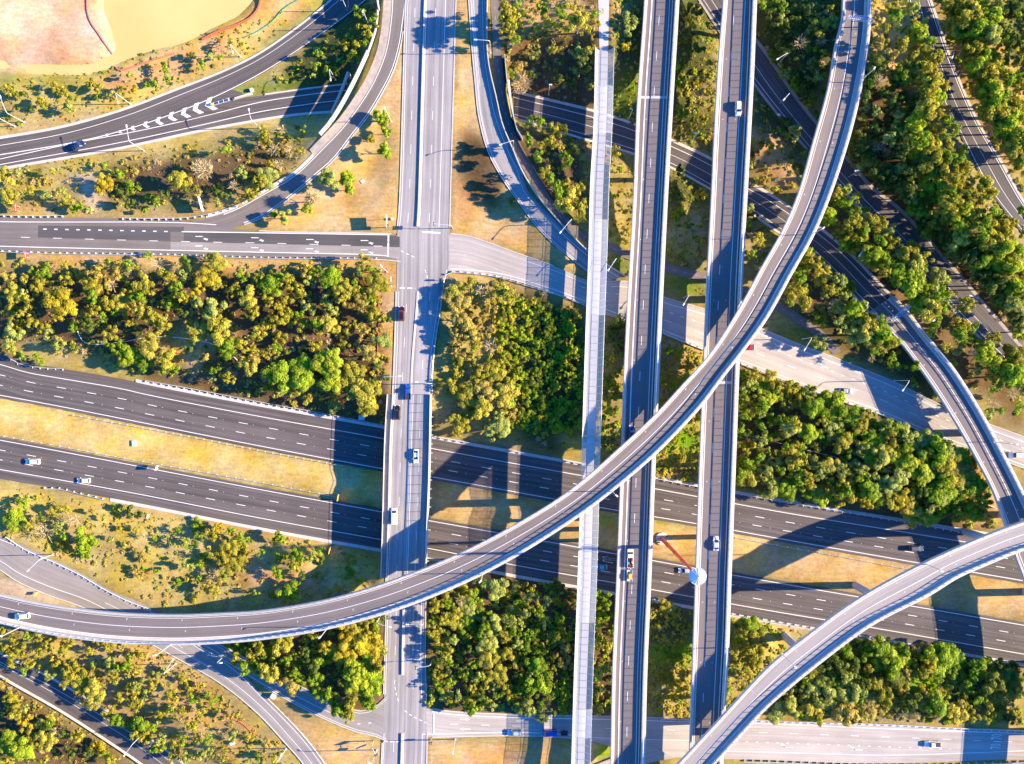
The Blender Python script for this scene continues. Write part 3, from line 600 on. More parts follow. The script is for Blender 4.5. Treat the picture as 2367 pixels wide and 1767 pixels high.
# arrows
def arrow(mb, cx, cy, z, ang, right=True, straight=False, L=4.6):
    c = P(cx, cy, z); cs, sn = math.cos(ang), math.sin(ang)
    def T(x, y): return (c.x+x*cs-y*sn, c.y+x*sn+y*cs, z+0.032)
    if straight:
        mb.poly([T(-L/2, -.14), T(L/2-1.3, -.09), T(L/2-1.3, .09), T(-L/2, .14)]); mb.poly([T(L/2-1.4, -.45), T(L/2, 0), T(L/2-1.4, .45)]); return
    k = -1 if right else 1
    mb.poly([T(-L/2, -.12), T(0.1, -.10), T(0.1, .10), T(-L/2, .12)][::1]); mb.poly([T(0.0, -.12), T(1.0, .45*k), T(1.3, .75*k), T(0.9, .8*k), T(0.0, .18)]); mb.poly([T(.1, .75*k), T(1.9, .75*k), T(1.5, 1.35*k)])
# EW west
rb = R['ew']; o = road('ew', 'side_road_west', M['west']); mb = MB()
markpx(mb, [(-120,509),(0,513),(354,514),(436,516),(500,520)], ZN, .2); markpx(mb, [(-120,565),(0,569.5),(400,579),(600,583.5),(850,589),(897,592)], ZN, .22)
markpx(mb, [(100,530),(260,533),(404,536)], ZN, .32, (1.1, 2.5)); markpx(mb, [(420,536),(600,538.5),(897,543)], ZN, .25)
markpx(mb, [(-100,545),(0,547.5),(389,558),(640,563),(897,570)], ZN, .16, (2.9, 7.6)); markpx(mb, [(898,543),(897,594)], ZN, .5, (2.3, .25))
for ax, ay in ((468,547),(468,569),(597,550),(597,573),(724,554),(724,575.5),(850,556.5),(850,578)): arrow(mb, ax, ay, ZN, 0.0, True)
kid(mb, 'road_marking', M['line'], o); mb = MB(); rb.strip(mb, 'L', KERB, rb.nearest(610, 535), rb.nearest(905, 542)); rb.strip(mb, 'R', KERB, rb.nearest(850, 600), rb.nearest(912, 603)); kid(mb, 'kerb', M['conc'], o)
def patch(name, pts, z, mat, dz):
    f = zf(z); mb = MB(); mb.uv = []
    for x, y in pts: p = P(x, y, f(x, y)+dz); mb.v.append(tuple(p)); mb.uv.append((p.y*1.0+50, p.x))
    mb.f = [tuple(range(len(pts)))]; o2 = mb.build(name, mat); tag(o2, kind='structure'); return o2
patch('road_patch_dark', [(88,522),(425,525),(425,537),(394,536.5),(394,558),(88,549.5)], ZN, M['patch'], .016)
patch('road_patch_lane', [(425,538),(600,540),(912,545),(924,548),(924,572),(897,571),(425,559.5)], ZN, M['patch'], .016)
patch('road_patch_pale', [(394,559.5),(600,563.5),(897,571),(922,573),(922,600),(886,592),(600,584),(394,579)], ZN, M['patchl'], .016)
# slip road F
rb = R['f']; o = road('f', 'slip_road_north_west', M['west']); mb = MB(); e = rb.nearest(520, 512)
rb.mark(mb, off=.45, side='L', width=.2, b=e); rb.mark(mb, off=.5, side='R', width=.22, b=rb.nearest(560, 522)); kid(mb, 'road_marking', M['line'], o)
mb = MB(); gutter(mb, rb, 'L', 2.6, 0, rb.nearest(720, 363), .06); kid(mb, 'paved_shoulder', M['concd'], o)
mb = MB(); rb.strip(mb, 'L', [(0, -.3), (0, .1), (1.0, .12), (1.0, -.3)], rb.nearest(720, 363), rb.nearest(470, 505)); rb.strip(mb, 'R', KERB, rb.nearest(935, 70), rb.nearest(560, 522)); kid(mb, 'kerb', M['conc'], o)
patch('road_patch_dark', [(905,0),(936,0),(931,50),(900,150),(850,258),(800,330),(780,352),(750,340),(791,296),(831,242),(861,192),(889,124),(901,55)][::1], ZN, M['patch'], .02) if False else None
# G east
rb = R['g']; o = road('g', 'side_road_east', M['east']); mb = MB()
a = rb.nearest(1400, 652); rb.mark(mb, off=.9, side='R', width=.2, a=1); rb.mark(mb, off=1.6, side='L', width=.18, a=a+4); rb.mark(mb, t=.36, a=a-6, dash=(1.2, 2.6), width=.2); rb.mark(mb, t=.62, a=a, dash=(3, 8), width=.14)
rb.mark(mb, t=.17, a=a-25, b=a+2, width=.14)
markpx(mb, [(1033,625),(1029,645)], ZN, .2)
arrow(mb, 1901, 847, zf(ZG)(1901, 0)+.02, math.radians(-55), False); arrow(mb, 1796, 800, zf(ZG)(1796, 0)+.02, math.radians(-50), False)
kid(mb, 'road_marking', M['line'], o); mb = MB(); rb.strip(mb, 'L', KERB, 1, rb.nearest(1300, 622)); rb.strip(mb, 'L', KERB, a); rb.strip(mb, 'R', KERB, 2); kid(mb, 'kerb', M['conc'], o)
# H
rb = R['h']; o = road('h', 'slip_road_north_east', M['ns']); mb = MB(); rb.mark(mb, off=.6, side='L', width=.16, b=rb.nearest(1349, 600)); rb.mark(mb, off=.9, side='L', width=.1, b=rb.nearest(1120, 351)); rb.mark(mb, off=1.3, side='R', width=.16); rb.mark(mb, t=.25, width=.12, a=0, b=rb.nearest(1110, 200)); kid(mb, 'road_marking', M['line'], o)
mb = MB(); rb.strip(mb, 'L', KERB); kid(mb, 'kerb', M['conc'], o)
# K path
o = road('k', 'shared_path', M['path']); mb = MB(); R['k'].mark(mb, t=.5, width=.1, dash=(1, 2.5)); kid(mb, 'path_marking', M['line2'], o)
o = road('pg', 'footpath_approach', M['concw'])
# J
rb = R['j1']; o = road('j1', 'low_road_north_arm', M['ramp']); mb = MB(); rb.mark(mb, off=2.1, side='L', width=.16); rb.mark(mb, off=.25, side='R', width=.25); kid(mb, 'road_marking', M['line'], o); mb = MB(); gutter(mb, rb, 'L', .9); kid(mb, 'concrete_gutter', M['conc'], o)
mb = MB()
for x, y, hp in ((245,313,2.2),(276,306,3.2),(305,298,5),(335,290,7),(365,281.5,9),(395,271.5,10.5),(425,263,11.5),(453,253,13),(483,242.5,15)):   # painted chevrons in the gore
    c = P(x, y, 1.5); tl = 0.30; hh = hp*S; ww = (4+hp*.55)*S; sk = hh*.62
    def T(u, v): return (c.x+u*math.cos(tl)-v*math.sin(tl), c.y+u*math.sin(tl)+v*math.cos(tl), 1.55)
    mb.poly([T(-sk, 0), T(.15*sk, hh), T(.15*sk+ww, hh), T(ww-sk, 0)]); mb.poly([T(-sk, 0), T(ww-sk, 0), T(ww+.55*sk, -hh), T(.55*sk, -hh)])
kid(mb, 'gore_chevron', M['line'], o)
gp = patch('gore_paving', [(191,327),(300,296),(408,257),(498,219),(530,205),(560,215),(562,232),(498,262),(408,284),(300,305),(191,329)], 1.5, M['ramp'], -.02)
rb = R['j2']; o = road('j2', 'low_road_south_arm', M['ramp']); mb = MB(); markpx(mb, [(0,368),(191,327),(300,307),(408,284),(500,262),(600,237),(700,221),(800,209)], R['j2'].z, .2); markpx(mb, [(-100,400),(0,381),(272,331),(463,290),(600,259),(700,243),(785,232)], R['j2'].z, .2); kid(mb, 'road_marking', M['line'], o); mb = MB(); gutter(mb, rb, 'R', 1.0); gutter(mb, rb, 'L', .6, rb.nearest(600, 222)); kid(mb, 'concrete_gutter', M['conc'], o)
rb = R['je']; o = road('je', 'low_road_east', M['ramp']); mb = MB(); rb.mark(mb, t=.19, width=.18); rb.mark(mb, t=.53, width=.11); rb.mark(mb, t=.87, width=.15); kid(mb, 'road_marking', M['line'], o); mb = MB(); gutter(mb, rb, 'L', .9); gutter(mb, rb, 'R', .7); kid(mb, 'concrete_gutter', M['conc'], o)
rb = R['q']; o = road('q', 'ramp_north_east', M['ramp']); mb = MB(); rb.mark(mb, off=1.0, side='L', width=.15); rb.mark(mb, t=.42, width=.13); kid(mb, 'road_marking', M['line'], o); mb = MB(); gutter(mb, rb, 'R', 1.2); gutter(mb, rb, 'L', .8); kid(mb, 'concrete_gutter', M['concd'], o)
rb = R['r']; o = road('r', 'ramp_far_east', M['ramp']); mb = MB(); rb.mark(mb, off=.8, side='L', width=.15); rb.mark(mb, t=.5, width=.13); rb.mark(mb, off=.5, side='R', width=.18); kid(mb, 'road_marking', M['line'], o); mb = MB(); gutter(mb, rb, 'R', .8); kid(mb, 'concrete_gutter', M['conc'], o)
rb = R['s']; o = road('s', 'ramp_south_west', M['sramp']); mb = MB(); rb.mark(mb, off=2.6, side='L', width=.16); rb.mark(mb, t=.5, width=.12, a=rb.nearest(250, 1400), b=rb.nearest(430, 1500)); rb.mark(mb, off=1.0, side='R', width=.16); arrow(mb, 100, 1331, 4.5, math.radians(-58+180), True, True, 3.8)
kid(mb, 'road_marking', M['line'], o); mb = MB(); rb.strip(mb, 'L', KERB); rb.strip(mb, 'R', KERB, rb.nearest(600, 1606)); kid(mb, 'kerb', M['conc'], o)
rb = R['t']; o = road('t', 'slip_road_south', M['sramp']); mb = MB(); rb.mark(mb, off=.7, side='R', width=.12); rb.mark(mb, t=.42, width=.13, a=3, b=rb.nearest(800, 1660)); rb.mark(mb, off=.5, side='L', width=.14); markpx(mb, [(826,1674),(862,1671)], ZN, .22, (1.0, 2.6)); kid(mb, 'road_marking', M['line'], o); mb = MB(); rb.strip(mb, 'L', KERB, rb.nearest(610, 1585)); rb.strip(mb, 'R', KERB); kid(mb, 'kerb', M['conc'], o)
rb = R['u']; o = road('u', 'ramp_far_south_west', M['ramp']); mb = MB(); rb.mark(mb, off=2.2, side='R', width=.14); rb.mark(mb, t=.5, width=.12); kid(mb, 'road_marking', M['line'], o); mb = MB(); rb.strip(mb, 'L', [(0, -.3), (0, .7), (.5, .7), (.5, -.3)]); gutter(mb, rb, 'R', .8); kid(mb, 'concrete_barrier', M['conc'], o)
ZQ = lambda x: zf(ZV)(x, 0)+.01
rb = R['v']; o = road('v', 'side_road_south_east', M['east']); mb = MB(); rb.mark(mb, off=.9, side='L', width=.22, a=3); rb.mark(mb, off=.9, side='R', width=.22, a=0, b=rb.nearest(1330, 1705)); 
markpx(mb, [(1322,1702),(1410,1707),(1500,1710),(1600,1712)], ZV, .16); markpx(mb, [(1003,1650),(1002,1698)], ZN, .45)
markpx(mb, [(1040,1674),(1200,1679),(1380,1684),(1595,1689),(1800,1695),(2367,1716)], ZV, .14, (2.8, 7.4)); markpx(mb, [(1700,1714),(1781,1717),(2197,1732)], ZV, .2, (.8, 2.6)); markpx(mb, [(1590,1735),(1767,1739),(2039,1746),(2150,1744),(2367,1736)], ZV, .16)
arrow(mb, 1075, 1663, ZQ(1075), 0, False, True, 3.2); arrow(mb, 1075, 1686, ZQ(1075), math.pi, False, True, 3.6); arrow(mb, 1205, 1667, ZQ(1205), 0, False); arrow(mb, 1816, 1728, ZQ(1816), math.pi, True); arrow(mb, 1978, 1734, ZQ(1978), math.pi, True)
kid(mb, 'road_marking', M['line'], o); mb = MB(); rb.strip(mb, 'L', KERB, 3); rb.strip(mb, 'R', KERB, 3, rb.nearest(1330, 1705)); kid(mb, 'kerb', M['conc'], o)
# the speed numerals 70 painted on each lane, read by drivers heading west
ZV_ = zf(ZV)
def numeral(mb, ch, x, y, ln=23.5, wd=5.6):
    """x,y = top-left corner of the glyph in the photo; glyph runs to the right (its top towards the left)"""
    z = ZV_(x, y)+.04
    def Q(u, v): return P(x+u*ln, y-v*wd, z)
    if ch == '7':
        mb.poly([Q(0, 0), Q(.17, 0), Q(.17, 1), Q(0, 1)]); mb.poly([Q(.16, .78), Q(.17, 1.0), Q(1, .48), Q(1, .25)])
    else:
        n = 16
        for i in range(n):
            a0, a1 = 2*math.pi*i/n, 2*math.pi*(i+1)/n
            q = [Q(.5+.5*math.cos(t)*k[0], .5+.5*math.sin(t)*k[1]) for t, k in ((a0, (1, 1)), (a1, (1, 1)), (a1, (.84, .55)), (a0, (.84, .55)))]
            mb.poly(q)
mb = MB()
numeral(mb, '0', 2292, 1703); numeral(mb, '7', 2291.5, 1710); numeral(mb, '0', 2290, 1725.5); numeral(mb, '7', 2289.5, 1732); mb.poly([*[P(a_, b_, ZV_(2305, 0)+.045) for a_, b_ in ((2297, 1713.2), (2317, 1714.2), (2317, 1716), (2297, 1715))]])
kid(mb, 'speed_numerals', M['line'], o)
o = road('w', 'slip_road_south_east', M['east'])

# ---------------- bridges ----------------
def bridge_root(name, rb, label, sm=None):
    sm = rb.s[-1]*.5 if sm is None else sm; p = rb.at(sm, t=.5); z = float(ground_z(p[0], p[1]))
    r = empty(name, (p[0], p[1], z)); tag(r, label, 'bridge'); return r
def pier(rb, px, py, root, rad=0.9, cap=None, toph=1.6, name='pier'):
    sm = rb.nearest(px, py); p = rb.at(sm, t=.5); l = rb.latat(sm); zg = float(ground_z(p[0], p[1]))
    mb = MB(); top = p[2]-toph
    if top-zg < 1.5: return
    n = 18; ring = []
    for z in (zg-1.0, top-0.02):
        ring.append([(p[0]+rad*math.cos(2*math.pi*i/n), p[1]+rad*math.sin(2*math.pi*i/n), z) for i in range(n)])
    b0 = len(mb.v); mb.v += ring[0]+ring[1]
    for i in range(n): mb.f.append((b0+i, b0+(i+1) % n, b0+n+(i+1) % n, b0+n+i))
    mb.f.append(tuple(b0+n+i for i in range(n)))
    mb.box((p[0], p[1], top+.35), ((cap or rb.w.mean()*.62), 1.9, .7), math.atan2(l[1], l[0]))
    mb.build(name, M['concw'], root, world=True)
def deckbox(rb, root, thick, mat, girder=.6):
    d = rb.surface('deck', mat, .45, root, world=True)
    mb = MB(); n = rb.n; path = [rb.C[i] for i in range(0, n, 2)]+[rb.C[-1]]; lat = [rb.lat[i] for i in range(0, n, 2)]+[rb.lat[-1]]
    w = rb.w.mean()*.5*girder
    mb.extrude(path, lat, [(-w, -.47), (w, -.47), (w*.82, -thick), (-w*.82, -thick)]); mb.build('girder', M['concw'], root, world=True)
    return d
def parapet(rb, root, side, w=.5, h=1.05, mat=None, name='parapet', a=0, b=None, inset=True, z0=-.5):
    mb = MB(); o = -w if inset else 0
    rb.strip(mb, side, [(o, z0), (o+.08, h), (o+w-.02, h), (o+w+.02, z0)], a, b); return mb.build(name, mat or M['concw'], root, world=True)
def rail(rb, root, side, off=-.25, h=1.5, a=0, b=None, base=1.05, post=2.6, r=.05):
    mb = MB(); b = rb.s[-1] if b is None else b; n = int((b-a)/2.6); t = 0.0 if side == 'L' else 1.0; sg = -1 if side == 'L' else 1
    pts = [rb.at(a+(b-a)*i/n, t=t)+sg*off*rb.latat(a+(b-a)*i/n)+np.array([0, 0, h]) for i in range(n+1)]
    mb.tube(pts, r, 6); mb.build('handrail', M['steel'], root, world=True)
    mb = MB()
    for i in range(n+1):
        q = Vector(pts[i]); mb.box((q.x, q.y, q.z-(h-base)/2), (r*1.8, r*1.8, h-base))
    ob = mb.build('rail_posts', M['steel'], root, world=True); ob['kind'] = 'stuff'
def screen(rb, root, side, h0, h1, flare=.7, off=-.15, mat=None, a=0, b=None, sp=2.27, name='noise_screen', post=True, postcol=None):
    b = rb.s[-1] if b is None else b; mb = MB()
    rb.sheet(mb, side, [(off, h0), (off+flare, h1)], a, b); mb.build(name, mat or M['screen'], root, world=True)
    if not post: return
    n = int((b-a)/sp); t = 0.0 if side == 'L' else 1.0; sg = -1 if side == 'L' else 1; mb = MB()
    for i in range(n+1):
        sm = a+sp*i; p = rb.at(sm, t=t); l = rb.latat(sm)*sg
        mb.tube([p+l*off+[0, 0, h0-.3], p+l*(off+flare)+[0, 0, h1+.12]], .08, 5)
    ob = mb.build('screen_posts', postcol or M['steel'], root, world=True); ob['kind'] = 'stuff'
    mb = MB(); n2 = int((b-a)/3); mb.tube([rb.at(a+(b-a)*i/n2, t=t)+rb.latat(a+(b-a)*i/n2)*sg*(off+flare)+np.array([0, 0, h1+.1]) for i in range(n2+1)], .13, 5); mb.build('top_rail', postcol or M['steel'], root, world=True)
# NS bridge
rb = R['nsb']; root = bridge_root('road_bridge', rb, 'pale road bridge crossing the motorway left of centre, footpath on its left edge')
deckbox(rb, root, 1.5, M['ns'], .85); mb = MB(); rb.mark(mb, off=2.5, side='L', width=.15); rb.mark(mb, t=.35, dash=(3, 8.2), width=.13); rb.mark(mb, t=.585, width=.2); rb.mark(mb, t=.55, width=.1); rb.mark(mb, t=.755, dash=(3, 8.2), width=.12); kid(mb, 'road_marking', M['line'], root)
mb = MB(); rb.strip(mb, 'L', [(-1.55, -.1), (-1.55, .18), (-.3, .18), (-.3, -.1)]); mb.build('footway', M['concd'], root, world=True)
parapet(rb, root, 'L', .3, 1.0); mb = MB(); rb.strip(mb, 'L', [(-2.1, -.1), (-2.05, .85), (-1.75, .85), (-1.6, -.1)]); mb.build('kerb_barrier', M['concw'], root, world=True)
parapet(rb, root, 'R', .45, 1.05, name='parapet'); screen(rb, root, 'R', 1.0, 3.2, .1, -.3, sp=2.95); rail(rb, root, 'L', -.15, 1.5)
mb = MB()
for sm in np.arange(1.5, rb.s[-1], 2.95):
    p = rb.at(sm, t=1.0); l = rb.latat(sm); mb.box(p+l*.3+[0, 0, -.1], (.75, .22, .5), math.atan2(l[1], l[0]))
ob = mb.build('bracket', M['concw'], root, world=True); ob['kind'] = 'stuff'
for tt in (.25, .75):
    p0 = rb.at(rb.nearest(940, 1148), t=tt); mb = MB(); mb.box((p0[0], p0[1], 2.4), (1.6, 1.1, 6.4)); mb.build('pier', M['concw'], root, world=True)
# bridge A and B
for k, lab, fr in (('a', 'left of the two long straight parallel flyovers with one solid white line and dashes', (.245, .50, .80)), ('b', 'right of the two long straight parallel flyovers carrying a white sedan', (.145, .385, .73))):
    rb = R[k]; root = bridge_root('straight_flyover', rb, lab); deckbox(rb, root, 2.2, M['deck'], .6)
    mb = MB(); rb.mark(mb, t=fr[0], width=.3 if k == 'a' else .2); rb.mark(mb, t=fr[1], dash=(3.0, 8.4), width=.17, phase=2); rb.mark(mb, t=fr[2], width=.18); kid(mb, 'road_marking', M['line'], root)
    mb = MB(); rb.strip(mb, 'L', [(-1.15, -.1), (-1.15, .05), (-.5, .05), (-.5, -.1)]); mb.build('kerb', M['conc'], root, world=True)
    parapet(rb, root, 'L', .7, .9); rail(rb, root, 'L', -.45, 1.35); mb = MB(); rb.strip(mb, 'R', [(-.55, -.5), (-.5, 1.3), (-.15, 1.35), (.85, 1.15), (.85, .95), (.02, .6), (.02, -.5)]); mb.build('parapet', M['concw'], root, world=True)
    mb = MB()
    for sm in np.arange(1.2, rb.s[-1], 2.27):
        p = rb.at(sm, t=1.0); l = rb.latat(sm); q = [p+l*-.2+[0, 0, 1.36], p+l*.86+[0, 0, 1.165]]; mb.tube(q, .03, 4)
    mb.build('parapet_joints', M['concd'], root, world=True)['kind'] = 'stuff'
    screen(rb, root, 'R', 1.34, 2.75, .12, -.30)
    mb = MB(); rb.strip(mb, 'R', [(-1.25, -.05), (-1.2, .5), (-1.0, .5), (-.95, -.05)]); mb.build('inner_kerb', M['conc'], root, world=True)
    # worn inspection studs
    mb = MB()
    for sm in np.arange(8, rb.s[-1], 19.3):
        for t in ((.30, .88) if k == 'a' else (.25, .62)): p = rb.at(sm, t=t, dz=.02); mb.box(p, (.22, .35, .03))
    mb.build('deck_stud', M['line2'], root, world=True)['kind'] = 'stuff'
    ys = (130, 405, 570, 780, 1010, 1235, 1440, 1620) if k == 'a' else (60, 480, 640, 880, 1080, 1268, 1450, 1640)
    for y in ys: pier(rb, float(np.interp(y, [0, 1767], [1525, 1447] if k == 'a' else [1706, 1628])), y, root, .85, 5.5, 2.2)
    if k == 'a':
        sm = rb.nearest(1510, 222); p = rb.at(sm, t=.5, dz=.035); l = rb.latat(sm); mb = MB(); mb.box(p, (rb.w.mean()-2.2, .8, .03), math.atan2(l[1], l[0])); mb.build('expansion_joint', M['conc'], root, world=True)
    else:
        sm = rb.nearest(1660, 884); p = rb.at(sm, t=.6, dz=.035); l = rb.latat(sm); mb = MB(); mb.box(p, (rb.w.mean()-4, .8, .03), math.atan2(l[1], l[0])); mb.build('expansion_joint', M['conc'], root, world=True)
# footbridge with flared mesh screens
plainpath = plain('pale_path_concrete', (0.55, 0.52, 0.49), .8, var=.05)
rb = R['p']; root = bridge_root('footbridge', rb, 'narrow white footbridge with flared mesh screens crossing over both motorway carriageways')
rb.surface('deck', plainpath, .5, root, world=True); mb = MB(); n = rb.n; mb.extrude([rb.C[i] for i in range(n)], [rb.lat[i] for i in range(n)], [(-.8, -.52), (.8, -.52), (.6, -1.5), (-.6, -1.5)]); mb.build('girder', M['concw'], root, world=True)
for sd in 'LR':
    mb = MB(); rb.sheet(mb, sd, [(0, 0), (.9, 1.15), (1.55, 2.5)]); mb.build('mesh_screen', M['mesh'], root, world=True)
    mb = MB(); mb.tube([rb.at(sm_, t=(0. if sd == 'L' else 1.))+np.array([0, 0, 1.05]) for sm_ in np.arange(0, rb.s[-1], 2.3)], .05, 5); mb.build('handrail', M['dark'], root, world=True)
    t = 0. if sd == 'L' else 1.; sg = -1 if sd == 'L' else 1; mb = MB()
    for i in range(int(rb.s[-1]/2.3)+1):
        sm = 2.3*i; p = rb.at(sm, t=t); l = rb.latat(sm)*sg; d = [0, .35, 0] if True else None
        mb.tube([p+l*.0+[0, 0, 0], p+l*.9+[0, .1, 1.15], p+l*1.75+[0, .3, 2.7]], .06, 5)
    ob = mb.build('screen_posts', M['steel'], root, world=True); ob['kind'] = 'stuff'
    mb = MB(); mb.tube([rb.at(sm, t=t)+rb.latat(sm)*sg*1.6+np.array([0, 0, 2.55+.05*math.sin(sm*.7)]) for sm in np.arange(0, rb.s[-1], 2.3)], .06, 5); mb.build('top_rail', M['steel'], root, world=True)
mb = MB()
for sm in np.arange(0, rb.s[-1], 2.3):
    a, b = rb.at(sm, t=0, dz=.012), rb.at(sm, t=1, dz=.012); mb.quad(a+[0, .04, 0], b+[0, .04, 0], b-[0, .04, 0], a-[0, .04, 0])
mb.build('post_shadow_line', M['concd'], root, world=True)  # thin dark lines painted across the deck as shadows of the posts
m_roof = glassy('roof_mesh', (.8, .8, .8), .16)
for y0, y1 in ((215, 310), (520, 735), (1010, 1440), (1640, 1700)):     # roofed spans over the roads
    a, b = rb.nearest(1385, y0), rb.nearest(1370, y1); n = max(2, int((b-a)/2.3)); ps = [rb.at(a+(b-a)*i/n, t=.5) for i in range(n+1)]; ls = [rb.latat(a+(b-a)*i/n) for i in range(n+1)]
    mb = MB(); mb.extrude(ps, ls, [(-2.9, 2.55), (-1.6, 2.9), (0, 3.05), (1.6, 2.9), (2.9, 2.55)][::1], closed=False); mb.build('mesh_roof', m_roof, root, world=True)
for y in (300, 405, 600, 780, 1000, 1215, 1450, 1620): pier(rb, float(np.interp(y, [118, 1767], [1396, 1341])), y, root, .6, 2.6, 1.5)
# curved flyovers
CV = {'c': ('long curved flyover sweeping from the left edge across the middle to the top right', M['deckc'], .46, 'R'), 'd': ('pale curved flyover crossing the lower right corner over the motorway', M['deckd'], .5, 'R'), 'e': ('ramp bridge curving down the right edge past the dense trees', M['deck'], .55, 'R')}
for k, (lab, mat, lt, hs) in CV.items():
    rb = R[k]; root = bridge_root('curved_flyover', rb, lab, rb.nearest(1480, 1040) if k == 'c' else None)
    deckbox(rb, root, 2.4, mat, .62); mb = MB()
    rb.mark(mb, t=lt, width=.17); rb.mark(mb, t=.14 if k != 'e' else .16, width=.13 if k == 'c' else .16); rb.mark(mb, t=.83, width=.22); kid(mb, 'road_marking', M['line'], root)
    mb = MB(); rb.strip(mb, 'L', [(-.95, -.1), (-.95, .04), (-.5, .04), (-.5, -.1)]); mb.build('kerb', M['conc'], root, world=True)
    lo_side = 'R'
    parapet(rb, root, 'L', .62, .95); rail(rb, root, 'L', -.4, 1.35); mb = MB(); rb.strip(mb, 'R', [(-.62, -.5), (-.56, 1.2), (-.2, 1.25), (.45, 1.1), (.45, .8), (.02, .5), (.02, -.5)]); mb.build('parapet', M['concw'], root, world=True)
    rail(rb, root, 'R', -.35, 2.2, base=1.2, r=.10)
    mb = MB(); rb.strip(mb, 'R', [(-1.5, -.05), (-1.45, .12), (-.65, .12), (-.6, -.05)]); mb.build('inner_kerb', M['conc'], root, world=True)
    mb = MB()
    for sm in np.arange(6, rb.s[-1], 18.4):
        for t in (.22, .60): p = rb.at(sm, t=t, dz=.02); mb.box(p, (.18, .5, .03), .2); mb.box(p+[.15, .25, 0], (.3, .12, .03))
    mb.build('deck_stud', M['line2'], root, world=True)['kind'] = 'stuff'
PC = {'c': [(120,1425),(560,1447),(800,1410),(1040,1325),(1295,1185),(1500,1020),(1600,920),(1765,690),(1885,430),(1960,180)], 'd': [(1660,1718),(1858,1505),(2042,1386),(2310,1245)], 'e': [(2180,872),(2262,1010),(2345,1205),(2395,1395),(2430,1560),(2434,1720)]}
for k in PC:
    root = [o for o in bpy.data.objects if o.name.startswith('curved_flyover') and o.get('label') == CV[k][0]][0]
    for px, py in PC[k]: pier(R[k], px, py, root, 1.25, 5.0, 2.4)
# kerb-side wall of the far end of E etc. is the ground slope itself
# noise walls on solid ground: NW slip road, NE path
def wall_thing(name, label, pts, z, h, th=.3, mat=None, panel=3.2, lean=0.0, cat='wall', postmat=None):
    w = catmull(pts, 12); f = zf(z); W = np.array([P(x, y, f(x, y)) for x, y in w]); W = resample(W, max(3, int(np.linalg.norm(np.diff(W, axis=0), axis=1).sum()/panel)+1))
    mid = W[len(W)//2]; r = empty(name, (mid[0], mid[1], float(ground_z(mid[0], mid[1])))); tag(r, label, cat)
    T = np.gradient(W, axis=0); T[:, 2] = 0; T /= np.linalg.norm(T, axis=1)[:, None]; lat = np.stack([T[:, 1], -T[:, 0], T[:, 2]], 1)
    mb = MB(); mb.extrude(list(W), list(lat), [(-th/2, -.6), (-th/2+lean, h), (th/2+lean, h), (th/2, -.6)]); mb.build('wall_panel', mat or M['concw'], r, world=True)
    mb = MB()
    for i, p in enumerate(W):
        a = math.atan2(lat[i][1], lat[i][0]); mb.tube([p+[0, 0, -.5], p+lat[i]*lean+np.array([0, 0, h+.15])], .16, 6)
    mb.build('wall_post', postmat or M['steel'], r, world=True); return r
wall_thing('noise_wall', 'pale noise wall curving beside the top left slip road', [(851,125),(823,185),(791,245),(763,289),(742,313)][::-1], 6.9, 3.0, .25)
wall_thing('noise_wall', 'short pale noise wall at the top edge beside the slip road', [(874,-30),(873,10),(877,24)], 6.9, 3.0, .25)
wall_thing('retaining_wall', 'low concrete wall along the outer edge of the top left slip road', [(874,20),(870,65),(855,110),(850,124)], 6.9, .9, .35)
wall_thing('noise_wall', 'pale noise wall beside the shared path near the top centre', [(1167,135),(1173,200),(1184,262),(1197,310),(1207,325)], 6.9, 3.0, .2)
wall_thing('concrete_barrier', 'long curved concrete barrier between the right slip road and the shared path', [(1127,-30),(1128,135),(1148,230),(1162,290),(1187,350),(1206,395),(1240,450),(1300,522),(1363,585),(1410,618),(1446,640)], 6.95, 1.3, .35)
wall_thing('path_fence', 'black railing along the outer side of the shared path', [(1160,130),(1166,200),(1180,270),(1195,325),(1230,385),(1280,460),(1340,520)], ('x', [(1150,6.9),(1340,6.9)]), 1.2, .06, M['dark'], 2.6, 0, 'fence', M['dark'])
# tunnel portals
for nm, lab, pts, zb in (('tunnel_portal', 'concrete tunnel portal where the low road disappears under the slip road', [(812,182),(804,205),(790,240),(775,272)], 1.0), ('tunnel_portal', 'concrete tunnel portal beneath the noise wall near the top centre', [(1176,200),(1180,240),(1186,285)], 1.0)):
    W = [P(x, y, zb) for x, y in pts]; mid = W[len(W)//2]; r = empty(nm, (mid.x, mid.y, zb)); tag(r, lab, 'wall')
    T = np.gradient(np.array(W), axis=0); T /= np.linalg.norm(T, axis=1)[:, None]; lat = [np.array([t[1], -t[0], 0]) for t in T]
    mb = MB(); mb.extrude(W, lat, [(-.3, 5.0), (-.3, 6.6), (.3, 6.6), (.3, 5.0)]); mb.build('headwall', M['conc'], r, world=True)
    mb = MB()
    for e in (0, -1): mb.box((W[e].x, W[e].y, zb+2.0), (.7, .7, 6.0))
    mb.build('abutment', M['conc'], r, world=True)
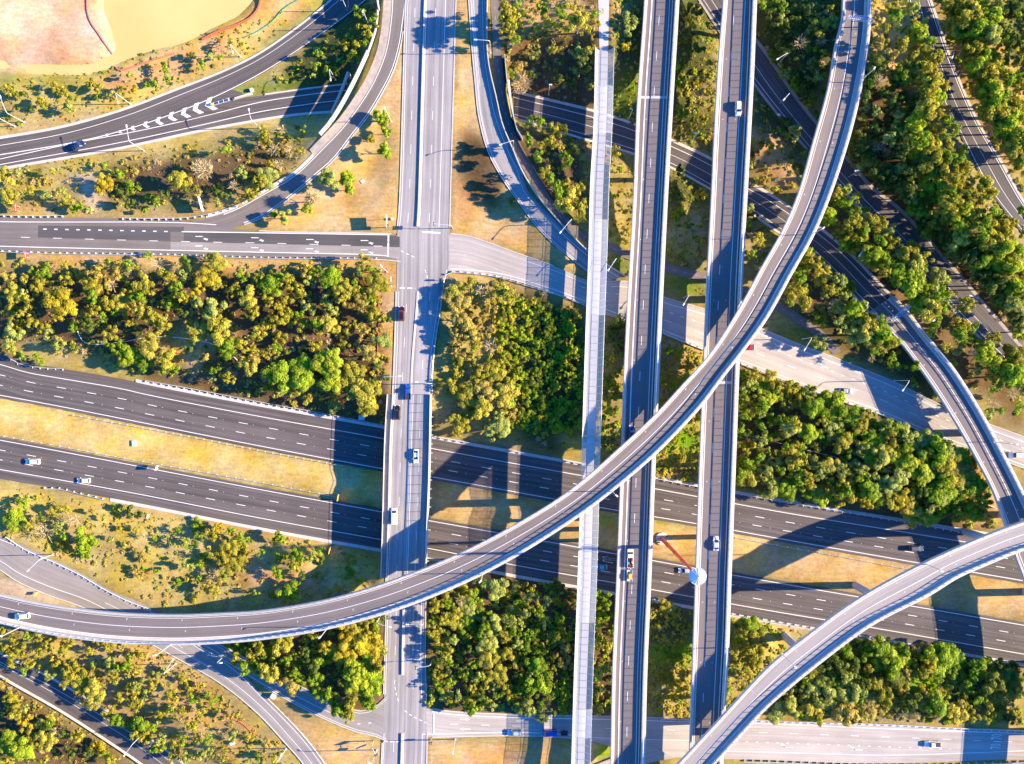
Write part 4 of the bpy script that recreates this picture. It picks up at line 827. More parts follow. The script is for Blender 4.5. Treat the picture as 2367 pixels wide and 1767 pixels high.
# ---------------- vehicles ----------------
def paint(name, col, rough=0.25, metal=0.2):
    m, nt, b = new_mat(name); b.inputs['Roughness'].default_value = rough; b.inputs['Metallic'].default_value = metal
    no = N(nt, 'ShaderNodeTexNoise', Scale=0.8); mr = N(nt, 'ShaderNodeMapRange'); mr.inputs['To Min'].default_value = .95; mr.inputs['To Max'].default_value = 1.05
    nt.links.new(no.outputs['Fac'], mr.inputs['Value']); sc = N(nt, 'ShaderNodeVectorMath', operation='SCALE'); sc.inputs[0].default_value = col; nt.links.new(mr.outputs[0], sc.inputs['Scale']); nt.links.new(sc.outputs[0], b.inputs['Base Color'])
    b.inputs['Coat Weight'].default_value = .5; return m
PT = {'white': paint('car_white', (.82, .82, .82), .3, 0), 'silver': paint('car_silver', (.50, .52, .55), .3, .5), 'dark blue': paint('car_dark_blue', (.02, .045, .13)), 'blue': paint('car_blue', (.02, .09, .45), .3, .1), 'red': paint('car_red', (.62, .015, .03)), 'dark red': paint('car_dark_red', (.06, .006, .012)), 'black': paint('car_black', (.015, .015, .02)),
      'teal': paint('car_teal', (.08, .38, .50), .3, .1), 'light blue': paint('car_light_blue', (.48, .56, .74), .3, .3), 'grey': paint('car_grey', (.12, .13, .15)), 'purple': paint('car_indigo', (.03, .02, .16))}
M['lamp_w'] = plain('headlight_lens', (.75, .76, .78), .15); M['lamp_r'] = plain('tail_light_lens', (.6, .02, .02), .2)
M['trim'] = plain('black_trim', (.03, .03, .03), .6)
# profiles: (x, half width, z) stations of the lower body; the cabin is a second loft on it. front = +x
def loft(mb, rings):
    n0 = len(mb.v); k = len(rings[0])
    for r in rings: mb.v += [tuple(p) for p in r]
    for i in range(len(rings)-1):
        for j in range(k):
            a = n0+i*k+j; b = n0+i*k+(j+1) % k; mb.f.append((a, b, b+k, a+k))
    mb.f.append(tuple(n0+j for j in range(k))[::-1]); mb.f.append(tuple(n0+(len(rings)-1)*k+j for j in range(k)))
def sect(x, w, z0, z1, r=.16):
    return [(x, -w, z0), (x, -w, z1-r), (x, -w+r, z1), (x, w-r, z1), (x, w, z1-r), (x, w, z0)]
KINDS_ = {
 'sedan': dict(L=4.7, W=1.82, belt=[(-2.35,.72,.62),(-2.2,.84,.92),(-1.2,.90,.98),(.9,.91,.94),(1.9,.86,.80),(2.28,.72,.66),(2.35,.6,.55)], cab=(-1.75,-1.05,.35,1.15,1.43)),
 'hatch': dict(L=4.3, W=1.80, belt=[(-2.15,.76,.72),(-2.05,.84,.96),(-1.2,.89,1.0),(.8,.90,.97),(1.7,.85,.84),(2.08,.72,.68),(2.15,.6,.58)], cab=(-2.0,-1.65,.30,1.08,1.48)),
 'suv': dict(L=4.75, W=1.92, belt=[(-2.37,.82,.8),(-2.28,.92,1.08),(-1.2,.95,1.12),(1.0,.95,1.10),(2.0,.90,1.0),(2.30,.80,.8),(2.37,.7,.7)], cab=(-2.25,-1.95,.45,1.15,1.76)),
 'van': dict(L=5.3, W=1.95, belt=[(-2.65,.90,.9),(-2.6,.96,1.2),(-1.2,.97,1.25),(1.4,.97,1.2),(2.3,.90,1.05),(2.58,.80,.85),(2.65,.7,.7)], cab=(-2.6,-2.5,1.15,1.95,2.05)),
 'ute': dict(L=5.2, W=1.88, belt=[(-2.6,.88,.75),(-2.56,.92,.82),(-.45,.93,.82),(-.4,.93,1.08),(1.3,.93,1.05),(2.2,.88,.95),(2.52,.76,.8),(2.6,.7,.7)], cab=(-.42,-.3,.85,1.45,1.74)),
}
def make_car(kind, colour):
    K = KINDS_[kind]; t = empty({'sedan': 'sedan_car', 'hatch': 'hatchback_car', 'suv': 'suv_car', 'van': 'van', 'ute': 'utility_truck'}[kind]); pm = PT[colour]
    mb = MB(); loft(mb, [sect(x, w, .30, z) for x, w, z in K['belt']]); mb.build('body', pm, t, smooth=False)
    r0, r1, f1, f0, h = K['cab']; w = K['W']/2
    bz = [z for x, _, z in K['belt']][2]-.06
    def ring(x, ww, z): return [(x, -ww, z), (x, ww, z)]
    # glasshouse: one dark lofted volume, roof skin just above it
    mb = MB(); wb = w-.07; wt = w-.26
    v = [(r0, -wb, bz), (f0, -wb, bz), (f0, wb, bz), (r0, wb, bz), (r1, -wt, h-.03), (f1, -wt, h-.03), (f1, wt, h-.03), (r1, wt, h-.03)]
    mb.v = v; mb.f = [(0, 1, 5, 4), (1, 2, 6, 5), (2, 3, 7, 6), (3, 0, 4, 7), (4, 5, 6, 7)]; mb.build('windows', M['cglass'], t)
    mb = MB(); loft(mb, [[(r1-.02, -wt+.06, h-.05), (r1-.02, -wt, h-.02), (r1-.02, 0, h+.01), (r1-.02, wt, h-.02), (r1-.02, wt-.06, h-.05)], [(r1+.15, -wt-.02, h-.06), (r1+.15, -wt+.02, h), (r1+.15, 0, h+.05), (r1+.15, wt-.02, h), (r1+.15, wt+.02, h-.06)], [(f1-.15, -wt-.02, h-.06), (f1-.15, -wt+.02, h), (f1-.15, 0, h+.05), (f1-.15, wt-.02, h), (f1-.15, wt+.02, h-.06)], [(f1+.02, -wt+.06, h-.05), (f1+.02, -wt, h-.02), (f1+.02, 0, h+.01), (f1+.02, wt, h-.02), (f1+.02, wt-.06, h-.05)]]); mb.build('roof', pm, t)
    for sx in (-1, 1):      # pillars
        for (xa, za, xb, zb) in ((f0, bz, f1, h-.02), (r0, bz, r1, h-.02)):
            mb = MB(); mb.tube([(xa, sx*(wb-.02), za), (xb, sx*(wt-.01), zb)], .05, 5); mb.build('pillar', pm, t)
    for x in (K['L']*.31, -K['L']*.30):
        for y in (-w+.10, w-.10):
            mb = MB(); mb.tube([(x, y-.11, .33), (x, y+.11, .33)], .33, 14); mb.build('wheel', M['rubber'], t)
    for y in (-1, 1):
        xf = K['belt'][-2][0]; zf_ = K['belt'][-2][2]; mb = MB(); mb.box((xf-.03, y*(K['belt'][-2][1]-.16), zf_+.0), (.34, .34, .13)); mb.build('headlight', M['lamp_w'], t)
        xr = K['belt'][0][0]; mb = MB(); mb.box((xr+.07, y*(K['belt'][0][1]-.10), K['belt'][0][2]+.10), (.20, .30, .16)); mb.build('tail_light', M['lamp_r'], t)
        mb = MB(); mb.box((f0-.15, y*(w+.06), bz+.08), (.16, .22, .14)); mb.build('wing_mirror', pm, t)
    if kind == 'ute':
        mb = MB(); mb.box((-1.5, 0, .88), (1.95, 1.5, .06)); mb.build('tray_bed', M['trim'], t)
        for y in (-.84, .84): mb = MB(); mb.box((-1.5, y, .98), (2.05, .10, .30)); mb.build('tray_side', pm, t)
    if kind in ('suv', 'hatch'):
        for y in (-.55, .55): mb = MB(); mb.tube([(r1+.1, y, h+.07), (f1-.1, y, h+.07)], .03, 5); mb.build('roof_rack', M['trim'], t)
    return t
def rz_surface(px, py, k):
    rb = R[k]; sm = rb.nearest(px, py); return float(np.interp(sm, rb.s, rb.C[:, 2]))
CARS = [(184,339,'j1',11,'suv','dark blue','dark blue car with a pale roof rack near the painted chevrons at upper left'),
 (1705,253,'b',-93,'suv','white','white four wheel drive alone on the upper stretch of the right straight flyover'),
 (1731,803,'g',-22,'hatch','red','bright red car partly hidden beneath the curved flyover on the pale side road'),
 (929,726,'nsn',92,'suv','dark red','dark red car in tree shade on the main road below the junction'),
 (944,906,'nsb',92,'ute','blue','bright blue utility truck at the upper end of the motorway bridge'),
 (919,954,'nsb',92,'suv','black','black car just behind the blue utility truck on the bridge'),
 (962,1054,'nsb',-88,'sedan','white','white sedan in the middle of the road bridge over the motorway'),
 (912,1193,'nsb',92,'van','white','white van near the lower end of the road bridge by the footpath'),
 (78,1067,'ms',171,'suv','white','white car farthest left on the lower motorway carriageway'),
 (196,1111,'ms',171,'hatch','white','white hatchback in the nearside lane beneath the median sign, second car from left'),
 (54,1423,'c',171,'suv','white','white car on the left end of the long curved flyover'),
 (1410,1291,'ms',171,'suv','grey','dark grey blue car in shade between the footbridge and the straight flyover'),
 (1388,1310,'ms',171,'sedan','teal','turquoise car in shade beside the mesh footbridge'),
 (1654,1256,'b',92,'sedan','white','white sedan on the right straight flyover level with the red mast'),
 (1584,1318,'ms',171,'sedan','light blue','pale blue car on the motorway half hidden under the mast canopy'),
 (2116,1267,'mn',-9,'suv','grey','dark car with pale roof in sun between two flyover shadows at right'),
 (1954,904,'g',-20,'sedan','silver','silver sedan on the pale side road left of the wide blue shadow'),
 (2346,1052,'g',160,'suv','white','white car at the right edge beyond the ramp bridge'),
 (1190,1692,'v',180,'suv','light blue','pale blue car leading the row on the lower side road'),
 (1270,1693,'v',180,'van','blue','blue van towing a dark trailer on the lower side road'),
 (2154,1719,'v',180,'ute','white','white utility truck alone on the lower right side road'),
 (1461,1003,'a',90,'suv','purple','indigo car on the left straight flyover just emerging from the curved flyover')]
lib = {}
for px, py, k, ang, kind, colr, lab in CARS:
    key = (kind, colr)
    z = rz_surface(px, py, k)+dzof(k) if k in DZ else rz_surface(px, py, k)
    if key not in lib: t = lib[key] = make_car(kind, colr)
    else: t = copy_tree(lib[key])
    rb = R[k]; sm = rb.nearest(px, py); l = rb.latat(sm); along = math.atan2(l[0], -l[1])   # road tangent
    want = math.radians(ang); d = (along-want+math.pi) % (2*math.pi)-math.pi
    if abs(d) > math.pi/2: along += math.pi
    p = P(px, py, z); t.location = (p.x, p.y, z+.01); t.rotation_euler = (0, 0, along); tag(t, lab, 'car' if kind not in ('van', 'ute') else {'van': 'van', 'ute': 'truck'}[kind])
# pickup with load towing an orange machine trailer on flyover A
z = 13.5; p = P(1456, 1290, z); rb = R['a']; l = rb.latat(rb.nearest(1456, 1290)); ang = math.atan2(l[0], -l[1]); ang = ang if math.sin(ang) > 0 else ang+math.pi
t = empty('tow_truck', p, ang); tag(t, 'white work truck with coloured tools in its tray on the left straight flyover', 'truck')
mb = MB(); loft(mb, [sect(x, w, .5, h_) for x, w, h_ in ((-3.0,.98,.95),(0.3,.98,.98),(.35,1.0,1.25),(2.1,.98,1.2),(2.85,.88,1.05),(3.0,.75,.9))]); mb.build('body', PT['white'], t)
mb = MB(); mb.v = [(.35,-.92,1.2),(2.1,-.92,1.2),(2.1,.92,1.2),(.35,.92,1.2),(.45,-.78,1.95),(1.5,-.78,1.95),(1.5,.78,1.95),(.45,.78,1.95)]; mb.f = [(0,1,5,4),(1,2,6,5),(2,3,7,6),(3,0,4,7)]; mb.build('windows', M['cglass'], t)
mb = MB(); mb.box((.97, 0, 1.98), (1.15, 1.62, .1)); mb.build('roof', PT['white'], t)
mb = MB(); mb.box((-1.3, 0, 1.0), (3.2, 1.7, .06)); mb.build('tray_bed', M['trim'], t)
for y in (-.93, .93): mb = MB(); mb.box((-1.3, y, 1.2), (3.3, .08, .42)); mb.build('tray_side', PT['white'], t)
for x in (1.9, -1.7):
    for y in (-.85, .85): mb = MB(); mb.tube([(x, y-.14, .42), (x, y+.14, .42)], .42, 14); mb.build('wheel', M['rubber'], t)
i = 0
for nm, c, x, y, sx, sy, sz in (('tool_box', 'dark blue', -.5, .45, .7, .5, .35), ('tool_box', 'red', -.4, -.5, .6, .5, .3), ('tool_box', 'teal', -1.5, .5, .8, .5, .3), ('tool_box', 'yellow', -1.2, -.55, .7, .35, .4), ('tool_box', 'red', -2.3, 0, .6, .8, .25), ('tool_box', 'black', -2.4, -.6, .5, .4, .3)):
    q = p+Vector((x*math.cos(ang)-y*math.sin(ang), x*math.sin(ang)+y*math.cos(ang), 1.04)); mt = M['yellow'] if c == 'yellow' else PT[c]; mb = MB(); mb.box((0, 0, sz/2), (sx, sy, sz), 0, .93); o = mb.build(nm, mt); o.location = q; o.rotation_euler = (0, 0, ang+.1*i); i += 1
    tag(o, ['dark blue tool box at the front left of the white truck tray', 'red tool box behind the cab on the right of the truck tray', 'turquoise tool box on the left side of the truck tray', 'yellow tool box on the right side of the truck tray', 'red tool box at the tail of the truck tray', 'black tool box at the rear corner of the truck tray'][i-1], 'tool box')
p = P(1455, 1330, z); t = empty('machine_trailer', p, ang); tag(t, 'trailer carrying an orange machine behind the white work truck', 'trailer')
mb = MB(); mb.box((0, 0, .55), (3.6, 1.7, .12)); mb.tube([(1.8, .5, .55), (3.0, 0, .55)], .06); mb.tube([(1.8, -.5, .55), (3.0, 0, .55)], .06); mb.build('chassis', M['steel'], t)
for y in (-.85, .85):
    mb = MB(); mb.box((0, y, .75), (3.6, .07, .3)); mb.build('side_rail', M['white'], t); mb = MB(); mb.tube([(-.3, y-.1, .33), (-.3, y+.1, .33)], .33, 12); mb.build('wheel', M['rubber'], t)
t2 = empty('orange_machine', (p.x, p.y, z+.61), ang); tag(t2, 'orange machine with a rounded hood strapped on the trailer', 'machine')
mb = MB(); loft(mb, [sect(x, w, 0, h_, .2) for x, w, h_ in ((-1.2,.35,.6),(-.9,.5,.95),(.3,.5,1.0),(.7,.4,.7))]); mb.build('hood', M['yellow'], t2)
mb = MB(); mb.box((-.2, -.68, .35), (1.2, .26, .7)); mb.build('engine', PT['red'], t2); mb = MB(); mb.box((1.0, .1, .2), (.5, .9, .4)); mb.build('bucket', M['trim'], t2)
# small box trailer behind the blue van
z = rz_surface(1303, 1693, 'v'); p = P(1304, 1693, z); t = empty('box_trailer', p, math.pi); tag(t, 'small dark open trailer behind the blue van, in flyover shade', 'trailer')
mb = MB(); mb.box((0, 0, .55), (2.3, 1.4, .1)); mb.tube([(1.1, 0, .5), (2.2, 0, .5)], .05); mb.build('tray', M['dark'], t)
for y in (-.7, .7): mb = MB(); mb.box((0, y, .8), (2.3, .05, .5)); mb.build('side_panel', M['dark'], t); mb = MB(); mb.tube([(0, y-.2*(y > 0)-.0, .3), (0, y+.2*(y < 0)+.0, .3)], .3, 12); mb.build('wheel', M['rubber'], t)

# ---------------- street lamps ----------------
def zat(px, py, on):
    if on: return rz_surface(px, py, on)
    return G(px, py).z
LAMPS = [  # base px, head px, height, on, label
 (302,241,273,238,12,'','cranked street lamp left of the small tree on the upper left verge'),(35,293,-6,272,12,'','street lamp whose arm leaves the frame at the left edge'),(556,132,538,122,12,'','street lamp beside the pond bank above the chevrons'),
 (333,349,292,291,12,'','street lamp whose arm overhangs the painted gore chevrons'),(601,297,575,253,11,'','street lamp overhanging the lower arm of the low road'),(804,27,788,-2,11,'','street lamp in deep shade at the top left slip road'),
 (853,60,838,27,12,'','street lamp rising among green trees at the top left'),(776,185,764,185,11,'','street lamp in tree shade above the left tunnel'),(904,281,889,249,11,'','street lamp beside a roadside gum on the dry grass'),
 (1134,123,1098,92,11,'','street lamp bending over the slip road near the top centre'),(1187,345,1156,335,11,'','street lamp over the slip road among tree shadows'),(1268,219,1273,196,10,'','slim street lamp left of the footbridge beside the low road'),
 (1453,275,1459,252,10,'','slim street lamp between the footbridge and the left straight flyover'),(1599,327,1608,308,10,'','slim street lamp between the two straight flyovers'),(1799,149,1797,137,11,'','street lamp with folded arm right of the white car on the flyover'),
 (1801,241,1812,231,12,'','street lamp beside the dark ramp at the upper right'),(1988,188,2022,157,11,'c','street lamp outside the curved flyover near the top'),(2170,148,2201,134,11,'','street lamp on the far right ramp'),
 (1959,411,1978,395,11,'','street lamp half hidden by trees right of the curved flyover'),(1772,433,1796,414,10,'','short street lamp in shade left of the curved flyover'),(1876,542,1904,527,10,'c','street lamp on the curved flyover above the low road crossing'),
 (1967,587,1987,591,11,'','street lamp between the low road and the ramp, among gums'),(2227,697,2243,684,11,'','street lamp beside the dark ramp in the right woodland'),(2120,748,2159,741,11,'','street lamp right of the sign gantry on the ramp'),
 (1855,784,1860,809,10,'','street lamp beside a pale gum on the upper kerb of the side road'),(2067,880,2087,903,12,'','street lamp over the wide shadow on the side road'),(2298,1022,2352,1028,11,'e','street lamp reaching out from the ramp bridge over the white car'),
 (895,629,880,614,9,'','street lamp on the dry verge below the junction'),(893,872,924,870,9,'','street lamp with arm from the left over the blue truck'),(999,887,962,884,9,'','street lamp with arm from the right near the blue truck'),
 (879,1425,902,1450,9,'','street lamp with arm from the left below the curved flyover'),(983,1429,940,1444,9,'','street lamp with arm from the right below the curved flyover'),(757,1452,738,1475,9,'c','street lamp under the lower edge of the flyover left of the main road'),
 (395,1490,355,1516,11,'c','street lamp on the flyover beside the yellow sign'),(49,1449,0,1471,11,'c','street lamp at the left end of the curved flyover'),(406,1535,400,1525,11,'','cranked street lamp with a red marker on the scrub slope'),
 (523,1512,511,1533,10,'','street lamp over the ramp beside dense green trees'),(338,1690,287,1747,11,'','street lamp over the far lower left ramp'),(123,1282,64,1320,9,'','curved street lamp reaching over the lower left ramp'),
 (56,283,0,223,11,'','curved blue grey street lamp at the left edge among trees'),(661,1731,650,1745,11,'','street lamp beside the ramp at the bottom left'),(871,1734,852,1764,11,'','tall lamp by the traffic signals at the lower junction'),
 (1052,1709,1047,1742,11,'','tall lamp standing on bare clay right of the lower junction'),(1415,1136,1426,1147,9,'c','street lamp under the flyover beside the left straight flyover'),(1317,519,1295,538,10,'','street lamp on the path fence left of the footbridge'),
 (1417,607,1406,625,10,'','street lamp between the footbridge and flyover by the green verge'),(1808,1512,1839,1543,11,'d','street lamp over the lower part of the pale curved flyover'),(2143,1305,2176,1321,11,'d','street lamp over the upper part of the pale curved flyover'),
 (1115,1327,1109,1346,9,'c','small street lamp below the flyover above the green copse'),(1581,688,1580,705,9,'','small street lamp between the straight flyovers at the side road kerb'),(2300,1236,2290,1220,9,'mn','street lamp on the verge under the ramp bridge')]
for i, (bx, by, hx, hy, h, on, lab) in enumerate(LAMPS[:-1]):
    z0 = zat(bx, by, on); p = P(bx, by, z0)
    if on:      # mounted on the outside of the parapet
        rb = R[on]; z0 = rz_surface(bx, by, on)+.9; p = P(bx, by, z0)
    q = P(hx, hy, z0+h); d = Vector((q.x-p.x, q.y-p.y, 0)); L = d.length
    if L > 7: d *= 7/L
    t = empty('street_lamp', (p.x, p.y, z0)); tag(t, lab, 'street lamp')
    d0 = d.normalized() if d.length > .1 else Vector((0, 1, 0))
    mb = MB(); mb.tube([(0, 0, -.3), (0, 0, .5), (0, 0, h-.9)], .17, 8, .11); mb.build('pole', M['steel'], t)
    mb = MB(); mb.tube([(0, 0, h-.95), tuple(d*.10+Vector((0, 0, h-.4))), tuple(d*.35+Vector((0, 0, h-.15))), tuple(d+Vector((0, 0, h)))], .10, 6, .08); mb.build('arm', M['steel'], t)
    mb = MB(); c = d-d0*.1+Vector((0, 0, h+.02)); mb.box(c, (1.0, .42, .17), math.atan2(d0.y, d0.x), .75); mb.build('lamp_head', M['white'], t)
    mb = MB(); mb.box(c-Vector((0, 0, .11)), (.6, .28, .05), math.atan2(d0.y, d0.x)); mb.build('lens', M['lamp_w'], t)
    mb = MB(); mb.box((0, 0, .12), (.6, .6, .24)); mb.build('base_plate', M['conc'], t)
# ---------------- guard rails ----------------
def guard(label, pts, z, sp=2.2, mat='steel', ob=1, name='guard_rail'):
    f = zf(z) if z is not None else None
    w = catmull(pts, 10); W = []
    for x, y in w:
        if f: W.append(P(x, y, f(x, y)))
        else: W.append(G(x, y))
    W = np.array(W); W = resample(W, max(3, int(np.linalg.norm(np.diff(W, axis=0), axis=1).sum()/sp)+1)); mid = W[len(W)//2]
    r = empty(name, tuple(mid)); tag(r, label, 'guard rail')
    T = np.gradient(W, axis=0); T[:, 2] = 0; T /= np.linalg.norm(T, axis=1)[:, None]; lat = np.stack([T[:, 1], -T[:, 0], T[:, 2]], 1)*ob
    mb = MB(); mb.extrude(list(W), list(lat), [(-.06, .42), (.05, .5), (-.06, .58), (.05, .66), (-.06, .74), (-.12, .74), (-.12, .42)]); mb.build('rail', M[mat], r, world=True)
    first = None
    if len(W) > 99: idx = np.linspace(0, len(W)-1, 99).astype(int)
    else: idx = range(len(W))
    for i in idx:
        if first is None:
            mb = MB(); mb.box((0, 0, .2), (.55, .16, 1.0)); first = mb.build('post', M['steel'], r); o = first
        else: o = first.copy(); COL.objects.link(o); o.parent = r
        o.location = (W[i][0]-mid[0]+lat[i][0]*-.3, W[i][1]-mid[1]+lat[i][1]*-.3, W[i][2]-mid[2]); o.rotation_euler = (0, 0, math.atan2(lat[i][1], lat[i][0]))
    return r
guard('long guard rail along the lower edge of the left side road', [(-60,581),(0,583),(100,587),(381,591),(600,598),(870,600)], ZN, 2.35)
guard('short guard rail at the left edge above the side road', [(-40,495),(0,498),(90,500),(145,499)], ZN, 2.35, ob=-1)
guard('guard rail along the outer curve where the slip road meets the side road', [(285,505),(381,506),(440,503),(500,491),(560,470),(610,440),(660,410)], ZN, 2.3, ob=-1)
guard('short angled guard rail above the motorway at the far left', [(14,820),(40,838),(80,848),(147,853)], None, 2.3, ob=-1)
guard('guard rail above the motorway between bushland and the road bridge', [(338,880),(450,900),(600,929),(760,958),(889,983)], None, 2.6, ob=-1)
guard('short guard rail with a splayed end below the motorway at left', [(104,1130),(140,1131),(185,1142),(238,1155)], None, 2.3)
guard('guard rail along the upper edge of the lower left ramp', [(16,1241),(60,1270),(120,1296),(190,1330),(240,1360),(300,1390),(350,1408)], None, 2.2, ob=-1)
guard('guard rail round the corner and along the lower kerb of the east side road', [(1030,637),(1045,631),(1090,634),(1145,641),(1200,656),(1300,687),(1355,708)], None, 2.3)
guard('guard rail on the lower kerb between footbridge and left straight flyover', [(1385,722),(1442,742)], None, 2.2)
guard('guard rail on the lower kerb between the two straight flyovers', [(1531,772),(1580,792),(1628,811)], None, 2.2)
guard('guard rail on the lower kerb above the dense wedge of trees', [(1712,843),(1800,878),(1850,896),(1947,930),(2048,964),(2148,1008),(2240,1044)], None, 2.4)
guard('guard rail along the right edge of the main road below the junction', [(1028,645),(1021,700),(1006,800),(1000,860),(999,905)], ZN, 2.4, ob=-1)
guard('guard rail on the motorway verge left of the curved flyover shadow', [(1000,1009),(1100,1026),(1200,1045),(1345,1072)], None, 2.6, ob=-1)
guard('guard rail on the upper motorway verge between the straight flyovers', [(1515,1106),(1613,1125)], None, 2.6, ob=-1)
guard('guard rail along the motorway under the dense wedge of trees', [(1695,1138),(1800,1158),(2000,1190),(2180,1222),(2250,1236)], None, 2.6, ob=-1)
guard('guard rail below the motorway right of the straight flyovers', [(1690,1420),(1800,1440),(1890,1456)], None, 2.6)
guard('guard rail below the motorway right of the pale curved flyover', [(1985,1470),(2100,1491),(2250,1518),(2380,1541)], None, 2.6)
guard('guard rail above the lower side road between the straight flyovers', [(1530,1661),(1590,1662)], None, 2.3, ob=-1)
guard('guard rail above the lower side road right of the pale curved flyover', [(1740,1664),(1850,1668),(2012,1672),(2250,1684),(2380,1689)], None, 2.5, ob=-1)
guard('guard rail beneath the lower side road at the bottom right', [(1720,1760),(1767,1761),(2012,1769),(2200,1768),(2367,1762)], None, 2.6)
# wire rope median barriers: posts and three ropes
def wire(label, pts, sp, z=None):
    w = catmull(pts, 12); W = np.array([G(x, y) for x, y in w]); W = resample(W, min(97, int(np.linalg.norm(np.diff(W, axis=0), axis=1).sum()/sp))); mid = W[len(W)//2]
    r = empty('wire_rope_barrier', tuple(mid)); tag(r, label, 'barrier')
    for h in (.45, .7): mb = MB(); mb.tube(W+[0, 0, h], .03, 4); mb.build('wire_rope', M['steel'], r, world=True)
    first = None
    for p in W:
        if first is None: mb = MB(); mb.tube([(0, 0, -.2), (0, 0, .85)], .07, 6); mb.box((0, 0, .02), (.45, .45, .06)); first = o = mb.build('post', M['steel'], r)
        else: o = first.copy(); COL.objects.link(o); o.parent = r
        o.location = tuple(p-mid)
wire('wire rope barrier on the upper edge of the straw coloured median', [(170,960),(300,984),(450,1012),(600,1042),(790,1077)], 2.5)
wire('wire rope barrier on the lower edge of the straw coloured median', [(10,1009),(150,1034),(300,1062),(450,1088),(600,1115),(780,1149)], 3.0)
wire('wire rope barrier on the upper edge of the median right of the flyovers', [(1700,1243),(1850,1270),(2000,1297),(2110,1318)], 3.2)
# ---------------- signs ----------------
def sign(name, label, px, py, h, w, ht, ang, mat, text=None, posts=2, z=None, cat='sign', border=None):
    p = G(px, py) if z is None else P(px, py, z); t = empty(name, tuple(p), ang); tag(t, label, cat)
    for s_ in ((-w*.3, w*.3) if posts == 2 else (0,)):
        mb = MB(); mb.tube([(s_, 0, -.3), (s_, 0, h)], .07, 6); mb.build('post', M['steel'], t)
    mb = MB(); mb.box((0, -.12, h+ht/2-.05), (w, .10, ht)); mb.build('panel', mat, t)
    mb = MB(); mb.box((0, -.18, h+ht/2-.05), (w*.8, .03, ht*.12)); mb.build('stripe', M['dark'] if border is None else border, t)
sign('road_sign', 'white sign on the motorway median below the concrete pit', 369, 1080, 2.2, 1.6, 1.6, math.radians(70), M['white'])
sign('road_sign', 'orange chevron sign at the median end before the bridge shadow', 783, 1149, 1.0, 2.2, 1.8, math.radians(80), M['yellow'])
sign('road_sign', 'orange sign below the motorway by the lower left bushland', 764, 1270, 1.2, 2.3, 1.8, math.radians(78), M['yellow'])
sign('road_sign', 'red and white sign left above the side road at the left edge', 45, 484, 2.0, 2.6, 1.6, math.radians(95), M['red'], border=M['white'])
sign('road_sign', 'red and white sign below the side road guard rail', 67, 592, 2.0, 2.2, 1.4, math.radians(95), M['red'], border=M['white'])
sign('road_sign', 'tall white sign board beside the curve of the slip road', 471, 477, 2.0, 4.6, 2.4, math.radians(105), M['white'])
sign('road_sign', 'small yellow marker on the slope below the flyover lamp', 345, 1511, 1.0, 1.3, 1.1, math.radians(60), M['yellow'])
sign('road_sign', 'small yellow marker beside the lower left ramp', 87, 1371, .8, 1.2, 1.0, math.radians(60), M['yellow'])
sign('road_sign', 'white square sign on the verge above the lower left trees', 347, 1191, 1.6, 1.4, 1.2, math.radians(70), M['white'])
sign('direction_sign', 'large sign board standing on the dry grass at the junction corner', 897, 517, 3.2, 4.2, 2.3, math.radians(90), M['steel'])
sign('direction_sign', 'white sign box on the verge left of the main road below the junction', 905, 648, 2.0, 1.4, 1.4, math.radians(90), M['white'], posts=1)
sign('direction_sign', 'blue and yellow sign on the grass at the lower junction', 838, 1717, 2.4, 3.6, 1.2, math.radians(20), M['bluep'], border=M['yellow'])
# concrete pits and cabinets
def cabinet(name, label, px, py, size, mat, rz=0.2, cat='cabinet'):
    p = G(px, py); t = empty(name, tuple(p), rz); tag(t, label, cat); mb = MB(); mb.box((0, 0, size[2]/2-.1), size, 0, .96); mb.build('body', mat, t); mb = MB(); mb.box((0, 0, size[2]-.06), (size[0]*1.05, size[1]*1.05, .1)); mb.build('lid', M['steel'], t)
cabinet('drain_pit', 'square concrete pit in the middle of the straw coloured median', 311, 1025, (1.4, 1.9, .5), M['conc'], .1, 'pit'); cabinet('drain_pit', 'square pit cover on the dry grass left of the main road', 838, 420, (1.2, 1.2, .2), M['concd'], .6, 'pit')
cabinet('utility_cabinet', 'small white cabinet on the scrub slope at the bottom left', 538, 1717, (1.3, 1.0, 1.1), M['white'], .4); cabinet('utility_cabinet', 'grey cabinet in the shady triangle between the two lower ramps', 633, 1609, (1.7, 1.3, 1.2), M['steel'], -.5)
cabinet('utility_cabinet', 'white cabinet near the traffic signals at the upper junction corner', 907, 507, (.8, .6, 1.1), M['white'], .5); cabinet('utility_cabinet', 'green cabinet above the motorway guard rail left of the bridge', 837, 966, (2.0, 1.5, 1.0), plain('green_box_paint', (.05, .13, .09)), -.1)
cabinet('utility_cabinet', 'pale cabinet beside the slip road near the gore at the upper left', 583, 210, (1.0, 1.0, 1.2), M['white'], .3)
# crash cushion in the gore
p = P(512, 237, 1.5); t = empty('crash_cushion', tuple(p), math.radians(16)); tag(t, 'long crash cushion with a yellow nose at the tip of the painted gore', 'crash cushion')
mb = MB(); mb.tube([(-3.1, 0, -.1), (-3.1, 0, .85)], .45, 12); mb.build('nose', M['yellow'], t)
for y in (-.45, .45): mb = MB(); mb.box((.1, y, .5), (5.8, .08, .5)); mb.build('side_rail', M['steel'], t)
for i in range(7): mb = MB(); mb.box((-2.5+i*.85, 0, .45), (.3, .8, .75)); mb.build('bay', M['bluep'] if i % 2 else M['steel'], t)
p = P(560, 224, 1.5); t = empty('concrete_barrier', tuple(p), math.radians(17)); tag(t, 'short concrete barrier behind the crash cushion', 'barrier'); mb = MB(); mb.box((0, 0, .35), (7, .7, .9), 0, .7); mb.build('body', M['conc'], t)
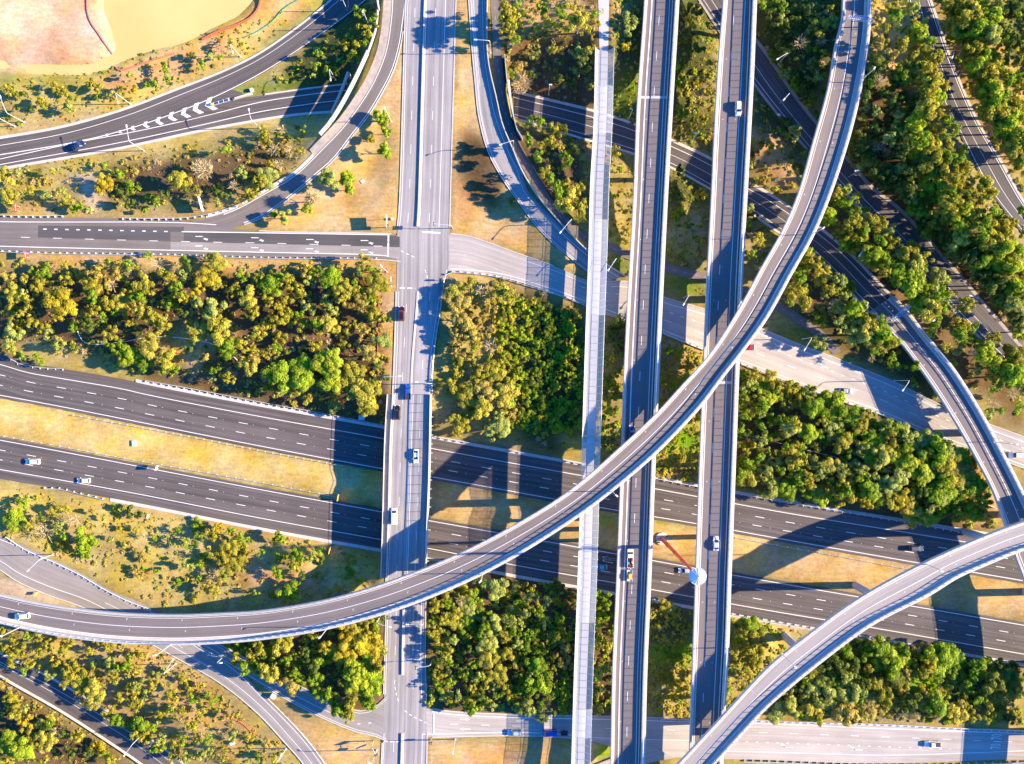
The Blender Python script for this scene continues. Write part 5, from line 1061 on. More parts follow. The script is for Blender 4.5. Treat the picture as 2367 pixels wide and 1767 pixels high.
# traffic signals
def signal(label, px, py, z, mast, ang, h=5.6):
    p = P(px, py, z); t = empty('traffic_signal', tuple(p), ang); tag(t, label, 'traffic light'); mb = MB()
    if mast: mb.tube([(0, 0, -.2), (0, 0, h-.8), (.5, 0, h-.1), (1.2, 0, h), (mast, 0, h+.15)], .13, 8, .08)
    else: mb.tube([(0, 0, -.2), (0, 0, 3.4)], .08, 8)
    mb.build('pole', M['steel'], t); hx, hz = (mast, h) if mast else (0, 3.2)
    for dy in (-.35, .35):
        mb = MB(); mb.box((hx, dy, hz), (.35, .38, 1.15)); b_ = mb.build('signal_box', M['dark'], t)
        mb = MB()
        for q, c in enumerate((.36, 0, -.36)): mb.tube([(hx+.17, dy, hz+c), (hx+.42, dy, hz+c)], .15, 8)
        mb.build('visor', M['dark'], b_)
    mb = MB(); mb.box((hx-.02, 0, hz), (.04, 1.3, 1.4)); mb.build('backing_board', M['white'], t)
signal('mast arm traffic signal reaching over the lanes at the upper junction', 1046, 528, ZN, 5.4, math.radians(176)); signal('mast arm traffic signal on the right corner below the upper junction', 1044, 648, ZN, 0, math.radians(90))
signal('short traffic signal on the left corner of the upper junction', 898, 527, ZN, 0, 0); signal('short traffic signal at the left kerb of the upper junction', 907, 664, ZN, 0, math.radians(180))
signal('traffic signal on the grass left of the lower junction', 864, 1713, ZN, 3.0, math.radians(-60), 5.0); signal('short traffic signal on the right corner of the lower junction', 997, 1709, ZN, 0, math.radians(-80))
signal('mast arm traffic signal below the curved flyover on the right kerb', 998, 1527, ZN, 4.4, math.radians(188))
# sign gantries
def gantry(label, a, b, z, h, on):
    A, B = P(*a, z), P(*b, z); mid = (A+B)/2; t = empty('sign_gantry', tuple(mid)); tag(t, label, 'gantry')
    for q in (A, B): mb = MB(); mb.tube([q-mid+Vector((0, 0, -.5)), q-mid+Vector((0, 0, h))], .2, 8); mb.build('column', M['steel'], t)
    d = (B-A).normalized(); s_ = Vector((-d.y, d.x, 0))*.45
    for k in (-1, 1):
        for dz in (0, .9): mb = MB(); mb.tube([A-mid+s_*k+Vector((0, 0, h+dz)), B-mid+s_*k+Vector((0, 0, h+dz))], .09, 6); mb.build('truss_chord', M['steel'], t)
    mb = MB(); n = 12
    for i in range(n): q0 = A+(B-A)*(i/n)-mid; q1 = A+(B-A)*((i+1)/n)-mid; mb.tube([q0+s_+Vector((0, 0, h+.9)), q1-s_+Vector((0, 0, h+.9))], .06, 5); mb.tube([q0-s_+Vector((0, 0, h)), q1-s_+Vector((0, 0, h+.9))], .06, 5)
    ob = mb.build('truss_web', M['steel'], t); ob['kind'] = 'stuff'
    c = Vector((0, 0, h+.3)); mb = MB(); mb.box(c+s_*1.3, ((B-A).length*.55, .12, 2.4), math.atan2(d.y, d.x)); mb.build('sign_panel', M['bluep'], t)
gantry('blue lit sign gantry across the curved flyover near the top right', (1944,58), (2002,66), 11.6, 5.6, 'c'); gantry('sign gantry across the ramp in the right woodland', (2083,711), (2045,744), 7.8, 5.6, 'e')
gantry('thin gantry across the left straight flyover near the curved flyover crossing', (1424,1268), (1502,1266), 13.5, .1, 'a') if False else None
# ---------------- the memorial mast ----------------
p = G(1530, 1246); t = empty('memorial_mast', tuple(p)); tag(t, 'very tall tapering red mast topped by a round ribbed silver canopy', 'mast')
HM = 58.0; mb = MB(); mb.tube([(0, 0, -.5)]+[(0, 0, HM*i/8) for i in range(1, 9)], 0.72, 20, .30); mb.build('red_shaft', M['red'], t, smooth=True)
for hh in (12, 24, 36, 47): mb = MB(); mb.tube([(0, 0, hh-.2), (0, 0, hh+.2)], 0.85-.45*hh/HM, 20); mb.build('collar', M['red'], t)
n = 16; RC = 2.3
silver = plain('brushed_silver', (.75, .78, .84), .35, .25, var=.05)
for i in range(n):
    a0, a1 = 2*math.pi*i/n, 2*math.pi*(i+1)/n; am = (a0+a1)/2
    if not (-80 < (math.degrees(am)+180) % 360-180 < 28):
        mb = MB(); z0, z1 = HM+1.2, HM-.15; e = .02
        mb.poly([(.2*math.cos(a0), .2*math.sin(a0), z0), (RC*math.cos(a0), RC*math.sin(a0), z1), (RC*math.cos(a1), RC*math.sin(a1), z1), (.2*math.cos(a1), .2*math.sin(a1), z0)]); mb.poly([(.2*math.cos(a0), .2*math.sin(a0), z0-.05), (RC*math.cos(a0), RC*math.sin(a0), z1-.05), (RC*math.cos(a1), RC*math.sin(a1), z1-.05), (.2*math.cos(a1), .2*math.sin(a1), z0-.05)]); mb.build('canopy_panel', silver, t)
    else:
        mb = MB()
        for k in range(1, 7):
            rr = RC*k/6.5; zz = HM+1.2-1.35*rr/RC; mb.tube([(rr*math.cos(a0), rr*math.sin(a0), zz), (rr*math.cos(a1), rr*math.sin(a1), zz)], .09, 4)
        mb.build('canopy_slats', M['white'], t)
    mb = MB(); mb.tube([(0, 0, HM+1.3), (RC*math.cos(a0), RC*math.sin(a0), HM-.1)], .08, 5); mb.build('rib', M['steel'], t)
mb = MB(); mb.tube([(RC*math.cos(2*math.pi*i/24), RC*math.sin(2*math.pi*i/24), HM-.1) for i in range(25)], .10, 5); mb.build('canopy_rim', M['steel'], t)
mb = MB(); mb.box((0, 0, HM+1.4), (.5, .5, .4), .4); mb.build('finial', M['white'], t)
mb = MB(); mb.tube([(0, 0, -.4), (0, 0, .35)], 2.1, 24); mb.build('plinth', M['conc'], t)
# three boulders / lights round the mast
for i, (x, y) in enumerate(((1523,1254),(1541,1240),(1516,1252))):
    q = G(x, y); mb = MB(); mb.box((0, 0, .3), (.8, .6, .8), i, .7); o = mb.build('floodlight', M['dark'], None); o.location = q; tag(o, ['dark floodlight just below the foot of the red mast', 'dark floodlight on the right of the foot of the red mast', 'dark floodlight left of the foot of the red mast'][i], 'floodlight')
# ---------------- cyclist on the footbridge approach ----------------
z = 12.05; p = P(1394, 26, z)
t = empty('bicycle', tuple(p), math.radians(88)); tag(t, 'bicycle ridden across the pale footbridge approach at the top', 'bicycle')
for x in (-.52, .52):
    mb = MB(); mb.tube([(x+.34*math.cos(a), 0, .34+.34*math.sin(a)) for a in np.linspace(0, 2*math.pi, 17)], .03, 5); mb.build('wheel', M['rubber'], t)
mb = MB()
for a, b in (((-.52, 0, .34), (-.1, 0, .32)), ((-.1, 0, .32), (.42, 0, .85)), ((-.1, 0, .32), (-.22, 0, .88)), ((-.22, 0, .85), (.42, 0, .85)), ((-.52, 0, .34), (-.22, 0, .8)), ((.42, 0, .95), (.52, 0, .34))): mb.tube([a, b], .025, 5)
mb.build('frame', M['red'], t); mb = MB(); mb.tube([(.4, -.28, .98), (.44, 0, 1.0), (.4, .28, .98)], .02, 5); mb.build('handlebar', M['dark'], t); mb = MB(); mb.box((-.22, 0, .92), (.26, .15, .06)); mb.build('saddle', M['dark'], t)
def person(name, label, loc, rz, joints, edges, mat, rad):
    me = bpy.data.meshes.new(name); me.from_pydata(joints, edges, []); me.materials.append(mat); o = bpy.data.objects.new(name, me); COL.objects.link(o); o.location = loc; o.rotation_euler = (0, 0, rz)
    md = o.modifiers.new('Skin', 'SKIN'); md.use_smooth_shade = True
    for i, r in enumerate(rad): me.skin_vertices[0].data[i].radius = (r, r); me.skin_vertices[0].data[i].use_root = (i == 0)
    s_ = o.modifiers.new('Sub', 'SUBSURF'); s_.levels = 1; s_.render_levels = 1; tag(o, label, 'person'); return o
# rider: pelvis, spine, chest, neck, head, arms to the bar, legs to the pedals
J = [(-.2,0,.98),(-.08,0,1.2),(.08,0,1.42),(.16,0,1.54),(.22,0,1.68),(.07,.19,1.42),(.25,.25,1.2),(.42,.24,1.02),(.07,-.19,1.42),(.25,-.25,1.2),(.42,-.24,1.02),(-.18,.11,.95),(.22,.12,.88),(.0,.12,.48),(.12,.12,.44),(-.18,-.11,.95),(.2,-.12,.72),(-.12,-.12,.3),(.0,-.12,.26),(.24,0,1.80)]
E = [(0,1),(1,2),(2,3),(3,4),(2,5),(5,6),(6,7),(2,8),(8,9),(9,10),(0,11),(11,12),(12,13),(13,14),(0,15),(15,16),(16,17),(17,18),(4,19)]
Rr = [.15,.14,.16,.07,.11,.08,.05,.04,.08,.05,.04,.11,.08,.05,.045,.11,.08,.05,.045,.08]
person('person', 'cyclist in pale clothing and red bag riding on the footbridge approach', tuple(p), math.radians(88), J, E, plain('pale_clothing', (.55, .5, .6), .8), Rr)

# ---------------- fences, tapes and hoses lying on the ground ----------------
def line_thing(name, label, cat, pts, mat, h, r=None, th=.12):
    w = catmull(pts, 8); W = [G(x, y) for x, y in w]; mid = W[len(W)//2]; t = empty(name, tuple(mid)); tag(t, label, cat); mb = MB()
    if r: mb.tube([p+Vector((0, 0, h)) for p in W], r, 5); mb.build('hose_body', mat, t, world=True); return
    A = np.array([tuple(p) for p in W]); T = np.gradient(A, axis=0); T /= np.linalg.norm(T, axis=1)[:, None]; lat = [np.array([q[1], -q[0], 0]) for q in T]
    mb.extrude(list(A), lat, [(-th/2, -.1), (-th/2, h), (th/2, h), (th/2, -.1)]); mb.build('fabric', mat, t, world=True)
    first = None
    for i in range(0, len(W), 3):
        if first is None: mb = MB(); mb.tube([(0, 0, -.2), (0, 0, h+.25)], .06, 5); first = o = mb.build('stake', M['steel'], t)
        else: o = first.copy(); COL.objects.link(o); o.parent = t
        o.location = W[i]-mid
pinkt = plain('faded_pink_fabric', (.62, .16, .12), .8); greent = plain('green_fabric', (.03, .30, .20), .8); redt = plain('orange_red_fabric', (.75, .13, .05), .8)
line_thing('silt_fence', 'faded pink silt fence curving over the sand left of the pond', 'fence', [(201,-5),(203,30),(212,55),(226,75),(243,101),(255,118),(260,126)], pinkt, .3, th=.35)
line_thing('silt_fence', 'orange red silt fence along the bank right of the pond', 'fence', [(604,-5),(598,20),(580,42),(545,60),(505,74),(468,92)], redt, .6, th=.5)
line_thing('silt_fence', 'green silt fence on the bank above the slip road', 'fence', [(565,88),(602,70),(632,48),(655,22),(690,0),(720,-15)], greent, .4, th=.15)
line_thing('silt_fence', 'pale pink silt fence between the pond tip and the trees', 'fence', [(268,155),(275,163),(330,148),(370,135),(405,124)], pinkt, .4, th=.3)
line_thing('white_hose', 'long pale hose winding through the bushland left of the main road', 'hose', [(180,765),(190,786),(205,795),(290,790),(330,782),(385,779),(430,783),(490,795),(530,817),(562,845)], M['white'], .3, r=.11)
line_thing('white_hose', 'pale hose lying across the shady grass left of the footbridge', 'hose', [(1200,970),(1215,984),(1245,977),(1300,984),(1345,991)], M['white'], .3, r=.10)
line_thing('wire_fence', 'thin wire fence running between the two bands of the dense wedge', 'fence', [(1700,1000),(1767,1016),(1850,1037),(1950,1062),(2050,1088),(2150,1120),(2230,1148),(2300,1175)], M['steel'], 1.3, th=.10)
line_thing('danger_tape', 'red marker tape between the bushland and the main road', 'tape', [(875,680),(876,740),(873,800),(874,868)], redt, .3, th=.05)
line_thing('danger_tape', 'red marker tape on the slope at the bottom left', 'tape', [(512,1640),(528,1656),(560,1672),(580,1690),(598,1700)], redt, .3, th=.05)
# ---------------- vegetation ----------------
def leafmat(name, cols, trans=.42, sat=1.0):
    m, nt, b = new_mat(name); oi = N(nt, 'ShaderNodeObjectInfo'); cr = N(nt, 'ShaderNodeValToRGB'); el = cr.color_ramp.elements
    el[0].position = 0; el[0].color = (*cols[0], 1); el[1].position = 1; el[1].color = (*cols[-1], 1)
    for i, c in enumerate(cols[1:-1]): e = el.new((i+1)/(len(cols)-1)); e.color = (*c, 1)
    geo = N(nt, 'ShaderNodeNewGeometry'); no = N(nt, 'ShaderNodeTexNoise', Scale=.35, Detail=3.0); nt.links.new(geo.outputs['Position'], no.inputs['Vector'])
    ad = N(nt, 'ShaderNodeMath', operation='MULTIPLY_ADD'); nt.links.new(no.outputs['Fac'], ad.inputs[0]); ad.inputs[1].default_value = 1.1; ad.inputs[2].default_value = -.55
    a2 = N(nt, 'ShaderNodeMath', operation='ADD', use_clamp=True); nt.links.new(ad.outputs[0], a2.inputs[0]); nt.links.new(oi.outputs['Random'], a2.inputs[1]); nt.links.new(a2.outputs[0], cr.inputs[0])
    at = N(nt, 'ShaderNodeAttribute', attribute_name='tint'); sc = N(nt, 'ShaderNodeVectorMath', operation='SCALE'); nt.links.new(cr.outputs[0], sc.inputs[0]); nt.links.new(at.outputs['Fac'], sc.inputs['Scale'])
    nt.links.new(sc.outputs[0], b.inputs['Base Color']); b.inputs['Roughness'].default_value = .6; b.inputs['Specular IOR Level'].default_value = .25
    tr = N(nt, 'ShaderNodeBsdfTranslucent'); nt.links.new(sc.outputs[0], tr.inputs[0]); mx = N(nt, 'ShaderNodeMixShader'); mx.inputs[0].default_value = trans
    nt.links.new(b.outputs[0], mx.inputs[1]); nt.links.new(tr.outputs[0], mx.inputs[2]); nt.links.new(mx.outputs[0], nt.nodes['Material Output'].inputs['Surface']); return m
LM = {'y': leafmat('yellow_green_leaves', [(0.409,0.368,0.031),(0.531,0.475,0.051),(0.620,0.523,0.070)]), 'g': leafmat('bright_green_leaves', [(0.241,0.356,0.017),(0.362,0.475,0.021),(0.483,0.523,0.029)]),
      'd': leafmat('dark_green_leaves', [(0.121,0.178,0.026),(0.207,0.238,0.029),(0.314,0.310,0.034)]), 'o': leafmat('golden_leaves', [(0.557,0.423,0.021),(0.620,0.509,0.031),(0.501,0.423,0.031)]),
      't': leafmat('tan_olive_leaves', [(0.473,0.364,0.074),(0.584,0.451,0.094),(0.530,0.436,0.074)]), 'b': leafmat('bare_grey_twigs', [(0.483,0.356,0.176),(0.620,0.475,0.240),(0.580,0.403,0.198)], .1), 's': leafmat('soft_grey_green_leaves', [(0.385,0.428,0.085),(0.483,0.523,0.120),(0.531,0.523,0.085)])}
KN = {'y': 'yellow-green', 'g': 'bright green', 'd': 'dark green', 'o': 'golden', 't': 'tan olive', 'b': 'bare grey', 's': 'soft grey-green'}
def crown_arrays(r, seed, n_cl, n_leaf, leaf, tall=1.0, core=True, ragged=.35):
    """leaf quads on many small clumps through a crown of unit radius r. returns verts (N*4,3), tint (N)"""
    g = np.random.default_rng(seed); V = []; T = []
    for c in range(n_cl):
        th = g.uniform(0, 2*math.pi); rr = math.sqrt(g.uniform(0, 1))*(.78 if c else 0); lobes = 1+ragged*math.sin(th*3+seed)*.6
        zz = math.sqrt(max(0, 1-rr*rr))*g.uniform(.15, 1.0)
        cc = np.array([math.cos(th)*rr*lobes, math.sin(th)*rr*lobes, (zz-.35)*.85*tall])*r
        cr = r*g.uniform(.24, .40)
        d = g.normal(size=(n_leaf, 3)); d /= np.linalg.norm(d, axis=1)[:, None]; d[:, 2] = np.where(d[:, 2] < -.5, -d[:, 2], d[:, 2])
        p = cc+d*cr*g.uniform(.72, 1.08, (n_leaf, 1))*np.array([1, 1, .85])
        nrm = d+g.normal(size=d.shape)*.28; nrm /= np.linalg.norm(nrm, axis=1)[:, None]
        a = np.cross(nrm, g.normal(size=d.shape)); a /= np.linalg.norm(a, axis=1)[:, None]; b_ = np.cross(nrm, a)
        s1 = leaf*g.uniform(.6, 1.3, (n_leaf, 1)); s2 = s1*g.uniform(.45, .9, (n_leaf, 1))
        q = np.stack([p-a*s1, p-b_*s2, p+a*s1, p+b_*s2], 1); V.append(q.reshape(-1, 3)); T.append(np.repeat(g.uniform(.75, 1.2)*g.uniform(.85, 1.15, n_leaf), 1))
        if core:      # leafy inner body against see-through, inner shade put into its darker tint
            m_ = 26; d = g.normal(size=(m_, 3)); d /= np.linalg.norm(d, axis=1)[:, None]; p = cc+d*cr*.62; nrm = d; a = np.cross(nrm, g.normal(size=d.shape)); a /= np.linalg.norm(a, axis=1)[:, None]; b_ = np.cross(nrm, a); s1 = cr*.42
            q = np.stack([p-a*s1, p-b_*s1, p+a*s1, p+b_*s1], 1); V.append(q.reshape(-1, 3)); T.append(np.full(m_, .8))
    return np.concatenate(V), np.concatenate(T)
def twig_arrays(r, seed, n=420):
    g = np.random.default_rng(seed); d = g.normal(size=(n, 3)); d[:, 2] = np.abs(d[:, 2])*.7; d /= np.linalg.norm(d, axis=1)[:, None]
    a0 = d*r*g.uniform(.1, .6, (n, 1)); a1 = a0+(d+g.normal(size=d.shape)*.35)*r*g.uniform(.25, .45, (n, 1)); s_ = np.cross(a1-a0, g.normal(size=d.shape)); s_ /= np.linalg.norm(s_, axis=1)[:, None]; w = .07
    return np.stack([a0-s_*w, a0+s_*w, a1+s_*w*.6, a1-s_*w*.6], 1).reshape(-1, 3), g.uniform(.8, 1.15, n)
def quads_mesh(name, V, T, mat):
    me = bpy.data.meshes.new(name); nq = len(V)//4; me.vertices.add(len(V)); me.vertices.foreach_set('co', V.astype(np.float32).ravel()); me.loops.add(nq*4); me.loops.foreach_set('vertex_index', np.arange(nq*4, dtype=np.int32))
    me.polygons.add(nq); me.polygons.foreach_set('loop_start', np.arange(0, nq*4, 4, dtype=np.int32)); me.polygons.foreach_set('loop_total', np.full(nq, 4, dtype=np.int32))
    a = me.attributes.new('tint', 'FLOAT', 'FACE'); a.data.foreach_set('value', T.astype(np.float32)); me.materials.append(mat); me.update(); return me
def trunk_mesh(r, hgt, seed):
    g = random.Random(seed); mb = MB(); lean = (g.uniform(-.6, .6), g.uniform(-.6, .6)); top = hgt*.62
    mb.tube([(0, 0, -.4), (lean[0]*.3, lean[1]*.3, top*.5), (lean[0], lean[1], top)], .24, 7, .13)
    for k in range(6):
        a = g.uniform(0, 6.28); z0 = top*g.uniform(.45, .95); e = r*g.uniform(.5, .85)
        mb.tube([(lean[0]*z0/top, lean[1]*z0/top, z0), (math.cos(a)*e*.5, math.sin(a)*e*.5, z0+hgt*.14), (math.cos(a)*e, math.sin(a)*e, z0+hgt*.22)], .10, 5, .03)
    me = bpy.data.meshes.new('trunk'); me.from_pydata(mb.v, [], mb.f); me.materials.append(M['bark']); me.update(); return me
NV = 4; PROTO = {}
for k in 'ygdotbs':
    for v in range(NV):
        sd = ord(k)*10+v; hgt = [1.9, 2.2, 2.0, 2.4][v]      # unit: crown radius 3 m
        if k == 'b': V, T = twig_arrays(3.0, sd, 700); V2, T2 = crown_arrays(2.6, sd+5, 7, 50, .22, core=False); V = np.concatenate([V, V2]); T = np.concatenate([T, T2])
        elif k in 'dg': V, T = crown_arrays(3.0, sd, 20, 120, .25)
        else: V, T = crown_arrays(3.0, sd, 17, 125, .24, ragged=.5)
        PROTO[k, v] = (quads_mesh('crown', V, T, LM[k]), trunk_mesh(3.0, 3.0*hgt, sd), 3.0*hgt)
# --- explicit trees: px, py (crown in the photo), crown diameter px, kind, height m, region
T_ = []
def add(region, h, s):
    for it in s.split():
        a = it.split(','); T_.append((region, float(a[0]), float(a[1]), float(a[2]), a[3], h))
add('verge between the pond and the low road', 6, '12,200,24,y 30,212,24,y 52,218,24,d 95,235,34,y 120,200,26,y 140,208,34,y 158,245,32,s 20,275,20,d 70,250,22,d 215,192,34,y 224,224,15,g 250,216,22,s 275,206,28,y 312,205,24,o 300,176,20,g 378,155,24,g 350,190,28,g 336,196,18,g 386,178,22,g 411,190,10,g 463,150,24,g 485,132,22,s 530,101,28,y 508,130,16,g 440,128,18,d')
add('island below the low road', 5.5, '12,405,38,y 48,398,24,s 121,396,20,y 105,408,10,y 240,385,16,g 277,402,28,g 240,425,40,o 300,430,34,g 415,420,44,y 470,392,46,b 523,348,26,g 555,398,34,s 590,420,34,d 380,455,30,d 365,470,26,g 345,455,36,g 335,487,16,g 25,455,46,y 70,440,28,y 110,452,26,s 150,462,30,y 178,475,30,g 142,440,24,s 300,470,32,d 270,440,30,d 430,440,30,d 460,450,24,t 500,440,32,d 500,470,24,s 540,430,26,b 575,455,32,y 520,455,26,d 555,470,24,t')
add('island inside the slip road curve', 5.5, '612,325,34,y 632,345,28,b 672,345,42,b 694,350,26,y 626,378,24,y 648,382,30,b 622,408,44,s 655,300,28,b 705,304,24,g 690,325,22,d 610,300,26,y 640,310,22,d 665,320,22,d 600,420,30,y')
add('wooded slope left of the top left slip road', 7, '735,125,24,g 752,115,16,y 730,152,24,g 752,162,32,g 722,175,16,s 795,98,20,o 815,128,28,g 800,112,18,y 833,30,28,g 862,42,26,g 852,75,32,y 835,62,22,y 842,100,24,g 822,105,18,y 790,105,14,y 856,6,22,b 870,60,16,y')
add('dry grass between the slip road and main road', 8, '883,272,34,g 893,305,26,g 891,345,34,g 857,322,18,y 764,415,42,s 802,412,32,g 808,436,26,g 709,480,30,g 720,458,32,b 655,500,26,s 632,496,16,g 870,262,18,g')
add('copse at the top between slip road and footbridge', 15, '1178,45,40,y 1168,15,34,y 1172,78,34,y 1190,90,26,g 1200,14,26,g 1215,38,24,y 1255,20,28,g 1262,50,26,y 1300,30,30,g 1330,14,30,y 1340,45,38,y 1352,70,30,y 1372,36,32,g 1290,62,22,y 1240,66,20,y 1225,88,14,g 1310,72,16,g 1385,60,20,y 1196,60,20,g')
add('strip of gums left of the footbridge below the low road', 18, '1250,345,22,y')
add('shady gully left of the footbridge', 6, '1240,128,30,s 1285,112,30,y 1345,118,36,s 1352,140,30,s 1330,165,28,s 1205,152,26,t 1205,190,46,b 1225,170,26,d 1300,140,26,d 1320,195,24,d 1362,110,26,y 1360,160,24,d 1370,200,22,y 1180,170,20,g 1290,185,26,d')
add('strip of gums left of the footbridge below the low road', 11, '1255,278,30,g 1222,288,26,g 1272,300,32,y 1226,325,30,g 1292,300,40,y 1272,335,30,y 1245,368,30,g 1258,398,26,y 1272,418,32,g 1310,372,32,g 1312,428,38,y 1335,350,30,d 1338,440,34,y 1305,465,48,y 1340,478,44,y 1340,505,28,y 1290,445,36,g 1325,345,22,d')
add('ground between footbridge and left straight flyover', 6, '1455,42,40,s 1452,68,22,s 1446,108,26,o 1420,452,18,g 1443,492,16,g 1357,507,10,g 1420,350,26,y 1370,380,20,y')
add('ground between the two straight flyovers', 6, '1575,255,38,g 1598,55,40,y 1600,28,34,d 1628,278,26,y 1620,185,32,y 1570,190,32,g 1585,300,34,t 1565,160,24,g 1640,145,28,y 1610,110,34,d 1575,490,28,g 1560,500,20,g 1607,553,18,g 1595,520,18,d 1608,310,18,g 1560,340,28,d 1580,400,30,d 1620,450,26,o 1560,430,26,d 1590,85,26,d')
add('shaded ground right of the right straight flyover', 6, '1740,590,24,g 1730,515,30,g 1760,560,26,y 1755,490,30,d 1740,460,30,s 1800,380,14,g 1782,340,22,g 1760,330,26,d 1770,410,32,t 1745,360,26,d 1782,450,20,y')
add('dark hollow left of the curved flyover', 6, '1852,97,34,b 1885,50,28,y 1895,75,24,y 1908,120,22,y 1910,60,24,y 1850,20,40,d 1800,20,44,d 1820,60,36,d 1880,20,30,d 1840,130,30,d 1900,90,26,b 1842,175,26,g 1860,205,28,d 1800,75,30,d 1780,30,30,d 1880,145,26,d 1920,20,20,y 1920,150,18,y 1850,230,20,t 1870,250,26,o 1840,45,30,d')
add('bushland left of the main road', 7.5, '560,640,34,g 600,650,40,y 630,640,30,g 660,690,38,y 765,640,48,g 790,665,40,y 840,600,30,t 870,660,52,y 710,620,30,o 625,655,52,g 665,650,44,y 622,690,30,y 700,622,28,t 760,700,42,s 790,690,34,y 640,735,34,y 760,755,44,y 740,750,38,g 730,800,40,y 800,690,26,y 600,770,42,y 575,840,44,y 645,870,60,g 700,850,60,g 760,840,56,g 760,880,52,g 810,890,60,y 850,905,62,y 850,940,48,y 820,860,46,y 700,880,48,g 620,900,30,y 680,905,26,y 860,820,40,t 880,790,40,s 830,700,44,t 860,720,34,y 900,740,18,g 840,770,40,t')
add('bushland left of the main road', 7.5, '145,700,56,o 130,730,30,o 100,625,40,g 150,640,34,y 210,660,44,y 215,630,34,t 250,610,26,g 300,615,26,g 340,590,22,g 365,610,36,b 270,630,36,t 260,660,28,b 330,660,40,y 385,645,36,y 320,690,34,g 410,670,36,g 480,640,46,o 455,670,36,o 425,690,30,o 490,710,50,s 570,690,46,y 580,720,40,y 500,660,30,y 430,600,20,g 500,600,44,y 210,715,40,y 210,690,30,g 245,700,42,y 275,700,44,y 330,720,42,y 350,730,38,y 250,770,38,y 175,755,34,g 305,745,26,y 380,750,34,y 510,760,52,y 530,800,44,g 490,770,38,g 475,830,28,t 550,800,30,y 260,800,40,g 300,820,46,g 350,800,52,y 380,830,46,y 335,835,38,g 400,850,30,g 380,860,26,g 500,860,32,g 530,880,30,y 555,845,32,y 590,830,26,t 30,680,46,y 20,720,44,y 80,670,36,y 60,640,34,y 15,640,30,t 60,700,36,y 115,680,32,y 30,770,44,s 20,800,40,s 95,755,34,y 85,820,16,g 110,770,26,s')
add('tan copse right of the main road', 7, '1050,670,46,y 1085,660,38,y 1110,672,24,b 1155,680,42,y 1185,680,30,y 1060,705,40,t 1095,700,36,t 1130,710,42,t 1065,740,40,t 1105,740,36,t 1150,745,36,y 1055,775,34,t 1092,770,38,t 1130,770,34,t 1058,805,40,t 1095,805,38,y 1135,800,42,b 1062,840,34,y 1090,845,36,y 1130,840,38,y 1060,870,34,y 1100,880,40,y 1145,860,44,y 1165,830,38,y 1170,880,40,y 1125,905,46,t 1080,915,46,y 1045,895,30,y 1165,915,50,y 1035,885,30,y 1065,975,44,y 1095,955,40,y 1120,945,40,y 1060,1000,30,y 1130,985,38,s 1155,985,50,s 1155,960,30,s 1150,1015,36,s 1180,950,34,t')
add('scrub strip under the motorway at the left', 6, '32,1200,48,g 55,1175,30,g 65,1215,24,y 45,1160,26,g 88,1195,26,d 100,1235,38,b 130,1225,36,s 95,1220,30,b 160,1205,32,b 125,1180,34,y 175,1200,24,b 195,1250,46,g 190,1275,34,g 150,1240,22,g 140,1265,34,y 295,1183,30,d 320,1190,18,d 262,1175,18,g 410,1225,28,g 450,1215,36,g 460,1240,24,g 490,1235,34,y 500,1220,28,o 530,1230,28,g 430,1260,30,g 450,1250,26,d 460,1300,34,g 500,1290,30,y 530,1265,40,y 550,1270,42,y 545,1310,40,y 560,1245,26,g 575,1250,20,g 600,1280,18,g 520,1290,36,y 490,1330,34,b 640,1225,34,g 685,1280,30,g 647,1290,28,g 738,1278,30,g 683,1310,30,y 670,1310,22,g 635,1320,28,g 715,1292,18,g 650,1250,20,g 690,1295,26,g 60,1152,16,g 335,1240,20,b 320,1290,34,t 430,1310,34,s 510,1345,30,t 480,1360,36,t 500,1370,30,y 520,1330,20,g')
add('clay slope above the curved flyover', 5, '810,1330,36,g 828,1340,20,g 668,1370,44,g 685,1355,26,g 640,1325,26,g 780,1362,16,y 740,1300,22,d 700,1330,22,d')
add('green copse above the lower junction', 8, '540,1500,40,g 565,1495,34,g 530,1525,36,y 560,1540,42,g 590,1545,34,g 600,1500,34,y 620,1510,30,g 650,1490,40,y 630,1550,36,g 660,1530,30,g 610,1570,40,y 640,1580,38,y 670,1550,36,y 680,1560,28,g 670,1590,38,t 650,1480,26,y 672,1510,20,y 540,1560,28,g 590,1580,30,g 575,1520,30,y 770,1500,46,o 790,1470,42,o 820,1455,40,y 850,1440,34,y 830,1490,66,o 860,1500,50,o 800,1510,44,o 780,1530,44,o 840,1550,56,g 860,1570,50,g 820,1580,50,g 850,1600,46,g 870,1540,40,y 720,1580,34,g 730,1600,34,g 745,1605,36,g 765,1620,36,g 780,1640,40,y 800,1660,36,y 775,1650,30,g 850,1640,42,g 870,1450,24,g 700,1560,30,d 720,1540,36,d 700,1510,36,d 845,1470,34,y 890,1520,18,g 810,1630,40,y 700,1470,20,d 815,1550,40,g')
add('dense copse right of the main road below the flyover', 7, '1030,1380,44,y 1010,1400,30,y 1070,1365,36,y 1110,1345,26,g 1145,1365,44,s 1080,1410,38,s 1050,1430,44,y 1020,1430,34,y 1090,1430,36,g 1065,1390,30,b 1000,1470,34,y 1020,1490,44,y 1035,1510,30,y 1010,1460,30,y 1015,1560,30,y 1185,1410,30,s 1190,1440,28,s 1120,1420,36,g 1145,1440,44,s 1160,1470,42,y 1130,1490,46,s 1170,1510,44,y 1110,1470,34,g 1130,1530,40,y 1150,1560,44,y 1190,1540,36,y 1120,1580,34,y 1165,1590,40,y 1180,1620,30,y 1125,1625,22,g 1095,1640,38,g 1150,1610,26,g 1195,1490,30,s 1085,1395,26,g 1100,1375,20,g')
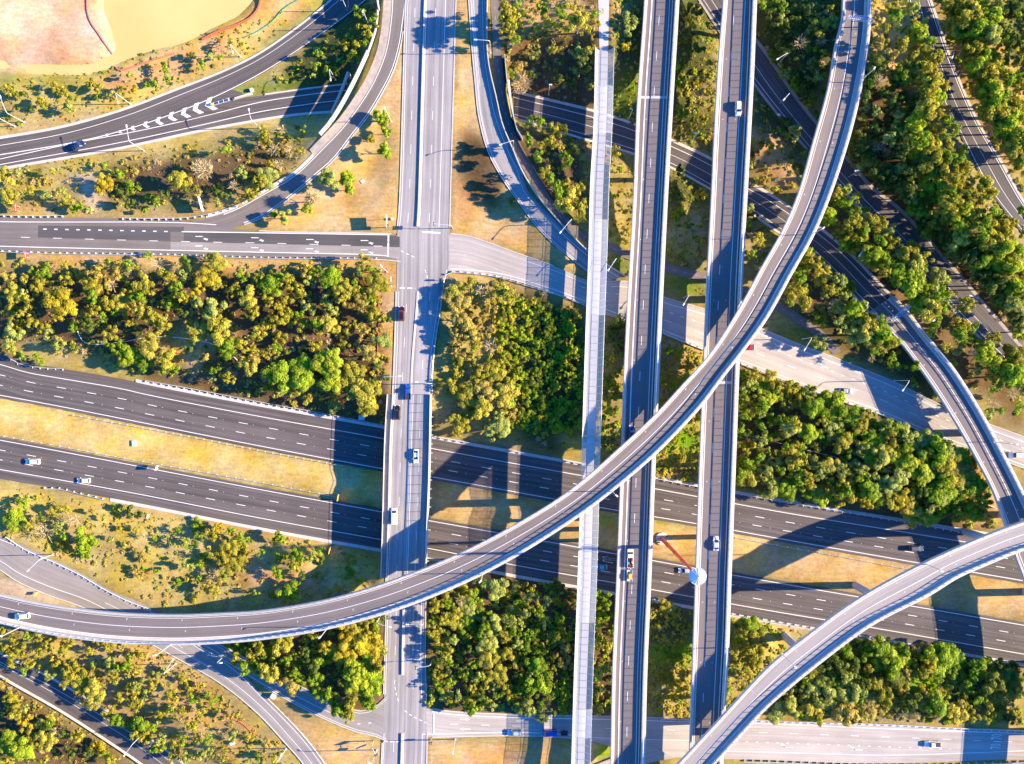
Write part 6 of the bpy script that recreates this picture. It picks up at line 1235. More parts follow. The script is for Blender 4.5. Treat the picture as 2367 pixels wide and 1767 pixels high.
add('dense copse right of the main road below the flyover', 7, '1225,1385,36,s 1215,1420,30,s 1245,1420,30,g 1280,1370,34,s 1265,1390,28,s 1290,1430,32,g 1260,1445,28,s 1240,1460,34,g 1285,1460,28,g 1205,1445,22,s 1245,1505,34,g 1210,1500,34,g 1280,1510,22,t 1290,1475,44,y 1310,1500,36,t 1300,1530,36,t 1325,1400,22,g 1325,1380,18,y 1245,1540,40,g 1250,1580,50,g 1225,1590,36,g 1270,1610,28,g 1205,1600,34,g 1290,1600,20,g 1220,1640,38,s 1250,1655,36,s 1200,1640,36,s 1300,1620,22,g 1310,1610,20,g 1275,1490,24,g 1305,1545,14,g 1205,1560,30,g 1400,1385,26,g 1385,1370,22,g 1408,1400,32,g 1395,1435,34,g 1385,1480,26,g 1410,1470,28,g 1400,1545,40,s 1390,1560,34,s 1385,1450,26,g')
add('scrub between the lower left ramps', 6, '5,1455,24,y 30,1480,30,y 60,1470,26,g 40,1510,36,y 10,1500,34,y 70,1530,34,y 25,1540,30,y 95,1510,26,y 110,1490,22,y 150,1500,40,y 165,1480,28,y 130,1540,34,y 115,1560,30,s 170,1540,40,y 185,1570,44,y 190,1600,36,y 160,1550,30,y 215,1480,50,o 240,1500,40,y 280,1540,46,g 250,1540,34,s 265,1570,30,y 250,1560,30,y 220,1600,46,y 190,1620,26,y 215,1560,32,t 320,1590,40,s 300,1600,34,y 275,1610,30,y 305,1630,40,y 350,1590,30,y 390,1600,36,y 375,1650,30,y 330,1680,44,g 290,1680,44,g 270,1670,36,g 240,1650,26,y 250,1680,30,y 300,1700,36,y 280,1720,34,y 330,1710,36,y 350,1730,34,y 370,1710,26,s 320,1740,28,y 390,1740,36,s 425,1710,26,g 440,1680,36,y 420,1650,30,y 480,1710,28,g 490,1620,30,g 500,1640,26,y 400,1620,26,o 470,1740,34,s 380,1760,30,y 345,1745,34,g 430,1750,30,s 150,1580,30,y 200,1640,24,y')
add('bottom left corner bush', 7, '20,1620,44,y 5,1590,30,t 30,1650,34,y 60,1665,30,o 65,1690,34,y 90,1680,44,s 115,1680,26,g 105,1710,50,y 80,1720,36,y 130,1690,30,b 20,1720,50,g 50,1740,50,g 10,1760,36,y 100,1755,26,y 140,1700,24,d 190,1690,32,y 220,1735,40,o 240,1750,26,g 200,1740,26,d 160,1740,34,d 135,1650,24,y 60,1640,26,s 260,1760,26,y')
add('ground between straight flyovers below the bend', 5, '1650,560,20,g')
add('ground between straight flyovers below the bend', 5, '1570,820,30,g 1555,850,30,t 1590,850,34,t 1580,890,40,o 1545,810,24,g 1540,880,30,y 1545,930,30,t 1560,980,28,g 1600,970,26,t 1545,1020,26,y 1580,1060,30,y 1560,1395,40,s 1540,1400,34,y 1575,1380,20,t 1560,1520,34,g 1530,1510,30,g 1590,1510,24,g 1540,1570,40,y 1570,1590,40,o 1580,1560,30,t 1560,1610,24,y 1510,1600,24,t 1590,1600,20,y')
add('ground left of the left straight flyover at mid height', 6, '1400,880,32,g 1415,900,40,y 1400,920,34,y 1420,870,24,g 1405,950,30,g 1395,970,26,g 1400,990,24,g 1415,995,20,g 1425,740,30,d 1415,770,40,d 1430,800,30,d 1405,1030,26,d 1395,760,24,d 1420,830,22,o')
add('gums between the low road and side road', 12, '1860,590,44,g 1880,620,40,y 1845,625,40,g 1870,600,34,y 1898,605,22,g 1850,650,34,g 1835,670,38,y 1860,680,20,g 1825,700,26,g 1855,700,34,y 1870,672,18,y 1838,720,16,g 1905,640,44,y 1930,650,42,s 1945,655,34,g 1915,665,34,y 1930,672,26,y 1925,710,36,b 1950,720,44,s 1975,715,40,g 1990,700,36,s 1985,735,42,y 2010,750,42,y 2030,745,38,g 2040,770,46,g 2060,765,50,y 2030,790,50,y 2050,800,40,y 2010,780,40,s 1990,770,42,s 2015,815,24,g 1970,760,38,s 1940,745,30,s 2012,830,20,b 1885,795,40,s 1925,720,30,y 1950,690,30,s 2040,735,34,y 2070,790,30,g')
add('row of gums between the ramps on the right', 15, '1925,450,34,y 1950,440,30,s 1975,460,26,y 1935,470,36,g 1915,500,46,g 1945,480,22,g 1970,500,34,g 1965,520,40,y 1985,530,36,g 2000,515,34,y 1960,545,34,y 2005,530,26,g 2030,525,36,y 2060,530,36,s 2050,550,34,g 2075,550,22,g 2050,575,30,y 2085,555,22,y 2020,590,44,g 2005,600,26,g 2070,600,34,s 2085,590,30,y 2100,585,34,y 2110,610,40,s 2130,600,36,y 2080,630,44,g 2060,625,40,g 2095,660,54,g 2075,680,50,g 2115,690,56,g 2130,670,36,g 2100,700,40,g 2150,700,36,s 2165,690,40,g 2145,720,40,y 2170,720,30,g 2190,710,26,g 2195,690,24,y 2230,720,26,g 2200,740,26,y 2230,760,34,y 2250,790,36,g 2270,800,34,y 2295,785,34,y 2280,820,46,g 2300,830,34,y 2320,850,50,g 2340,870,50,g 2350,850,44,y 2310,880,36,s 2360,900,34,s 2240,820,34,b 2200,830,34,s 2220,860,40,t 2290,870,30,y 2260,850,28,s 2200,870,36,s 2330,910,34,b 2350,940,30,g 2230,900,26,d 2290,930,34,b 2310,950,26,g 2280,960,30,s 1920,560,26,d 2205,885,34,d 1870,435,30,g 1860,470,20,g')
add('woodland between the dark ramp and far right ramp', 16, '2020,10,40,y 2050,30,36,y 2070,10,30,y 2060,50,40,g 2090,30,34,s 2070,70,30,s 2080,40,30,g 2110,25,26,g 2105,62,30,y 2115,80,40,g 2125,60,26,s 2135,105,36,g 2120,110,30,y 2140,125,30,y 2110,130,30,y 2145,130,26,g 2150,140,34,y 2110,150,40,y 2130,170,34,y 2145,165,40,y 2120,180,34,g 2125,200,26,y 2150,195,40,y 2175,205,34,y 2100,195,30,y 2130,220,36,y 2155,230,40,g 2185,250,26,y 2140,255,44,y 2120,270,40,g 2165,270,34,y 2110,300,44,g 2140,300,36,y 2165,300,30,y 2195,300,34,g 2120,330,46,g 2145,320,36,y 2175,320,26,g 2150,340,40,y 2190,340,30,y 2160,365,44,y 2130,360,44,g 2185,370,36,g 2210,370,30,g 2220,350,22,g 2150,400,44,g 2180,400,40,y 2205,400,36,y 2230,390,30,y 2200,420,40,y 2175,430,44,g 2230,430,36,y 2255,410,22,y 2260,430,36,g 2190,450,40,g 2215,455,40,y 2235,460,44,y 2260,460,34,y 2285,455,30,s')
add('woodland between the dark ramp and far right ramp', 16, '2200,470,50,y 2225,490,44,g 2250,500,40,y 2280,490,36,g 2300,500,34,y 2215,520,40,g 2240,530,46,y 2270,530,40,g 2300,530,40,y 2330,520,36,y 2320,545,36,y 2350,500,34,g 2355,540,34,y 2230,555,44,s 2260,560,40,g 2290,560,46,y 2320,575,40,g 2350,580,44,g 2245,590,40,d 2275,600,46,g 2310,605,44,g 2340,620,44,g 2280,635,44,d 2315,650,46,d 2350,660,40,g 2270,670,36,s 2300,690,40,d 2340,710,40,s 2360,740,30,d 2325,740,30,d 2200,580,30,g 2250,640,24,b 2230,610,26,y 2150,470,30,d 2140,490,30,y 2150,520,34,y 2100,260,30,d 2080,300,40,d 2090,350,40,d 2060,310,36,s 2020,260,30,s 2030,190,30,b 2050,170,26,t 2040,220,30,d 2100,400,30,d 2100,440,34,d 2120,470,26,d 2030,340,34,b 2050,350,26,b 2000,230,26,d 2010,300,20,d 2060,250,30,t 2030,100,34,t 2040,70,30,y 2005,75,30,t 2050,130,34,t 2075,110,34,y 2090,160,26,b 2010,130,26,d')
add('orange bank right of the far right ramp', 16, '2200,20,40,g 2230,10,44,y 2250,30,40,y 2270,20,50,g 2290,40,44,g 2210,60,36,y 2235,75,44,y 2260,60,40,g 2250,100,44,y 2290,75,46,s 2310,60,40,s 2250,130,46,y 2280,120,44,g 2260,160,44,g 2290,150,50,y 2300,180,34,b 2200,90,26,y 2215,130,30,y 2240,170,30,y 2270,190,36,y 2330,190,36,g 2300,200,44,g 2280,215,40,y 2320,230,44,g 2345,240,34,y 2300,260,44,y 2330,290,50,g 2350,320,44,g 2310,290,40,g 2290,240,34,s 2320,340,40,y 2345,370,40,g 2360,400,26,y 2330,410,30,y 2360,280,30,g 2340,20,40,d 2360,60,40,d 2340,100,44,d 2360,150,40,d 2330,140,30,d 2310,120,26,y 2340,190,30,y 2360,200,36,y 2350,440,26,y 2290,330,20,t')
add('dense wedge of trees between side road and motorway', 8.5, '1715,870,44,g 1730,890,36,s 1745,870,34,y 1760,890,36,g 1780,880,46,y 1800,895,40,y 1720,905,34,g 1745,915,40,y 1775,915,44,g 1800,910,38,g 1820,890,34,y 1835,905,36,y 1855,910,44,g 1880,905,36,s 1825,930,36,y 1850,935,34,y 1880,945,44,g 1905,925,44,g 1930,930,46,g 1740,945,34,y 1765,940,40,g 1790,970,34,g 1720,960,30,g 1760,990,30,g 1830,990,44,s 1870,1000,48,g 1840,975,24,y 1910,960,30,g 1900,975,24,y 1950,955,46,g 1975,960,44,g 1985,985,40,y 1930,985,44,s 1925,995,36,s 1945,995,34,g 2000,965,34,y 2015,975,40,g 2035,980,36,g 2050,985,42,s 2065,990,40,g 2080,1000,44,s 2090,1010,36,s 1970,1010,36,g 2010,1010,40,g 2000,995,34,y 2035,1020,44,g 2060,1020,40,y 2090,1035,40,g 2020,1045,50,g 2040,1055,44,s 1995,1040,36,s 2075,1055,40,g 2100,1070,44,g 2125,1020,44,s 2150,1015,50,s 2170,1030,46,g 2190,1040,40,s 2130,1055,30,g 2145,1050,34,y 2170,1060,40,g 2195,1065,50,y 2215,1055,46,g 2235,1065,44,g 2160,1075,40,g 2100,1085,40,g 2135,1095,44,g 2120,1080,34,g 2180,1085,40,y 2200,1090,44,y 2225,1085,46,t 2240,1090,34,y 2185,1110,40,g 2220,1115,50,y 2250,1120,50,g 2265,1130,34,g 2240,1140,36,g 1725,1000,20,d')
add('dense wedge of trees between side road and motorway', 8.5, '1830,1065,44,y 1810,1085,34,g 1800,1070,36,s 1880,1070,44,s 1900,1085,40,s 1920,1080,46,y 1890,1100,34,s 1950,1090,30,s 1840,1100,40,g 1860,1095,34,y 1870,1110,34,y 1770,1090,34,s 1790,1130,50,s 1820,1130,50,g 1775,1115,36,s 1900,1145,54,g 1890,1130,34,s 1925,1140,36,y 1950,1135,40,g 1965,1150,44,y 1960,1120,44,o 1940,1165,20,o 1995,1110,40,g 2010,1130,44,g 2020,1145,50,g 2000,1160,34,o 2045,1125,46,s 2060,1115,44,s 2080,1110,46,s 2060,1150,44,y 2090,1150,40,o 2080,1165,34,o 2100,1175,44,y 2115,1165,36,g 2120,1190,44,y 2150,1195,44,g 2140,1180,36,s 2165,1190,34,g 2160,1140,40,g 2175,1150,44,s 2190,1140,46,g 2210,1155,36,g 2175,1170,36,g 2200,1180,34,g 2220,1190,34,y 2250,1180,46,g 2235,1170,34,g 2130,1140,34,d 1720,1050,30,y 1725,1075,36,g 1735,1110,44,y 1740,1080,34,g 1755,1060,30,g 1720,1030,26,y 2030,1160,34,g 1710,1100,30,g 1850,1060,30,y 1990,1085,30,s')
add('lower right copse beneath the pale flyover', 7.5, '1990,1490,36,d 2010,1500,40,g 2035,1500,50,g 2055,1510,54,g 2075,1515,44,g 2040,1530,44,g 2065,1545,44,g 2005,1520,36,g 2060,1560,30,g 2085,1530,40,g 2100,1500,34,g 2140,1515,44,d 2160,1510,40,g 2120,1545,36,o 2140,1555,34,y 2180,1520,50,g 2205,1520,50,g 2190,1545,44,g 2210,1550,40,g 2225,1530,34,g 2165,1550,44,g 2150,1540,34,o 2170,1570,24,g 2270,1540,44,g 2255,1555,30,g 1950,1490,34,g 1955,1510,36,g 1925,1515,30,g 1980,1540,40,d 1940,1545,44,d 1960,1560,40,s 1920,1550,40,d 1900,1570,46,d 1880,1590,40,s 1860,1610,40,s 1900,1620,40,s 1870,1640,44,y 1930,1640,50,t 1920,1600,44,s 1950,1610,50,s 1990,1610,40,g 1975,1600,50,s 1985,1615,36,g 2020,1590,34,y 2035,1600,24,y 2045,1610,40,y 2050,1625,34,y 2000,1650,60,t 1960,1650,50,t 1830,1640,44,s 1795,1650,50,s 1850,1660,26,g 1890,1660,34,y 1960,1580,44,s 2010,1640,50,t 1990,1580,34,d')
add('lower right copse beneath the pale flyover', 7.5, '2170,1630,50,g 2160,1620,44,g 2155,1650,26,y 2140,1615,34,t 2210,1655,44,y 2200,1640,34,y 2240,1635,40,y 2225,1625,26,t 2285,1665,26,y 2130,1590,22,o 2105,1660,20,b 2120,1655,20,b 2090,1650,24,b 2310,1550,50,d 2330,1570,46,d 2350,1540,40,d 2340,1590,40,d 2300,1580,44,d 2360,1600,30,y 2310,1520,34,d 2280,1600,30,d 2360,1570,30,g 1745,1470,40,d 1730,1500,34,y 1760,1500,36,y 1710,1480,26,g 1720,1530,34,y 1745,1520,40,y 1700,1510,24,y 1735,1450,44,g 1760,1460,26,g 1790,1530,24,b 1775,1450,20,g 1720,1590,24,t 1750,1560,24,g 1730,1560,20,t 2100,1590,24,y 2080,1600,26,t')
add('corner by the motorway at the far left', 5, '50,825,22,g 90,835,26,g 30,810,18,y')
def fill(region, poly, n, sep, kinds, d0, d1, h):
    xs = [p[0] for p in poly]; ys = [p[1] for p in poly]; ex = [(t[1], t[2]) for t in T_]; k = 0
    for _ in range(n*14):
        if k >= n: break
        a, b = rng.uniform(min(xs), max(xs)), rng.uniform(min(ys), max(ys))
        if not inpoly(np.array([a]), np.array([b]), poly)[0]: continue
        if min(abs(a-x)+abs(b-y) for x, y in ex) < sep: continue
        ex.append((a, b)); T_.append((region, a, b, float(rng.uniform(d0, d1)), kinds[int(rng.integers(len(kinds)))], h*float(rng.uniform(.75, 1.05)))); k += 1
W1 = 'woodland between the dark ramp and far right ramp'
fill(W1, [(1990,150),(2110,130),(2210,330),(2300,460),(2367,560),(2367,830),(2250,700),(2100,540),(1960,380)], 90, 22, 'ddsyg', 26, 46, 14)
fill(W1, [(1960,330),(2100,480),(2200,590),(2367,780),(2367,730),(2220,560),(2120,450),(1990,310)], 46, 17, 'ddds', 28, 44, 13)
fill('orange bank right of the far right ramp', [(2160,0),(2210,130),(2265,260),(2330,370),(2367,420),(2367,380),(2290,240),(2225,100),(2185,0)], 34, 14, 'ygy', 34, 50, 16)
fill('row of gums between the ramps on the right', [(1900,515),(1990,590),(2060,665),(2095,660),(2000,555),(1920,495)], 14, 18, 'yg', 30, 44, 13)
fill('orange bank right of the far right ramp', [(2170,0),(2367,0),(2367,470),(2320,400),(2200,130)], 22, 24, 'ygsg', 28, 46, 13)
fill('row of gums between the ramps on the right', [(1900,440),(2000,470),(2367,890),(2367,960),(2200,840),(2060,640)], 45, 20, 'ygsg', 24, 40, 14)
fill('gums between the low road and side road', [(1830,560),(1960,620),(2100,790),(2170,900),(2100,880),(1960,790),(1840,720)], 16, 24, 'ygsd', 24, 40, 9)
fill('dark hollow left of the curved flyover', [(1750,0),(1940,0),(1880,260),(1850,330)], 24, 24, 'ddgs', 24, 40, 7)
fill('bushland left of the main road', [(0,610),(890,625),(890,960),(640,920),(330,860),(0,770)], 70, 22, 'yygsd', 20, 38, 6.5)
fill('green copse above the lower junction', [(520,1490),(890,1420),(880,1600),(700,1570)], 22, 20, 'gyd', 22, 36, 7)
fill('dense copse right of the main road below the flyover', [(1000,1380),(1320,1340),(1320,1640),(1000,1640)], 60, 20, 'ggsyd', 20, 34, 6.5)
fill('dense wedge of trees between side road and motorway', [(1705,860),(2270,1070),(2300,1200),(1705,1130)], 50, 21, 'gysg', 22, 38, 7.5)
fill('lower right copse beneath the pale flyover', [(1800,1600),(2010,1460),(2350,1540),(2350,1660),(1800,1660)], 45, 24, 'dgsyt', 24, 40, 6.5)
fill('scrub between the lower left ramps', [(0,1450),(300,1500),(500,1600),(660,1760),(400,1760),(0,1520)], 34, 24, 'yygts', 16, 30, 4.5)
fill('scrub strip under the motorway at the left', [(20,1150),(840,1290),(700,1390),(450,1390),(200,1290)], 24, 26, 'yygts', 14, 26, 4)
# keep clear of roads and low decks, convert to world
def deck_clear(x, y, ztop, r):
    for k in DECKS:
        rb = R[k]; d = np.hypot(rb.C[:, 0]-x, rb.C[:, 1]-y); i = int(np.argmin(d))
        if d[i]-rb.hw[i] < r*.55 and ztop > rb.C[i, 2]-2.0: return float(rb.C[i, 2])
    return None
trees = []
for reg, px, py, dm, k, h in T_:
    rad = dm*S*.5*random.uniform(.98, 1.28); g0 = G(px, py, 0); z = g0.z; hh = max(1.6*rad, min(h, rad*(9 if h > 16 else 4.8 if h > 8 else 3.0)))*random.uniform(.68, 1.16)
    c = P(px, py, z+hh*.7); x, y = c.x, c.y; z = float(ground_z(x, y)); dr = float(road_d(x, y))
    if dr < .8:
        best = None
        for q in range(16):
            for dd in (1.2, 2.4, 3.6):
                a_ = q*math.pi/8; xx, yy = x+dd*math.cos(a_), y+dd*math.sin(a_)
                if float(road_d(xx, yy)) > .8 and (best is None or dd < best[0]): best = (dd, xx, yy)
        if best is None: continue
        x, y = best[1:]; z = float(ground_z(x, y))
    zc = deck_clear(x, y, z+hh, rad)
    if zc is not None:
        hh = zc-2.2-z
        if hh < 1.8: continue
        rad = min(rad, hh*.6)
    trees.append((reg, px, py, rad, k, hh, x, y, z))
print('trees', len(trees))
big = sorted(range(len(trees)), key=lambda i: -trees[i][3])
chosen = set(big[:296])
# isolated trees count first whatever their size
for i, t in enumerate(trees):
    if 'dry grass' in t[0] and i not in chosen: chosen.add(i)
while len(chosen) > 298: chosen.discard(next(j for j in reversed(big[:296]) if j in chosen and 'dry grass' not in trees[j][0]))
ORD = ['first', 'second', 'third', 'fourth', 'fifth', 'sixth', 'seventh', 'eighth', 'ninth', 'tenth', 'eleventh', 'twelfth', 'thirteenth', 'fourteenth', 'fifteenth', 'sixteenth', 'seventeenth', 'eighteenth', 'nineteenth', 'twentieth']
SHORT = {'verge between the pond and the low road': 'the pond verge', 'island below the low road': 'the island below the low road', 'island inside the slip road curve': 'the slip road island', 'wooded slope left of the top left slip road': 'the top left wooded slope', 'dry grass between the slip road and main road': 'the dry grass triangle', 'triangle beside the right slip road': 'the triangle by the right slip road', 'copse at the top between slip road and footbridge': 'the copse above the gully', 'shady gully left of the footbridge': 'the footbridge gully',
 'strip of gums left of the footbridge below the low road': 'the footbridge gum strip', 'ground between footbridge and left straight flyover': 'the ground right of the footbridge', 'ground between the two straight flyovers': 'the upper flyover gap', 'shaded ground right of the right straight flyover': 'the shade beside the flyover', 'dark hollow left of the curved flyover': 'the dark hollow at top right', 'bushland left of the main road': 'the left bushland', 'tan copse right of the main road': 'the tan copse', 'scrub strip under the motorway at the left': 'the scrub below the motorway', 'clay slope above the curved flyover': 'the clay slope',
 'green copse above the lower junction': 'the lower left copse', 'dense copse right of the main road below the flyover': 'the lower centre copse', 'scrub between the lower left ramps': 'the lower left ramp scrub', 'bottom left corner bush': 'the bottom left corner', 'ground between straight flyovers below the bend': 'the lower flyover gap', 'ground left of the left straight flyover at mid height': 'the slot beside the footbridge', 'gums between the low road and side road': 'the gums above the side road', 'row of gums between the ramps on the right': 'the right gum row', 'woodland between the dark ramp and far right ramp': 'the far right woodland', 'orange bank right of the far right ramp': 'the orange bank', 'dense wedge of trees between side road and motorway': 'the dense wedge', 'lower right copse beneath the pale flyover': 'the lower right copse', 'corner by the motorway at the far left': 'the far left motorway corner'}
byreg = {}
for i in chosen: byreg.setdefault(trees[i][0], []).append(i)
label = {}
for reg, ids in byreg.items():
    ys = sorted(trees[i][2] for i in ids); nb = 1 if len(ids) < 5 else min(4, 2+len(ids)//14)
    names = {1: [''], 2: ['upper half', 'lower half'], 3: ['top third', 'middle third', 'bottom third'], 4: ['top quarter', 'upper middle', 'lower middle', 'bottom quarter']}[nb]
    ids = sorted(ids, key=lambda i: trees[i][2]); per = math.ceil(len(ids)/nb)
    for b in range(nb):
        row = ids[b*per:(b+1)*per]; kinds = {}
        for i in row: kinds.setdefault(trees[i][4], []).append(i)
        for kk, l in kinds.items():
            l.sort(key=lambda i: trees[i][1])
            for n_, i in enumerate(l):
                pos = '' if len(l) == 1 else ('leftmost ' if n_ == 0 else 'rightmost ' if n_ == len(l)-1 else ORD[min(n_, 19)]+' ')
                suf = ' from left' if pos and pos.split()[0] in ORD else ''
                label[i] = (pos+KN[kk]+' tree'+suf+' in '+('the '+names[b]+' of ' if names[b] else '')+SHORT[reg])
seen = {}
for i in sorted(label, key=lambda i: trees[i][1]): seen.setdefault(label[i], []).append(i)
for l, ids in seen.items():
    if len(ids) > 1: print('duplicate label', l, len(ids))
for i in label:
    w = label[i].split()
    while len(w) > 16 and 'the' in w: w.remove('the')
    label[i] = ' '.join(w)
for i in sorted(chosen):
    reg, px, py, rad, k, hh, x, y, z = trees[i]; v = random.randrange(NV); cm, tm, uh = PROTO[k, v]
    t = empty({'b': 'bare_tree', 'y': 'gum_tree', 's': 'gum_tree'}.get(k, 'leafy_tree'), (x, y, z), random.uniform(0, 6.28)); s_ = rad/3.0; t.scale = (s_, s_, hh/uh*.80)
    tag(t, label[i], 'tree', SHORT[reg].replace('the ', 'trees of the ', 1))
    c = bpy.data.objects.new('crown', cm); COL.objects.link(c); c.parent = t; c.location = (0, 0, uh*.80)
    q = bpy.data.objects.new('trunk', tm); COL.objects.link(q); q.parent = t
# the rest: one mass of small trees and bushes per leaf colour would split the thicket; build ONE object
def merged(name, items, lab, cat):
    VV, TT, MI = [], [], []; mats = list('ygdotbs')
    for (rad, k, hh, x, y, z, sd) in items:
        n_cl = 4+int(rad*2.5)
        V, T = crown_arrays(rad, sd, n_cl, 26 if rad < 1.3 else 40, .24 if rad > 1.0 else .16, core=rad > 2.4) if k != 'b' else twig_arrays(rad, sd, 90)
        V = V*np.array([1, 1, min(1.3, hh/rad*.5)]); V += np.array([x, y, z+max(hh-rad, rad*.25)]); VV.append(V); TT.append(T); MI.append(np.full(len(T), mats.index(k)))
    V = np.concatenate(VV); T = np.concatenate(TT); I = np.concatenate(MI).astype(np.int32); me = quads_mesh(name, V, T, LM['y'])
    for k in mats[1:]: me.materials.append(LM[k])
    me.polygons.foreach_set('material_index', I); o = bpy.data.objects.new(name, me); COL.objects.link(o); tag(o, lab, cat, kind='stuff'); print(name, len(T)); return o
rest = [(trees[i][3], trees[i][4], trees[i][5], trees[i][6], trees[i][7], trees[i][8], 1000+i) for i in range(len(trees)) if i not in chosen]
if rest: merged('smaller_trees', rest, 'mass of smaller trees filling the gaps in the bushland', 'trees')
# undergrowth: bushes and tufts scattered by soil colour
def scatter(n, poly, kinds, r0, r1, h0, h1, margin, prob=None):
    out = []; xs = [p[0] for p in poly]; ys = [p[1] for p in poly]
    X = rng.uniform(min(xs), max(xs), n); Y = rng.uniform(min(ys), max(ys), n); ok = inpoly(X, Y, poly); X, Y = X[ok], Y[ok]
    for px, py in zip(X, Y):
        p = P(px, py, 4.5); d = float(road_d(p.x, p.y))
        if d < margin: continue
        r = random.uniform(r0, r1); k = random.choice(kinds); h = random.uniform(h0, h1)*r
        out.append((r, k, h, p.x, p.y, float(ground_z(p.x, p.y)), random.randrange(10**6)))
    return out
U = []
U += scatter(900, [(0,600),(900,610),(900,980),(330,870),(0,790)], 'yyttbds', .5, 1.6, .8, 1.3, 1.5)
U += scatter(260, [(1020,655),(1180,650),(1350,720),(1345,1060),(1000,990)], 'ttygbd', .5, 1.5, .8, 1.3, 1.5)
U += scatter(700, [(1160,680),(1345,730),(1345,1000),(1180,990),(1150,860)], 'gggddgo', .9, 1.9, 1.2, 2.2, 1.5)
U += scatter(520, [(0,1130),(880,1290),(880,1400),(560,1415),(400,1410),(0,1240)], 'ytytbgs', .4, 1.1, .7, 1.2, 1.2)
U += scatter(650, [(0,1440),(400,1495),(520,1590),(700,1767),(0,1767)], 'ytytbys', .4, 1.2, .7, 1.2, 1.2)
U += scatter(350, [(500,1490),(890,1420),(880,1620),(700,1600)], 'ggydo', .6, 1.6, .9, 1.6, 1.2)
U += scatter(800, [(990,1360),(1430,1340),(1425,1650),(990,1640)], 'gggddsy', .7, 1.6, 1.0, 1.8, 1.5)
U += scatter(280, [(0,380),(700,290),(700,400),(450,490),(0,500)], 'ytdtbs', .5, 1.4, .8, 1.2, 1.2)
U += scatter(220, [(0,190),(600,50),(600,130),(300,250),(0,290)], 'ytgdo', .4, 1.1, .8, 1.2, 1.2)
U += scatter(160, [(620,190),(880,-20),(870,70),(800,220)], 'dgys', .5, 1.3, .9, 1.3, 1.2)
U += scatter(500, [(1160,0),(1400,0),(1375,480),(1180,480)], 'tytbds', .4, 1.3, .8, 1.3, 1.2)
U += scatter(420, [(1410,0),(1490,0),(1450,720),(1400,640)], 'ydgts', .4, 1.1, .7, 1.2, 1.2)
U += scatter(500, [(1560,0),(1670,0),(1640,700),(1540,640)], 'ydgots', .4, 1.2, .7, 1.2, 1.2)
U += scatter(420, [(1530,740),(1640,790),(1620,1130),(1520,1110)], 'oytgg', .4, 1.3, .7, 1.2, 1.2)
U += scatter(330, [(1500,1380),(1610,1400),(1600,1660),(1490,1650)], 'yygot', .4, 1.3, .7, 1.2, 1.2)
U += scatter(650, [(1730,0),(1960,0),(1880,450),(1800,640),(1730,620)], 'dddytbs', .5, 1.5, .8, 1.4, 1.2)
U += scatter(800, [(1980,0),(2110,0),(2300,440),(2367,560),(2367,850),(2150,600),(1900,420)], 'ddytsb', .6, 1.8, .9, 1.8, 1.5)
U += scatter(450, [(2150,0),(2367,0),(2367,480),(2300,380)], 'ytogd', .5, 1.5, .9, 1.5, 1.5)
U += scatter(450, [(1820,560),(1920,400),(2367,900),(2367,1000),(2150,800),(2180,940),(1950,800)], 'ddytsg', .5, 1.5, .8, 1.5, 1.2)
U += scatter(600, [(1700,850),(2280,1060),(2320,1230),(1700,1140)], 'ddgyg', .6, 1.7, .9, 1.8, 1.5)
U += scatter(900, [(1680,1430),(1850,1460),(2367,1550),(2367,1680),(1680,1660)], 'dgygts', .5, 1.6, .8, 1.4, 1.5)
U += scatter(160, [(1360,700),(1440,740),(1430,1080),(1350,1060)], 'dgyg', .6, 1.6, .9, 1.4, 1.2)
U = [u for u in U if deck_clear(u[3], u[4], u[5]+u[2]+1, u[0]) is None]
merged('undergrowth', U, 'low bushes and scrub covering the ground under and between the trees', 'undergrowth')
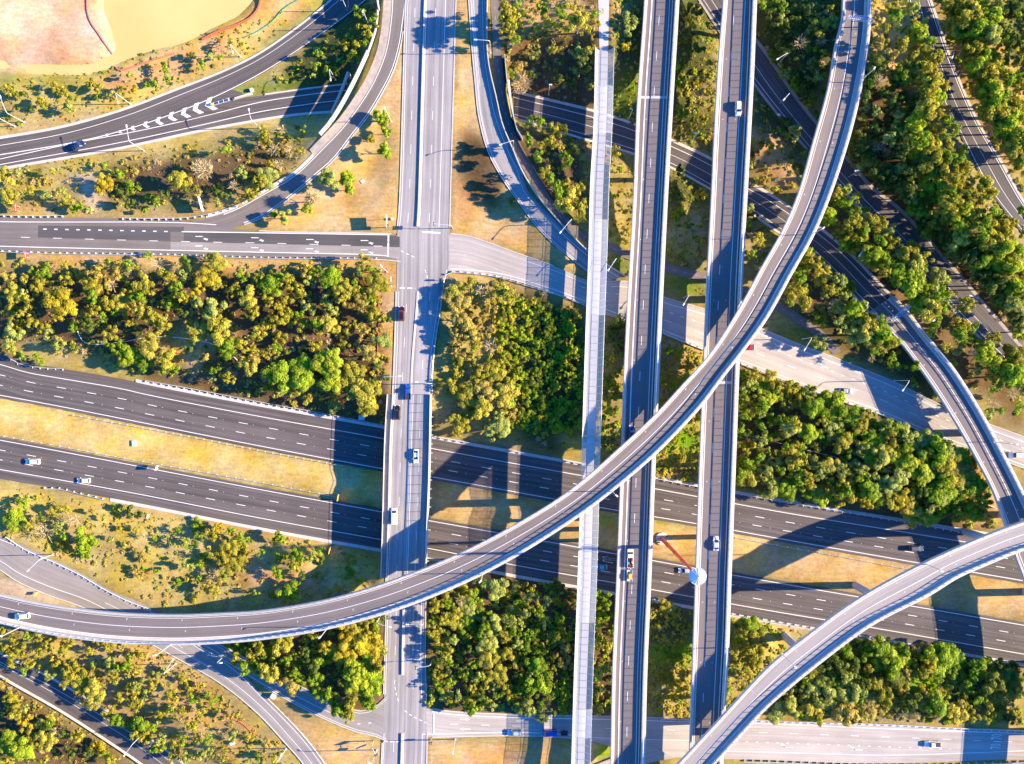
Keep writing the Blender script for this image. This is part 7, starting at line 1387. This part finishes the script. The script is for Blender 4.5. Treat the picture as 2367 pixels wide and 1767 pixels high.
# dry tussocks
Tf = []
for poly, n, kinds in (([(0,1130),(880,1290),(880,1400),(560,1415),(0,1240)], 1700, 'tyt'), ([(0,1440),(400,1495),(700,1767),(0,1767)], 1900, 'tty'), ([(0,180),(600,40),(850,-20),(800,230),(300,250),(0,300)], 1300, 'tyg'), ([(0,380),(700,290),(700,400),(450,490),(0,500)], 900, 'tty'),
                       ([(1160,0),(1480,0),(1450,720),(1180,480)], 1300, 'tyt'), ([(1540,0),(1660,0),(1640,700),(1540,640)], 800, 'tyg'), ([(1530,740),(1640,790),(1620,1130),(1520,1110)], 700, 'oyt'), ([(1500,1380),(1840,1440),(1760,1660),(1490,1650)], 900, 'ygt'), ([(1980,0),(2367,0),(2367,850),(1900,420)], 1500, 'ttd'), ([(0,600),(900,610),(900,980),(0,800)], 1500, 'ttb'), ([(1020,655),(1180,650),(1160,1000),(1000,990)], 500, 'tty'), ([(1840,1450),(2367,1550),(2367,1680),(1840,1660)], 900, 'ygt')):
    Tf += scatter(n, poly, kinds, .22, .55, .4, .8, .7)
def tufts(name, items, lab):
    g = np.random.default_rng(5); mats = list('ygdotbs'); A = np.array([(u[3], u[4], u[5], u[0]) for u in items]); I = np.array([mats.index(u[1]) for u in items]); n = 9
    c = np.repeat(A, n, 0); d = g.normal(size=(len(c), 3)); d[:, 2] = np.abs(d[:, 2])*.6; d /= np.linalg.norm(d, axis=1)[:, None]; p = c[:, :3]+d*c[:, 3:4]*g.uniform(.2, 1.0, (len(c), 1)); nr = d+g.normal(size=d.shape)*.5; a = np.cross(nr, g.normal(size=d.shape)); a /= np.linalg.norm(a, axis=1)[:, None]; b_ = np.cross(nr/np.linalg.norm(nr, axis=1)[:, None], a); s1 = c[:, 3:4]*.5
    V = np.stack([p-a*s1, p-b_*s1*.6, p+a*s1, p+b_*s1*.6], 1).reshape(-1, 3); me = quads_mesh(name, V, g.uniform(.6, 1.1, len(c)), LM['y'])
    for k in mats[1:]: me.materials.append(LM[k])
    me.polygons.foreach_set('material_index', np.repeat(I, n).astype(np.int32)); o = bpy.data.objects.new(name, me); COL.objects.link(o); tag(o, lab, 'grass', kind='stuff')
tufts('grass_tussocks', Tf, 'dry grass tussocks over the verges and slopes')
